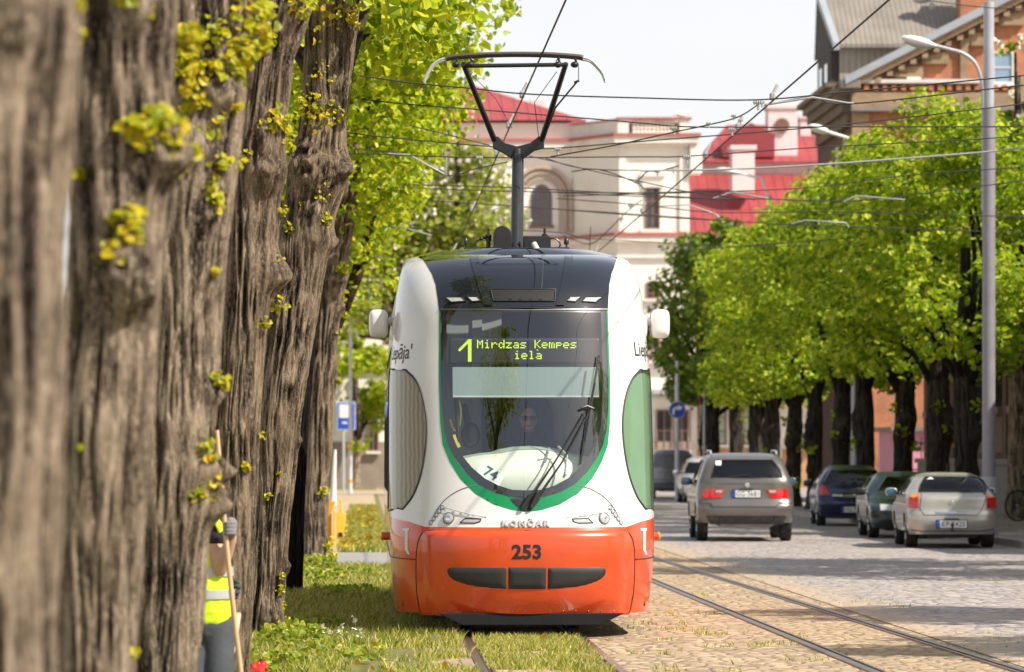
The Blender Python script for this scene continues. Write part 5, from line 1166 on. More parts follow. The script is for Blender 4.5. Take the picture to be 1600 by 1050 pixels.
mb = MB(); mb.prism([(xc, Y1-.1), (x0, YB-.1), (x0, YB+.25), (xc, Y1+.4)], 'z', bz(209), bz(188)); mb.box(x0, x0+.5, YB-.12, YB+.3, bz(209), bz(186)); mb.box(x1-.45, x1, YB-.12, YB+.3, bz(209), bz(186)); mb.build('parapet', TRIM, st)
mb = MB(); mb.box(x0-.05, x1+.1, YB-.2, YB+.4, bz(186.5), bz(183.5)); mb.prism([(xc, Y1-.2), (x0, YB-.2), (x0, YB+.4), (xc, Y1+.5)], 'z', bz(188)+.003, bz(185.5)); mb.build('capping', PINKT, st)
for k in range(11):
    x = x0+.75+k*(x1-x0-1.5)/10; mb = MB(); h = bz(187)-bz(208); mb.lathe([(.10,0),(.10,.08),(.05,.15),(.11,h*.35),(.09,h*.5),(.045,h*.8),(.09,h*.92),(.09,h)], Matrix.Translation((x, YB+.05, bz(208))), 10); mb.build('baluster', TRIM, st, smooth=True)
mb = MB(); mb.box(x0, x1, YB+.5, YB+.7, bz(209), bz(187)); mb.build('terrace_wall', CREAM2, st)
# arched window in a deep ringed surround
ax, aw = bx(846,Y1), (bx(895,Y1)-bx(797,Y1))/2
za = bz(310,Y1); mb = MB()
for r, wd, d in ((aw*.98, .16, .30), (aw*.80, .12, .22), (aw*.62, .10, .14)):
    o = [(ax+r*math.cos(q), za+r*math.sin(q)*1.08) for q in np.linspace(0, math.pi, 25)]; i_ = [(ax+(r-wd)*math.cos(q), za+(r-wd)*math.sin(q)*1.08) for q in np.linspace(math.pi, 0, 25)]
    mb.prism(o+[(ax-r, bz(362,Y1))]+[(ax-r+wd, bz(362,Y1))]+i_+[(ax+r-wd, bz(362,Y1)), (ax+r, bz(362,Y1))], 'y', Y1-d, Y1-.002)
aw_ = mb.build('arch_surround', pbr('terracotta_moulding', (.48,.36,.28), .8, var=.15, vs=2), st)
ri = aw*.34; o = [(ax+ri*math.cos(q), za+ri*1.3*math.sin(q)) for q in np.linspace(0, math.pi, 20)]; mb = MB(); mb.prism(o+[(ax-ri, bz(352,Y1)), (ax+ri, bz(352,Y1))], 'y', Y1-.05, Y1-.004); wa = mb.build('arched_window', GLZ, st)
mb = MB(); mb.box(ax-.05, ax+.05, Y1-.09, Y1-.05, bz(352,Y1), za+ri*1.28)
for z in (bz(325,Y1), bz(338,Y1), za): mb.box(ax-ri, ax+ri, Y1-.085, Y1-.05, z-.03, z+.03)
mb.box(ax-ri-.1, ax+ri+.1, Y1-.12, Y1-.05, bz(353,Y1)-.1, bz(352,Y1)); mb.build('glazing_bars', WFR, wa)
for (a, b, c_, d) in ((1008,1031,293,358),(1010,1031,441,467),(1008,1031,500,548)): window('window', st, bx(a), bx(b), bz(d), bz(c_), YB-.04)
mb = MB()
for (a, b) in ((967, 978), (1062, 1075)): mb.box(bx(a), bx(b), YB-.10, YB-.003, bz(362), bz(229))
mb.box(bx(1000), bx(1040), YB-.16, YB-.003, bz(276), bz(270)); mb.box(bx(1004), bx(1036), YB-.10, YB-.003, bz(293), bz(284)); mb.box(bx(1000), bx(1042), YB-.2, YB-.003, bz(364), bz(358)); mb.build('pilaster', TRIM, st)
mb = MB(); mb.box(bx(1076)+.02, bx(1096), YB-.3, YB+.6, bz(272), bz(226)); mb.build('corner_scroll', TRIM, st, bevel=.05)
for (a, b) in ((600,625),(655,690),(730,765)):
    window('window', st, bx(a,Y1), bx(b,Y1), bz(350,Y1), bz(270,Y1), Y1-.04); window('window', st, bx(a,Y1), bx(b,Y1), bz(540,Y1), bz(430,Y1), Y1-.04)
for (a, b) in ((575,592),(1025,1050),(1054,1076)): window('window', st, bx(a), bx(b), bz(705), bz(640), YB-.14 if a > 900 else Y1-.2, nx=2, nz=2)
# hipped red roof, chimneys
mb = MB(); zr = bz(189,Y1)
a_, b_, c_, d_ = (bx(585,Y1), Y1-.4, zr), (bx(916,Y1), Y1-.4, zr), (bx(916,Y1), Y1+14, zr), (bx(585,Y1), Y1+14, zr)
e_, g_ = (bx(738,Y1)-.6, Y1+6.5, bz(112,Y1)), (bx(745,Y1), Y1+6.5, bz(112,Y1))
mb.add([a_, b_, c_, d_, e_, g_], [(0,1,5,4),(1,2,5),(2,3,4,5),(3,0,4),(3,2,1,0)]); rf = mb.build('roof', TIN, st)
for x in (855, 815): mb = MB(); mb.box(bx(x,Y1)-.45, bx(x,Y1)+.35, Y1+8, Y1+8.8, zr, bz(130 if x == 855 else 128,Y1)); mb.build('chimney', PINKW, rf, bevel=.04)
# lower wing to the right with green-curtained windows
wg = thing('station_wing', 'low cream wing with pilasters and canopy joined to the right of the station', 'building', (0, 0, 0))
mb = MB(); mb.box(bx(1080), bx(1330), YB+1, YB+9, -.3, bz(545)); mb.build('wall', CREAM, wg)
mb = MB(); mb.box(bx(1018), bx(1340), YB-.9, YB+1.2, bz(616), bz(609)); mb.box(bx(1018), bx(1340), YB-.75, YB+1.1, bz(621), bz(616)-.004); mb.build('canopy', pbr('grey_canopy', (.42,.41,.40), .6, var=.1), wg)
for x in (1082, 1112, 1150, 1183, 1215): mb = MB(); mb.box(bx(x), bx(x+9), YB+.75, YB+.998, 0, bz(621)); mb.build('pilaster', TRIM, wg)
PGRN = pbr('pale_green_pane', (.42,.48,.36), .3, var=.2, vs=1.5, coat=.5)
for x in (1094, 1124, 1163, 1195): window('window', wg, bx(x), bx(x+14), bz(695), bz(630), YB+.9, pane=PGRN, nx=1, nz=3)
mb = MB(); mb.box(bx(1080), bx(1330), YB+.86, YB+.99, -.2, bz(702)); mb.build('plinth', pbr('orange_plinth', (.5,.27,.13), .85, var=.2), wg)
gl = MB(); p = Vector((bx(1065), YB+.2, bz(183.2))); gl.ell((p.x, p.y, p.z+.14), (.26,.12,.12), 16, 10); gl.ell((p.x+.26, p.y, p.z+.25), (.085,.08,.08), 12, 8); gl.tube([(p.x+.33, p.y, p.z+.24), (p.x+.41, p.y, p.z+.22)], [.025,.008], 6); gl.tube([(p.x-.2, p.y, p.z+.16), (p.x-.42, p.y, p.z+.12)], [.07,.02], 8)
for d in (-.04, .06): gl.tube([(p.x+d, p.y, p.z+.06), (p.x+d, p.y, p.z-.02)], .012, 5)
tag(gl.build('gull', pbr('gull_white', (.75,.75,.74), .8), smooth=True), 'white gull perched on the station balustrade', 'bird')
# --- pink building with stepped red tin roofs
YP = 232.0; qx = lambda px, Y=YP: (px-VX)*Y/FP; qz = lambda py, Y=YP: HC-(py-VY)*Y/FP
pk = thing('pink_building', 'pink house with red tin roofs and tall pale chimneys right of the station', 'building', (0, 0, 0))
mb = MB(); mb.box(qx(1060), qx(1420), YP, YP+6, -.3, qz(366)); mb.build('lower_wall', PINK, pk)
mb = MB(); mb.add([(qx(1055), YP-.5, qz(366)), (qx(1440), YP-.5, qz(366)), (qx(1440), YP+6, qz(272,YP+6)), (qx(1055), YP+6, qz(272,YP+6)), (qx(1055), YP+6, qz(366)), (qx(1440), YP+6, qz(366))], [(0,1,2,3),(0,3,4),(1,5,2),(3,2,5,4),(0,4,5,1)]); r1 = mb.build('lower_roof', TIN, pk)
Y2 = YP+6.2
mb = MB(); mb.box(qx(1050,Y2), qx(1420,Y2), Y2, Y2+10, 0, qz(252,Y2)); mb.build('upper_wall', PINK, pk)
mb = MB(); mb.add([(qx(1090,Y2), Y2-.6, qz(254,Y2)), (qx(1440,Y2), Y2-.6, qz(254,Y2)), (qx(1440,Y2), Y2+6, qz(195,Y2+6)), (qx(1150,Y2), Y2+6, qz(195,Y2+6)), (qx(1090,Y2), Y2+12, qz(254,Y2)), (qx(1440,Y2), Y2+12, qz(254,Y2))], [(0,1,2,3),(0,3,4),(1,5,2),(3,2,5,4),(0,4,5,1)]); r2 = mb.build('upper_roof', TIN, pk)
mb = MB(); mb.prism([(qx(1128,Y2), qz(246,Y2)), (qx(1210,Y2), qz(246,Y2)), (qx(1210,Y2), qz(210,Y2)), (qx(1172,Y2), qz(192,Y2)), (qx(1128,Y2), qz(224,Y2))], 'y', Y2-.3, Y2+4); mb.build('dormer', pbr('dark_red_tin', (.25,.035,.04), .5, var=.1), r2)
for (a, b, c_, d, Y) in ((1144,1179,300,234,YP+1.5),(1200,1246,256,170,Y2+.5),(1250,1268,250,186,Y2+4)):
    mb = MB(); mb.box(qx(a,Y), qx(b,Y), Y, Y+1.6, qz(c_,Y), qz(d,Y)); mb.box(qx(a,Y)-.12, qx(b,Y)+.12, Y-.12, Y+1.72, qz(d,Y), qz(d-7,Y)); mb.build('chimney', PINKW, r1 if Y < Y2 else r2, bevel=.03)
mb = MB(); mb.tube([tuple(P(1222, 196, Y2+.3)), tuple(P(1222, 196, Y2+.46))], .46, 20); mb.build('round_opening', WFR, pk)
for x in (1092, 1125): window('window', pk, qx(x), qx(x+16), qz(450), qz(400), YP-.04)
# --- tall brick building on the right
BR_O = brickmat('orange_brick', 'xz', (.58,.18,.055), (.44,.13,.05), (.34,.24,.17)); BR_T = brickmat('tan_brick', 'xz', (.40,.27,.145), (.31,.20,.11), (.28,.22,.16)); BR_D = brickmat('shade_dark_brick', 'yz', (.17,.065,.04), (.12,.05,.035), (.10,.08,.065)); BR_TD = brickmat('shade_dark_tan_brick', 'yz', (.22,.15,.09), (.16,.11,.07), (.14,.11,.08))  # dark brick copies for street-facing walls carry the shade in their colour
COPE = pbr('blue_grey_coping', (.34,.37,.40), .5, .2, var=.12, vs=1.5); STONE = pbr('grey_stone', (.21,.185,.165), .85, var=.2, vs=2, bump=.3, bs=8)
YR = 125.0; rx = lambda px, Y=YR: (px-VX)*Y/FP; rz_ = lambda py, Y=YR: HC-(py-VY)*Y/FP
bk = thing('brick_building', 'tall orange brick building with stepped gable and grey coping above the right trees', 'building', (0, 0, 0))
XL = rx(1332); ze = rz_(128); sl = .51; XR_ = XL+17; xm = (XL+XR_)/2; za_ = ze+(xm-XL)*sl
mb = MB(); mb.box(XL, XR_, YR, YR+8.5, -.2, ze); mb.build('front_wall', BR_O, bk)
mb = MB(); mb.prism([(XL+.4, ze-.1), (XR_, ze-.1), (xm, za_-.1)], 'y', YR+.05, YR+8.4); mb.build('gable', BR_O, bk)
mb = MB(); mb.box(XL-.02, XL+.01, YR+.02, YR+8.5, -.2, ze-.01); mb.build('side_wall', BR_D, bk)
# raking cornice: tan bricks under a grey metal coping, running the slope
def rake(d0, d1, y0, y1, mat, name, e0=-.6):
    k = 1/math.cos(math.atan(sl)); mb = MB(); mb.prism([(XL+e0, ze+(e0+.0)*sl+d0*k), (xm, za_+d0*k), (xm, za_+d1*k), (XL+e0, ze+e0*sl+d1*k)], 'y', y0, y1); return mb.build(name, mat, bk)
rake(.02, .26, YR-.55, YR+8.4, COPE, 'coping', -.30); rake(-.18, .02, YR-.40, YR+.04, BR_T, 'rake_cornice', .1); rake(-.36, -.18, YR-.22, YR+.04, BR_D, 'rake_painted_shadow', .4)  # lowest dark strip paints the shadow under the raking cornice
for k in range(22):
    x = XL+.7+k*.38; z = ze+(x-XL)*sl-.38; mb = MB(); mb.box(x, x+.19, YR-.32, YR-.22, z+.0, z+.16); mb.build('dentil', BR_T, bk)
for (a, b, c_, d) in ((1440,1482,100,82),(1512,1545,72,52),(1500,1512,160,60),(1392,1442,121,104),(1560,1600,40,20)):
    mb = MB(); mb.box(rx(a), rx(b), YR-.10, YR+.04, rz_(c_), rz_(d)); mb.box(rx(a)+.1, rx(b)-.1, YR-.16, YR-.1, rz_(c_), rz_(c_)+.12); mb.build('tan_panel', BR_T, bk)
mb = MB(); mb.box(XL-.05, rx(1530), YR-.30, YR-.004, rz_(131), rz_(125)); mb.build('white_ledge', pbr('limewashed_ledge', (.62,.60,.56), .8, var=.15, vs=2), bk)
for k in range(18):
    x = XL+.35+k*.30; mb = MB(); mb.box(x, x+.15, YR-.24, YR-.003, rz_(142), rz_(133)); mb.build('dentil', BR_O, bk)
mb = MB(); mb.box(XL-.06, rx(1620), YR-.30, YR-.003, rz_(168), rz_(146)); mb.build('frieze', BR_T, bk)
mb = MB(); mb.box(XL-.08, rx(1620), YR-.42, YR-.004, rz_(175), rz_(168.4)); mb.build('frieze_lip', STONE, bk)
mb = MB(); mb.box(XL-.03, rx(1357), YR-.20, YR-.003, 0, rz_(176)); mb.build('corner_pilaster', BR_T, bk)
for k, x in enumerate((1420, 1478, 1540)): mb = MB(); mb.box(rx(x), rx(x+10), YR-.14, YR-.003, 0, rz_(176)); mb.build('pilaster', BR_T, bk)
SKYP = pbr('sky_blue_pane', (.22,.32,.45), .1, coat=1)
window('window', bk, rx(1421), rx(1433), rz_(121), rz_(105), YR-.03, frame=BR_T, pane=PGRN, nx=1, nz=1); window('window', bk, rx(1550), rx(1584), rz_(131), rz_(80), YR-.03, frame=WFW, pane=SKYP, nx=1, nz=2)
mb = MB(); mb.tube([tuple(P(1412, 115, YR-.02)), tuple(P(1412, 115, YR+.02))], .12, 12); mb.build('round_opening', M_ink, bk)
for z0, z1, e in ((128,136,.95),(136,146,.72),(146,160,.55),(160,176,.40),(176,196,.22)):
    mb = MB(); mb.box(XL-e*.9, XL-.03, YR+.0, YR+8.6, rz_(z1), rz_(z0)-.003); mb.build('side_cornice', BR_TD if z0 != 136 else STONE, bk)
mb = MB(); mb.box(XL-.45, XL+.2, YR-.5, YR+.3, ze-.25, ze+.03); mb.build('kneeler', STONE, bk, bevel=.03)
for y in (126.0, 128.2):
    mb = MB(); mb.box(XL-.06, XL-.03, y, y+.9, rz_(300), rz_(215)); mb.build('side_window', GLZ, bk)
# the boarded loft with its corrugated roof behind the gable
lf = thing('boarded_loft', 'weathered boarded loft with corrugated grey roof rising behind the brick gable', 'building', (0, 0, 0))
YL = YR+8.8; lx = lambda px, Y=YL: (px-VX)*Y/FP; lz = lambda py, Y=YL: HC-(py-VY)*Y/FP
mb = MB(); mb.box(lx(1312), lx(1600), YL, YL+4, 0, lz(72)); mb.build('boarded_wall', BOARD, lf)
mb = MB(); mb.add([(lx(1306), YL-.4, lz(76)), (lx(1600), YL-.4, lz(76)), (lx(1600), YL+4, lz(-75)), (lx(1284), YL+4, lz(-75)), (lx(1306), YL-.4, lz(70)), (lx(1600), YL-.4, lz(70)), (lx(1600), YL+4, lz(-81)), (lx(1284), YL+4, lz(-81))], [(0,1,2,3),(7,6,5,4),(0,4,5,1),(1,5,6,2),(2,6,7,3),(3,7,4,0)]); mb.build('roof', CORR, lf)
mb = MB(); mb.add([(lx(1300), YL-.42, lz(80)), (lx(1310), YL-.42, lz(80)), (lx(1310), YL-.42, lz(68)), (lx(1300), YL-.42, lz(68)), (lx(1279), YL+4, lz(-72)), (lx(1290), YL+4, lz(-72)), (lx(1290), YL+4, lz(-84)), (lx(1279), YL+4, lz(-84))], [(0,1,2,3),(7,6,5,4),(0,4,5,1),(1,5,6,2),(2,6,7,3),(3,7,4,0)]); mb.build('barge_board', COPE, lf)
mb = MB(); mb.prism([(YL+.1, lz(72)), (YL+5, lz(72)), (YL+4, lz(-78))], 'x', lx(1312)-.3, lx(1312)); mb.box(lx(1312)-.3, lx(1312)-.003, YL+.1, YL+4, 0, lz(72)); mb.build('gable_end', pbr('dark_boards', (.045,.035,.03), .8), lf)
for y in (YL+.8, YL+2.4): mb = MB(); mb.box(lx(1312)-.34, lx(1312)-.3, y, y+.8, lz(140), lz(95)); mb.build('side_window', GLZ, lf)
mb = MB(); mb.box(lx(1500), lx(1545), YL-.1, YL+1.0, lz(80), lz(-60)); mb.build('chimney', BR_O, lf)
mb = MB(); mb.ell(tuple(P(1440, 0, YL+.8)), (.32,.3,.12), 16, 8); mb.ell(tuple(P(1456, 9, YL+.6)), (.10,.1,.16), 12, 8); mb.build('roof_vent', pbr('vent_grey', (.4,.38,.35), .6), lf, smooth=True)
# --- long low brick frontage along the right pavement, its shade put into the dark brick colour
fb = thing('brick_frontage', 'long shade-dark brick frontage with pilasters and barred windows behind the right trees', 'building', (0, 0, 0))
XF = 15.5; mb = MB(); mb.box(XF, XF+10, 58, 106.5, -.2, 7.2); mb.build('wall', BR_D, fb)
mb = MB(); mb.box(XF-.16, XF-.003, 58, 106.6, .1, 1.35); mb.build('plinth', STONE, fb)
mb = MB(); mb.box(XF-.24, XF-.004, 58, 106.62, 1.35, 1.48); mb.box(XF-.3, XF-.004, 58, 106.62, 6.9, 7.25); mb.build('string_course', STONE, fb)
k = 0; y = 59.0
while y < 105:
    mb = MB(); mb.box(XF-.14, XF-.003, y, y+.55, 1.48, 6.9); mb.build('pilaster', BR_D, fb)
    mb = MB(); mb.box(XF-.05, XF-.002, y+.85, y+2.15, 2.75, 5.6); w_ = mb.build('window', GLZ, fb)
    mb = MB(); mb.box(XF-.22, XF-.004, y+.75, y+2.25, 2.58, 2.74); mb.build('sill', STONE, w_); mb = MB()
    for q in np.linspace(y+.9, y+2.1, 7): mb.box(XF-.11, XF-.08, q-.012, q+.012, 2.76, 5.55)
    for z in (3.3, 4.2, 5.1): mb.box(XF-.10, XF-.06, y+.85, y+2.15, z, z+.04)
    mb.build('window_bars', M_ink, w_)
    mb = MB(); mb.box(XF-.10, XF-.002, y+.85, y+2.15, 1.62, 2.5); mb.build('apron_panel', BR_TD, fb)
    y += 2.75
# yard gap: railing, pink shed and sign board
RAILM = pbr('black_iron', (.03,.025,.03), .6)
fe = thing('iron_railing', 'dark iron railing across the sunny yard between the brick buildings', 'fence', (15.4, 108, .13))
mb = MB()
for z in (.25, 1.0, 1.75): mb.box(0, 9, -.02, .02, z, z+.04)
mb.build('rails', RAILM, fe); 
for k in range(37): mb = MB(); mb.box(k*.25-.012, k*.25+.012, -.012, .012, 0, 1.95); mb.build('upright', RAILM, fe)
sh = thing('pink_shed', 'pink painted shed catching sunlight behind the iron railing', 'shed', (16.2, 117, 0)); mb = MB(); mb.box(0, 8, 0, 4, -.1, 2.3); mb.build('wall', pbr('bright_pink_wall', (.62,.27,.36), .8, var=.15, vs=2), sh)
mb = MB(); mb.box(-.2, 8.2, -.3, 4.2, 2.3, 2.42); mb.build('roof', STONE, sh)
for x in (1.0, 3.2, 5.4): window('window', sh, x, x+.9, .9, 1.9, -.06, frame=WFW, pane=PINKW, nx=2, nz=2)

# ---------------------------------------------------------------- left: poles, stop sign, post with yellow base, low wall
WPOL = pbr('white_pole_paint', (.66,.65,.63), .5, var=.12, vs=3, dirt=(.38,.36,.33)); YEL = pbr('yellow_band', (.72,.42,.01), .5)
def pole(name, label, px, pyb, pyt, wpx, mat, bands=(), grp='poles by the tram stop', cat='pole', lean=0, cap=True):
    Y = FP*HC/(pyb-VY); s = FP/Y; b = P(px, pyb, Y); t = thing(name, label, cat, tuple(b), group=grp); h = (pyb-pyt)/s; r = wpx/s/2
    mb = MB(); mb.tube([(0,0,-.05),(0,0,h*.3),(lean,0,h)], [r, r*.95, r*.75], 14); mb.build('shaft', mat, t, smooth=True)
    mb = MB(); mb.tube([(0,0,-.02),(0,0,.06)], r*1.5, 14); mb.build('collar', M_galv, t, smooth=True)
    for a, c_ in bands: mb = MB(); mb.tube([(0,0,(pyb-a)/s),(0,0,(pyb-c_)/s)], r*1.06, 14); mb.build('yellow_band', YEL, t, smooth=True)
    return t, Y, s
p1, Yp, sp_ = pole('tramway_pole', 'grey steel tramway pole, the thickest of the group by the tram stop sign', 540.5, 761, 395, 9.5, M_galv)
mb = MB()
pole('white_post', 'slim white post with yellow bands standing in front of the blue stop sign', 547.5, 772, 398, 6, WPOL, [(704,699),(697,690),(754,749)])
pole('white_post', 'stout white post without bands, rightmost by the tram stop', 563, 755.5, 512, 9, WPOL)
pole('banded_post', 'brown grey post with faded yellow bands behind the slim white one', 555.5, 754, 560, 5, pbr('brown_post', (.24,.20,.16), .7), [(699,694),(741,736)])
pole('banded_post', 'low thin grey post with yellow bands, leftmost by the tram stop', 528.5, 742, 678, 4.5, M_galv, [(692,685),(697,694),(736,730)])
pole('white_post', 'short white post before the brown wall, beside the tram flank', 588, 742, 622, 7.5, WPOL)
Ys = 160.0; sg_ = thing('tram_stop_sign', 'blue tram stop sign with white tram picture, beside the trunks', 'sign', tuple(P(536, 770, Ys)))
o = P(536, 770, Ys); SB = pbr('sign_blue', (.015,.07,.42), .4, var=.05); SW = pbr('sign_white', (.75,.76,.78), .4, var=.04); SLB = pbr('sign_pale_blue_edge', (.42,.52,.75), .4)
def sgbox(mb, a, b, c_, d, y0, y1): q0, q1 = P(a, d, Ys)-o, P(b, c_, Ys)-o; mb.box(q0.x, q1.x, y0, y1, q0.z, q1.z); return mb
sgbox(MB(), 526, 555.5, 628, 672, -.05, .0).build('rim', SLB, sg_, bevel=.03); pn = sgbox(MB(), 527.5, 554, 629.5, 670.5, -.056, -.02).build('panel', SB, sg_, bevel=.02)
sgbox(MB(), 530, 547, 632, 653, -.062, -.05).build('white_field', SW, pn, bevel=.02); 
mb = MB(); sgbox(mb, 533.5, 545, 645, 646, -.066, -.06); sgbox(mb, 534, 544, 638, 644.5, -.068, -.06); sgbox(mb, 535, 543, 647, 649, -.066, -.06); mb.build('tram_picture', SW, pn)
text_obj('sign_lettering', 'iela', .16, SW, pn, lambda x, y, z: Vector(((P(538.5, 662, Ys)-o).x+x, -.06+z, (P(538.5, 662, Ys)-o).z+y)), bold=.006)
mb = MB(); mb.tube([(.02,0.03,-.05),(.02,0.03,(P(536,627,Ys)-o).z)], .05, 10); mb.build('post', M_galv, sg_, smooth=True)
Yq = 66.0; yo = P(522, 855, Yq); yb = thing('guard_post', 'leaning grey pipe rising from a chipped yellow concrete base beside the trunk', 'post', (yo.x, Yq, 0))
mb = MB(); q = [P(520, 790, Yq)-yo, P(523.5, 702, Yq)-yo]; mb.tube([(q[0].x, 0, q[0].z), (q[1].x, 0, q[1].z)], [.065, .028], 12); mb.build('pipe', WPOL, yb, smooth=True)
YB_ = pbr('chipped_yellow_paint', (.72,.33,.01), .6, var=.2, vs=5, dirt=(.35,.16,.03)); YB2 = pbr('sunny_yellow_paint', (.78,.50,.04), .6, var=.15, vs=5)
mb = MB(); zc = lambda py: (HC-(py-VY)*Yq/FP); xx = lambda px: (px-522)*Yq/FP
mb.prism([(xx(512),zc(852)),(xx(518),zc(856)),(xx(518),zc(800)),(xx(525),zc(783)),(xx(513),zc(783)),(xx(511),zc(805)),(xx(508),zc(835))][::-1], 'y', -.12, .12); mb.build('concrete_foot', YB_, yb, bevel=.012)
mb = MB(); mb.prism([(xx(519),zc(854)),(xx(524),zc(854)),(xx(525),zc(798)),(xx(521),zc(797))], 'y', -.20, -.125); mb.build('front_board', YB2, yb, bevel=.008)
mb = MB(); mb.prism([(xx(526),zc(845)),(xx(529),zc(848)),(xx(530),zc(840)),(xx(535),zc(838)),(xx(539),zc(824)),(xx(539.5),zc(802)),(xx(535),zc(801)),(xx(534),zc(780)),(xx(530),zc(778)),(xx(530),zc(800)),(xx(526),zc(802))], 'y', .02, .18); mb.build('side_plate', YB2, yb, bevel=.008)
mb = MB(); mb.box(xx(529), xx(535), .005, .03, zc(839), zc(832)); mb.build('cable_slot', M_ink, yb)
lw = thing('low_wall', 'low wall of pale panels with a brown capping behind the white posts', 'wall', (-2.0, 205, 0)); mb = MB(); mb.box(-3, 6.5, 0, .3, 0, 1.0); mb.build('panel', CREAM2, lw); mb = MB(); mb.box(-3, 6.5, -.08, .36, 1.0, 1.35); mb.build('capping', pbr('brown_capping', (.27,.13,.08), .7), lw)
fp = thing('plank_fence', 'grey plank fence beyond the low wall on the left', 'fence', (-2.0, 208, 0)); mb = MB()
for k in range(30): mb.box(-3+k*.42, -3+k*.42+.38, 0, .05, 0, 2.7+.05*(k % 3))
mb.build('plank_panel', pbr('grey_planks', (.40,.37,.33), .8, var=.2, vs=4), fp); mb = MB(); mb.box(-3, 9.6, .05, .12, 2.2, 2.35); mb.build('rail', M_galv, fp)

# ---------------------------------------------------------------- right: lamp posts, round blue sign, no-parking sign, bicycle
LMP = pbr('lamp_white', (.72,.72,.72), .4, var=.05); PG = pbr('grey_post_paint', (.40,.40,.43), .45, .2, var=.10, vs=4); PG2 = pbr('purple_grey_post_paint', (.27,.25,.28), .5, .2, var=.12, vs=4)
Yl = 69.6; lo = P(1545, 836, Yl); lo.z = .13
lp = thing('lamp_post', 'tall grey lamp post with a curved arm and white lantern behind the gold saloon', 'lamp post', tuple(lo))
def lz2(py): return HC-(py-VY)*Yl/FP-lo.z
mb = MB(); mb.tube([(0,0,-.02),(0,0,lz2(745))], .165, 20); mb.build('base_sleeve', PG, lp, smooth=True)
mb = MB(); mb.tube([(0,0,lz2(745)),(0,0,lz2(170))], .118, 20); mb.build('lower_shaft', PG2, lp, smooth=True); mb = MB(); mb.tube([(0,0,lz2(170)),(0,0,lz2(3))], .095, 20); mb.build('upper_shaft', PG, lp, smooth=True)
L3 = lambda px, py: (P(px, py, Yl).x-lo.x, -.02, lz2(py))
mb = MB(); mb.tube([L3(*q) for q in spline([(1536,330),(1536,170),(1534,130),(1524,100),(1505,84),(1482,77),(1452,69)], 6)], .034, 10); arm = mb.build('arm', PG, lp, smooth=True)
def lantern(parent, a, b, n=16, w=.15, h=.09):
    """cobra-head lantern between two local points, a = tip, b = neck"""
    mb = MB(); a, b = Vector(a), Vector(b); pr = [(0, .05), (.08, .45), (.25, .85), (.5, 1.0), (.75, .85), (.92, .5), (1, .28)]
    mb.tube([a.lerp(b, q) for q, _ in pr], [w*r for _, r in pr], n, sq=.55); o = mb.build('lantern', LMP, parent, smooth=True); return o
lt_ = lantern(lp, L3(1407, 58), L3(1462, 72), w=.16); mb = MB(); a, b = Vector(L3(1412, 66)), Vector(L3(1455, 76)); mb.tube([a, a.lerp(b, .5)+Vector((0,0,-.02)), b], [.04, .11, .05], 12, sq=.3); mb.build('lens', M_lens, lt_, smooth=True)
def lamp2(label, Y, X, tip, neck, top, pyb):
    o = Vector((X, Y, 0)); t = thing('lamp_post', label, 'lamp post', tuple(o)); f_ = lambda q: P(q[0], q[1], Y)-o
    p_ = f_(top); mb = MB(); mb.tube([(0,0,0),(0,0,p_.z)], [.11,.07], 12); mb.build('shaft', PG, t, smooth=True)
    mb = MB(); mb.tube([(0,0,p_.z-.3), tuple(f_(((neck[0]+top[0])/2+10, (neck[1]+top[1])/2-8))), tuple(f_(neck))], .045, 8); mb.build('arm', LMP, t, smooth=True); lantern(t, tuple(f_(tip)), tuple(f_(neck)), w=.2)
lamp2('lamp post among the right trees whose white lantern shows left of the brick building', 96, (1336-570)*96/FP, (1262,196), (1296,207), (1334,240), 0)
lamp2('farther lamp post whose white lantern hangs before the pink house chimney', 128, (1203-570)*128/FP, (1118,264), (1160,271), (1202,305), 0)
Yc = 133.0; bo = P(1058, 780, Yc); bs = thing('round_sign', 'round blue sign with a white right turn arrow on a white post', 'sign', (bo.x, Yc, 0)); cz = HC-(640.5-VY)*Yc/FP
mb = MB(); mb.tube([(0,.05,0),(0,.05,cz+1.7)], .075, 12); mb.build('post', WPOL, bs, smooth=True)
mb = MB(); mb.tube([(0,-.02,cz),(0,.02,cz)], .29, 32); mb.build('rim', SW, bs, smooth=True, auto=30); mb = MB(); mb.tube([(0,-.03,cz),(0,.0,cz)], .275, 32); dk = mb.build('disc', SB, bs, smooth=True, auto=30)
q = .275; arw = [(-.62,-.62),(-.34,-.62),(-.34,-.2),(-.22,.05),(.15,.12),(.15,-.12),(.72,.28),(.15,.66),(.15,.42),(-.3,.36),(-.56,.1),(-.62,-.2)]
mb = MB(); mb.prism([(x*q, cz+z*q) for x, z in arw], 'y', -.036, -.029); mb.build('arrow', SW, dk)
Yn = 130.0; no = P(1098, 780, Yn); ns = thing('no_parking_sign', 'edge-on red and blue no parking sign between the dark trunks', 'sign', (no.x, Yn, 0)); cz = HC-(620-VY)*Yn/FP
mb = MB(); mb.tube([(.05,.03,0),(.05,.03,cz+.5)], .04, 10); mb.build('post', M_galv, ns, smooth=True); ry = Matrix.Rotation(R(55), 4, 'Z')
mb = MB(); mb.tube([ry @ Vector((0,-.015,cz)), ry @ Vector((0,.015,cz))], .28, 28); mb.build('rim', M_tail, ns, smooth=True, auto=30); mb = MB(); mb.tube([ry @ Vector((0,-.022,cz)), ry @ Vector((0,.0,cz))], .20, 28); mb.build('disc', SB, ns, smooth=True, auto=30)
bi = thing('bicycle', 'black bicycle leaning by the brick frontage at the right edge', 'bicycle', tuple(P(1590, 783, 84)*1.0)); bi.location.z = .13; bi.rotation_euler = (0, 0, R(28))
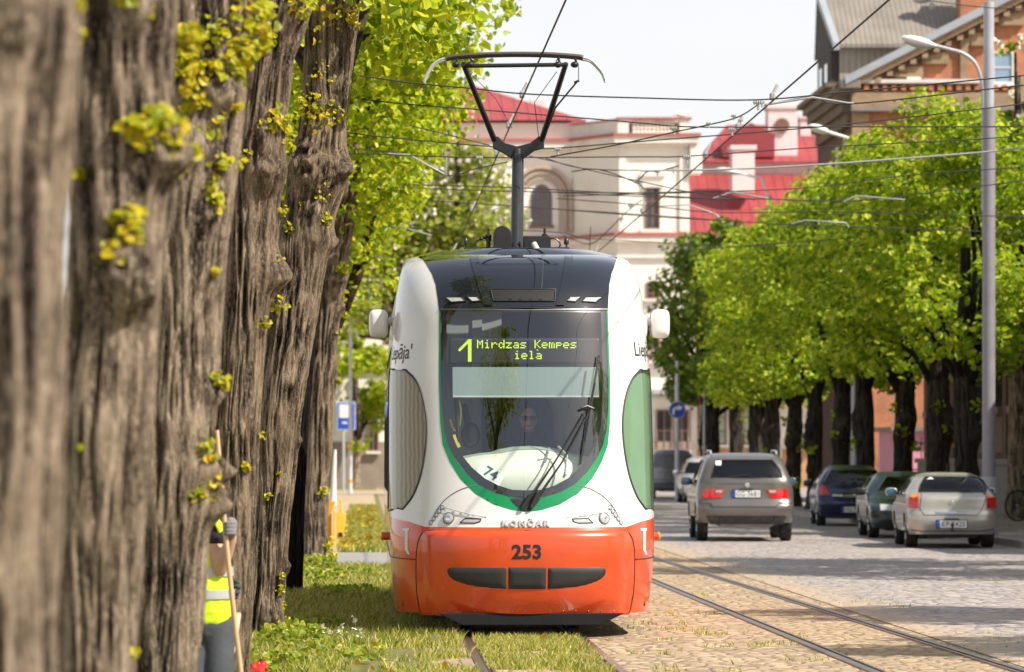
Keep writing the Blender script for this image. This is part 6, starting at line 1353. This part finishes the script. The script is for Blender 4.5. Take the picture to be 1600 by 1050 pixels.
for x in (0, 1.02):
    mb = MB(); mb.tube([(x+.33*math.cos(a), 0, .34+.33*math.sin(a)) for a in np.linspace(0, 2*math.pi, 33)], .022, 8, cap=False); w_ = mb.build('wheel', M_tyre, bi, smooth=True); mb = MB()
    for k in range(14): a = k*math.pi/7; mb.tube([(x, .02*(-1)**k, .34), (x+.32*math.cos(a), 0, .34+.32*math.sin(a))], .002, 4)
    mb.tube([(x,-.04,.34),(x,.04,.34)], .022, 8); mb.build('spokes', M_steel, w_)
mb = MB()
for a, b in (((0,.34),(.25,.80)),((.25,.80),(.42,.36)),((.25,.74),(.80,.82)),((.42,.36),(.82,.72)),((.0,.34),(.42,.36)),((.79,.90),(.86,.62)),((.86,.62),(1.02,.34)),((.25,.80),(.22,.95))): mb.tube([(a[0],0,a[1]),(b[0],0,b[1])], .017, 8)
mb.build('frame', M_ink, bi, smooth=True); mb = MB(); mb.ell((.20,0,.97), (.13,.07,.03), 14, 8); mb.build('saddle', M_ink, bi, smooth=True); mb = MB(); mb.tube([(.70,-.28,1.0),(.80,-.12,.99),(.79,0,.92),(.80,.12,.99),(.70,.28,1.0)], .013, 8); mb.build('handlebar', M_steel, bi, smooth=True)
# ---------------------------------------------------------------- overhead wires
WIRE = pbr('wire_copper_dark', (.030,.026,.024), .6, .3, var=.2); CABLE = pbr('grey_cable', (.30,.30,.31), .5); INS = pbr('grey_insulator', (.36,.35,.34), .5); ARM = pbr('pale_steady_arm', (.34,.34,.35), .45, .4)
def wire(label, pts, Y, r=.0085, mat=WIRE, ins=(), arms=(), name='span_wire', grp='overhead tram wires', sag=True):
    """pixel polyline at depth Y (or per-point depth); ins: insulators (px,py,size px); arms: pale steady arms along pixel points"""
    q = [P(p[0], p[1], p[2] if len(p) > 2 else Y) for p in pts]; o = q[0]; t = thing(name, label, 'wire', tuple(o), group=grp)
    sp = spline([tuple(p-o) for p in q], 8) if len(q) > 2 else [tuple(p-o) for p in q]
    mb = MB(); mb.tube(sp, r, 6); mb.build('strand', mat, t, smooth=True)
    for px, py, sz in ins:
        c = P(px, py, Y)-o; s = sz*Y/FP; mb = MB(); mb.lathe([(s*.12,-s*.6),(s*.35,-s*.45),(s*.2,-s*.3),(s*.38,-s*.15),(s*.2,0),(s*.38,.15*s),(s*.2,.3*s),(s*.35,.45*s),(s*.12,.6*s)], Matrix.Translation(c) @ Matrix.Rotation(R(90), 4, 'Y'), 10)
        mb.tube([c+Vector((0,0,-.2*s)), c+Vector((.1*s,0,-1.0*s))], .18*s, 6); mb.build('insulator', INS, t, smooth=True)
    for a in arms: mb = MB(); mb.tube([P(x, y, Y)-o for x, y in a], .012, 8); mb.build('steady_arm', ARM, t, smooth=True)
    return t
# contact wires hang over each track, parallel to the rails
def contact(label, X, z, Y0, Y1): 
    t = thing('contact_wire', label, 'wire', (X, Y0, z), group='overhead tram wires'); mb = MB(); mb.tube([(0, 0, 0), (0, (Y1-Y0)/2, -.03), (0, Y1-Y0, .02)], .0095, 6); mb.build('strand', WIRE, t, smooth=True)
    for y in (40.8, 44.6, 48.8, 60, 72): 
        if Y0 < y < Y1: mb = MB(); mb.cbox((0, y-Y0, .03), (.05, .14, .07)); mb.tube([(0, y-Y0, .05), (.06, y-Y0+.02, .16)], .02, 6); mb.build('clamp', INS, t, bevel=.01)
contact('contact wire above the tram, touching its pantograph', 1.67, 5.40, 4, 112); contact('contact wire above the empty track, slanting down from the upper right', 4.33, 5.38, 4, 112)
wire('topmost span wire, passing just under the pantograph head and onward to the lamp post', [(560,118),(649,130),(736,138),(827,147),(1000,153),(1179,156),(1331,143),(1600,118)], 40.5, ins=[(1184,160,12)])
wire('second span wire from the top, crossing the pantograph arms to the balustrade', [(560,154),(626,162),(746,171),(807,176),(1000,192),(1051,197),(1141,199),(1340,198),(1600,198)], 44.4, ins=[(1052,200,10),(1143,202,10)])
wire('span wire meeting the pantograph knee from the left and rising to the right', [(540,207),(600,214),(755,228),(849,232),(1000,221),(1282,198),(1533,170),(1600,162)], 46, ins=[(871,233,9)])
wire('span wire just below the pantograph knee, with a pale insulator by the station corner', [(540,240),(600,241),(742,246),(1000,245),(1074,244),(1282,230),(1533,217),(1600,210)], 48.6, ins=[(749,246,9),(1073,245,11)])
wire('span wire with a pale steady arm in front of the brick gable corner', [(1194,164),(1270,152),(1331,162),(1600,133)], 41, arms=[[(1194,164),(1270,152),(1325,161),(1334,161)]], ins=[(1190,160,8)])
wire('diagonal pull-off wire rising from the knee toward the empty track', [(860,245),(965,226),(1050,207),(1107,195),(1155,182),(1192,158)], 42, ins=[(1107,193,7),(1146,181,7),(1157,188,7)])
wire('thick grey cable strung level across the right trees', [(1000,267),(1152,264),(1282,257),(1381,250),(1533,238),(1600,231)], 52, .014, CABLE, name='grey_cable')
wire('thin wire rising to the right through the leaves, below the thick grey cable', [(880,306),(1076,301),(1267,293),(1419,274),(1600,261)], 60, .009)
wire('span wire with a kinked steady arm above the middle of the right trees', [(860,300),(1000,307),(1114,310),(1200,311),(1324,314),(1460,300),(1600,282)], 63, .010, arms=[[(1114,310),(1144,300),(1200,310)],[(1318,315),(1338,306),(1414,312)]])
wire('span wire passing the narrow station window with a long sloping steady arm', [(870,310),(1000,320),(1122,332),(1305,331),(1600,339)], 67, .010, arms=[[(1030,322),(1075,320),(1118,334),(1124,340)]])
wire('span wire with a bent pale steady arm low in the right trees', [(800,322),(1000,335),(1213,350),(1324,354),(1600,364)], 72, .010, arms=[[(1236,350),(1258,344),(1322,348),(1326,355)]])
wire('lowest span wire fixed to the tall lamp post', [(1050,394),(1114,388),(1343,371),(1533,356),(1600,352)], 80, .011)
wire('wire falling from the left crown to the pantograph knee', [(640,196),(681,206),(765,227)], 47, .007)
wire('wire with a pale drooping steady arm left of the pantograph', [(560,232),(640,243),(697,274),(745,263),(794,253)], 50, .008, arms=[[(606,240),(640,242),(668,258),(692,271)],[(697,274),(697,248)]])
wire('upper of the close pair of wires behind the pantograph mast', [(540,280),(636,288),(801,293),(1000,304),(1140,312)], 60, .010)
wire('lower of the close pair of wires behind the pantograph mast', [(540,288),(655,294),(801,299),(1000,301),(1140,297)], 61, .010)
wire('long wire sloping gently down to the right at half mast height', [(520,302),(600,309),(804,322),(1000,337),(1130,345)], 66, .010)
wire('wire with a pale bracket left of the mast foot', [(540,352),(600,355),(690,358),(860,362),(922,375)], 72, .010, arms=[[(560,348),(629,355),(675,368)],[(752,334),(775,326),(800,320)]])
wire('crossing wire that drops from the mast toward the station bay', [(800,238),(860,251),(943,271),(1031,290),(1079,300),(1180,312)], 55, .008)
wire('short crossing wire in front of the station bay', [(850,246),(893,260),(936,265),(998,266),(1100,266)], 54, .008)
wire('wire with clamps slanting down to the right before the bay', [(893,268),(936,265),(993,285),(1007,296)], 56, .010, ins=[(998,284,8)])
wire('looped feeder wire climbing to the empty track wire', [(993,285),(1003,276),(1012,268),(1030,267),(1050,262),(1060,259)], 57, .012, ins=[(1027,268,7),(1052,265,7)])
wire('hanging feeder wire beside the mast foot', [(880,368),(922,381),(953,357),(979,331),(1003,312)], 76, .011, ins=[(970,341,7),(985,321,7)])
wire('little vertical dropper wire above the roof of the tram', [(923,354),(922,375),(921,395)], 76, .009)
for i, (y0, y1, l) in enumerate(((432,434,'topmost'),(461,463,'second'),(486,487,'third'),(500,501,'lowest'))): wire(f'{l} of the four level wires between the pole and the tram roof', [(512,y0),(560,y0+1),(640,y1)], 120, .016)
wire('thin wire crossing the upper right corner over the loft roof', [(1400,-12),(1456,1),(1533,11),(1600,14)], 60, .008)
wire('faint level wire across the lower right leaves', [(900,372),(1200,385),(1600,374)], 84, .009)

# ---------------------------------------------------------------- people
SKIN = pbr('skin', (.55,.31,.21), .5, var=.08, vs=8); VEST = pbr('yellow_vest', (.62,.78,.02), .7, var=.08, vs=6, bump=.25, bs=25, bd=.01); REFL = pbr('reflective_band', (.45,.46,.46), .35, .3, var=.1); TROU = pbr('dark_grey_trousers', (.055,.06,.068), .85, var=.25, vs=8, bump=.3, bs=30, bd=.01); TSH = pbr('black_shirt', (.015,.015,.017), .85); GLV = pbr('grey_knit_glove', (.19,.18,.185), .9, var=.25, vs=20); GLVB = pbr('black_glove_palm', (.02,.02,.021), .8); WOOD = pbr('worn_wood_handle', (.52,.36,.20), .6, var=.2, vs=6, stretch=(4,4,.5)); WOODP = pbr('pale_new_wood', (.66,.52,.35), .65, var=.12, vs=6)
def blob(name, parts, mat, parent, vox=.012, smooth=4):
    """one continuous skin grown over tapering limbs: parts are (points, radii) tubes or ('e', centre, radii)"""
    mb = MB()
    for p in parts:
        if p[0] == 'e': mb.ell(p[1], p[2], 18, 12, M=p[3] if len(p) > 3 else None)
        else:
            pts, rr = spline(p[0], 4), list(np.interp(np.linspace(0, len(p[1])-1, (len(p[0])-1)*4+1), range(len(p[1])), p[1])); mb.tube(pts, rr, 14)
            mb.ell(pts[0], (rr[0],)*3, 12, 8); mb.ell(pts[-1], (rr[-1],)*3, 12, 8)
    o = mb.build(name, mat, parent)
    r = o.modifiers.new('skin', 'REMESH'); r.mode = 'VOXEL'; r.voxel_size = vox; r.use_smooth_shade = True
    s_ = o.modifiers.new('smooth', 'SMOOTH'); s_.iterations = smooth; s_.factor = .5
    return o
YW = 24.0; wo = Vector((-.955, YW, -.32)); wk = thing('person', 'person in a yellow vest and grey glove holding a wooden pole beside the trunk', 'person', tuple(wo))
W3 = lambda px, py, dy=0: tuple(P(px, py, YW+dy)-wo-Vector((0, 0, 0)))
hipz = .94; sh_z = 1.53
eb, wr_, hd = W3(343, 890, -.10), W3(362, 842, -.20), W3(361, 826, -.22)
shR = (.01, -.02, 1.56)
blob('body', [('e', (-.15, .05, 1.70), (.078, .095, .115)), ([(-.14, .04, 1.5), (-.145, .045, 1.63)], [.06, .055]), ([(-.04, .05, .95), (-.06, .04, 1.2), (-.08, .04, 1.42)], [.15, .155, .15]),
  ([shR, (.03, -.08, 1.36), eb], [.062, .056, .046]), ([eb, tuple((a+b)/2 for a, b in zip(eb, wr_)), wr_], [.047, .046, .032]), ([wr_, hd], [.032, .036]),
  ([(-.20, .05, 1.48), (-.20, .20, 1.25), (.08, .22, 1.13)], [.06, .048, .036]), ('e', (-.15, -.045, 1.69), (.016, .02, .025)), ('e', (-.225, .05, 1.70), (.012, .02, .032)), ('e', (-.075, .05, 1.70), (.012, .02, .032)),
  ([(-.10, .04, .9), (-.12, .0, .45), (-.12, .03, .08)], [.085, .06, .045]), ([(.02, .04, .9), (.03, -.02, .45), (.04, .02, .08)], [.085, .06, .045])], SKIN, wk, .011)
vs = blob('vest', [([(-.04, .05, .95), (-.05, .045, 1.1), (-.07, .04, 1.40)], [.172, .178, .165]), ('e', (-.045, .05, .97), (.185, .15, .09)), ('e', (-.07, .04, 1.44), (.19, .11, .06))], VEST, wk, .012, 3)
mb = MB()
for z, rr in ((1.20, .180), (1.06, .186)):
    a = np.linspace(0, 2*math.pi, 33); mb.add([(-.048+rr*1.02*math.cos(q), .047+rr*.98*math.sin(q), z+d) for d in (-.028, .028) for q in a], [(i, i+1, 34+i, 33+i) for i in range(32)])
mb.build('reflective_band', REFL, vs, smooth=True)
mb = MB(); mb.tube([W3(331,800,-.10), W3(338,812,-.13), W3(344,824,-.13), W3(346,836,-.11)], [.030,.030,.028,.022], 10, sq=.5); mb.build('shoulder_strap', VEST, vs, smooth=True)
blob('sleeve', [([(.0, -.0, 1.55), (.02, -.05, 1.49), (.03, -.075, 1.42)], [.080, .078, .074])], TSH, wk, .012, 2)
blob('trousers', [([(-.04, .05, .95), (-.04, .05, .86)], [.15, .155]), ([(-.12, .04, .86), (-.13, -.02, .45), (-.13, .02, .10)], [.105, .088, .082]), ([(.04, .04, .86), (.05, -.04, .45), (.05, .0, .10)], [.105, .088, .082])], TROU, wk, .013, 3)
mb = MB(); mb.ell((.05, -.10, .46), (.075, .04, .12), 16, 10, .7); mb.ell((-.13, -.08, .46), (.075, .04, .12), 16, 10, .7); mb.build('knee_pad', TSH, wk, smooth=True)
for x in (-.13, .05): mb = MB(); mb.ell((x, -.05, .055), (.055, .15, .06), 16, 10, .8); mb.build('shoe', M_ink, wk, smooth=True)
h3 = Vector(hd); tk = Vector(W3(352, 828, -.30))
fing = [([tuple(h3+Vector((-.01, 0, -.03))), tuple(h3+Vector((0, -.01, .03)))], [.044, .042])]
for k in range(4):
    z = .038-k*.022; b = h3+Vector((.02, -.03, z)); fing.append(([tuple(b), tuple(b+Vector((.0, -.045, .0))), tuple(b+Vector((-.04, -.062, -.002))), tuple(b+Vector((-.058, -.035, -.004)))], [.0125, .012, .011, .010]))
fing.append(([tuple(h3+Vector((-.02, -.01, .03))), tuple(h3+Vector((-.05, -.02, .05))), tuple(h3+Vector((-.058, -.052, .055)))], [.014, .012, .010]))
blob('glove', fing, GLV, wk, .006, 2)
blob('glove', [([(.06, 0.220, 1.14), (.11, 0.200, 1.11)], [.036, .040]), ([(.11, 0.190, 1.14), (.15, 0.170, 1.13), (.16, 0.200, 1.12)], [.014, .012, .011]), ([(.11, 0.190, 1.11), (.155, 0.170, 1.10), (.165, 0.200, 1.09)], [.014, .012, .011]), ([(.11, 0.190, 1.08), (.15, 0.170, 1.06), (.16, 0.200, 1.06)], [.014, .012, .011]), ([(.11, 0.200, 1.05), (.14, 0.180, 1.03), (.15, 0.200, 1.03)], [.012, .011, .010]), ([(.08, 0.210, 1.16), (.11, 0.160, 1.18)], [.013, .011])], pbr('navy_glove', (.03,.04,.06), .8), wk, .006, 2)
tp = [P(339, 672, YW-.28), P(352, 830, YW-.285), P(362, 930, YW-.28), P(376, 1050, YW-.25)]; tp.append(Vector((tp[-1].x+.03, YW-.22, -.30))); ro = tp[-1]
tl_ = thing('rake', 'long wooden rake pole held upright by the person in the vest', 'rake', tuple(ro)); mb = MB(); mb.tube([tuple(p-ro) for p in tp], [.013, .0155, .016, .017, .016], 10); mb.build('handle', WOOD, tl_, smooth=True)
mb = MB(); mb.box(-.2, .2, -.015, .015, 0, .03); mb.build('rake_head', M_dkmet, tl_); mb = MB()
for k in range(11): mb.tube([(-.19+k*.038, 0, .01), (-.19+k*.038, -.04, -.05)], .004, 5)
mb.build('tines', M_dkmet, tl_)
b0, b1 = P(372, 958, 24.3), P(357, 1052, 24.2); dr = (b1-b0); b2 = b0+dr*((b0.z+.31)/(b0.z-b1.z)); sp2 = thing('spade', 'pale wooden spade handle leaning behind the rake pole', 'spade', tuple(b2))
mb = MB(); mb.tube([tuple(b0-b2), tuple((b0+b1)/2-b2), (0, 0, .25)], [.020, .024, .020], 10); mb.build('handle', WOODP, sp2, smooth=True); mb = MB(); mb.prism([(-.09,.27),(.09,.27),(.09,.05),(0,-.01),(-.09,.05)], 'y', -.006, .006); mb.build('blade', M_dkmet, sp2)
rb = thing('red_bag', 'crumpled red plastic bag on the grass by the knotted trunk', 'bag', tuple(P(404, 1068, 29.5))); rb.location.z = float(gz(rb.location.x, 29.5)); rb.scale = (.85, .85, .72)
r7 = np.random.RandomState(4); mb = MB(); mb.ell((0, 0, .11), (.095, .08, .13), 28, 18, .8)
mb.v = [tuple(np.array(p)*(1+.10*math.sin(9*p[0]*8+5*p[2]*9)*math.cos(7*p[2]*8+p[1]*30))) for p in mb.v]; mb.build('sack', pbr('red_plastic', (.55,.03,.02), .35, var=.15, vs=20), rb, smooth=True); mb = MB(); mb.tube([(0,0,.22),(.012,0,.26),(.03,0,.27)], [.03,.014,.03], 10); mb.build('knot', pbr('red_plastic_knot', (.48,.03,.02), .4), rb, smooth=True)
# the driver, behind the windscreen
do = Vector((TX+.08, TY+1.62, .68)); dv = thing('person', 'driver in dark clothes and sunglasses seated behind the tram windscreen', 'person', tuple(do))
DK = pbr('navy_jacket', (.03,.04,.07), .8)
hz = PT(828, 655, 1.4).z-.68
blob('body', [('e', (0, 0, hz), (.075, .095, .12)), ('e', (0, -.03, hz-.06), (.055, .07, .065)), ([(0, .02, hz-.26), (0, .01, hz-.08)], [.06, .052]), ([(0, .05, .62), (0, .05, .85), (0, .03, hz-.26)], [.15, .16, .14]), ('e', (0, -.10, hz-.02), (.014, .02, .026)), ('e', (-.078, 0, hz), (.010, .02, .03)), ('e', (.078, 0, hz), (.010, .02, .03)),
  ([(-.18, .03, hz-.24), (-.25, -.1, hz-.5), (-.12, -.42, hz-.5)], [.06, .05, .036]), ([(.18, .03, hz-.24), (.25, -.1, hz-.5), (.12, -.42, hz-.5)], [.06, .05, .036]), ([(-.1, 0, .62), (-.12, -.45, .6), (-.12, -.5, .1)], [.085, .065, .05]), ([(.1, 0, .62), (.12, -.45, .6), (.12, -.5, .1)], [.085, .065, .05])]+
  [([(sx*.12, -.42, hz-.5+k*.022-.03), (sx*.09, -.47, hz-.5+k*.022-.03), (sx*.06, -.46, hz-.5+k*.022-.03)], [.012, .011, .010]) for sx in (-1, 1) for k in range(4)]+[([(sx*.11, -.42, hz-.45), (sx*.08, -.45, hz-.43)], [.013, .011]) for sx in (-1, 1)], SKIN, dv, .011)
blob('jacket', [([(0, .05, .6), (0, .05, .85), (0, .03, hz-.24)], [.175, .185, .15]), ('e', (0, .04, hz-.27), (.22, .12, .08)), ([(-.19, .03, hz-.25), (-.26, -.1, hz-.5), (-.15, -.38, hz-.5)], [.078, .066, .05]), ([(.19, .03, hz-.25), (.26, -.1, hz-.5), (.15, -.38, hz-.5)], [.078, .066, .05])], DK, dv, .014, 3)
blob('trousers', [([(-.1, 0, .62), (-.12, -.45, .6), (-.12, -.5, .1)], [.1, .08, .065]), ([(.1, 0, .62), (.12, -.45, .6), (.12, -.5, .1)], [.1, .08, .065])], DK, dv, .014, 2)
mb = MB(); mb.ell((0, .02, hz+.035), (.086, .098, .105), 20, 12); mb.v = [p for p in mb.v]; hair = mb.build('hair', pbr('dark_hair', (.03,.02,.015), .7), dv, smooth=True); hair.location = (0, .025, .02)
mb = MB(); mb.ell((-.034, -.092, hz+.012), (.030, .012, .022), 14, 8, .8); mb.ell((.034, -.092, hz+.012), (.030, .012, .022), 14, 8, .8); mb.tube([(-.07, -.08, hz+.02), (0, -.104, hz+.022), (.07, -.08, hz+.02)], .005, 6); mb.tube([(-.07, -.08, hz+.02), (-.082, .0, hz+.015)], .004, 5); mb.tube([(.07, -.08, hz+.02), (.082, .0, hz+.015)], .004, 5); mb.build('sunglasses', M_ink, dv, smooth=True)
mb = MB(); mb.ell((0, -.098, hz-.062), (.026, .008, .008), 12, 6); mb.build('lips', pbr('lips', (.40,.14,.11), .5), dv, smooth=True)
# the number card lying against the windscreen
cc = PT(767.5, 739, .36); cd = thing('number_card', 'white card reading 74 propped inside the tram windscreen', 'card', tuple(cc+Vector((TX, TY, 0)))); Rm = Matrix.Rotation(R(30), 4, 'Y') @ Matrix.Rotation(R(-14), 4, 'X')
mb = MB(); mb.box(-.118, .118, 0, .003, -.085, .085, Rm); mb.build('sheet', pbr('white_card', (.80,.82,.82), .6, var=.02), cd)
text_obj('card_lettering', '74', .125, pbr('grey_green_print', (.05,.09,.10), .6), cd, lambda x, y, z: Rm @ Vector((x, -.002+z, y-.045)), bold=.003)
# ---------------------------------------------------------------- camera, sun, sky
cam = bpy.data.cameras.new('camera'); co = bpy.data.objects.new('camera', cam); C.objects.link(co)
co.location = (0, 0, HC); co.rotation_euler = (R(90), 0, 0)
cam.sensor_width = 36; cam.lens = 36*FP/1600
cam.shift_x = (800-VX)/1600; cam.shift_y = -(525-VY)/1600
cam.clip_start = .5; cam.clip_end = 3000
cam.dof.use_dof = True; cam.dof.focus_distance = 34.0; cam.dof.aperture_fstop = 3.6
S.camera = co
AZ, EL = R(60), R(47)
sd = Vector((math.sin(AZ)*math.cos(EL), -math.cos(AZ)*math.cos(EL), math.sin(EL)))
sun = bpy.data.lights.new('sun', 'SUN'); so = bpy.data.objects.new('sun', sun); C.objects.link(so)
sun.energy = 4.6; sun.angle = R(.5); sun.color = (1, .94, .84)
so.rotation_euler = sd.to_track_quat('Z', 'Y').to_euler()
W = bpy.data.worlds.new('World'); S.world = W; W.use_nodes = True; t = W.node_tree; t.nodes.clear()
sky = N(t, 'ShaderNodeTexSky', sky_type='NISHITA'); sky.sun_disc = False; sky.sun_elevation = EL
sky.sun_rotation = math.atan2(sd.x, sd.y); sky.air_density = 1.0; sky.dust_density = 2.5; sky.ozone_density = 1.0
tc = N(t, 'ShaderNodeTexCoord'); sx = N(t, 'ShaderNodeSeparateXYZ'); L(t, tc.outputs['Generated'], sx.inputs[0])
veil = ramp(t, sx.outputs['Z'], [(0.0, (.92,.92,.92)), (.14, (.8,.8,.8)), (.5, (.25,.25,.25))])   # a thin white veil of high cloud, thicker low down
vm = coords(t, (1, 1, 3), 'Generated'); vn = noise(t, vm, 2.2, 5, .6)
cl = ramp(t, vn, [(.3, (7.5, 7.55, 7.7)), (.7, (8.3, 8.25, 8.2))])
bg = N(t, 'ShaderNodeBackground'); L(t, mixc(t, veil, sky.outputs[0], cl), bg.inputs[0]); bg.inputs[1].default_value = .085
wo = N(t, 'ShaderNodeOutputWorld'); L(t, bg.outputs[0], wo.inputs[0])
S.view_settings.view_transform = 'Standard'; S.view_settings.look = 'None'; S.view_settings.exposure = .68; S.view_settings.gamma = 1
S.render.engine = 'CYCLES'; S.cycles.use_denoising = True; S.cycles.max_bounces = 8; S.cycles.transparent_max_bounces = 12; S.cycles.transmission_bounces = 4
S.cycles.sample_clamp_indirect = 6
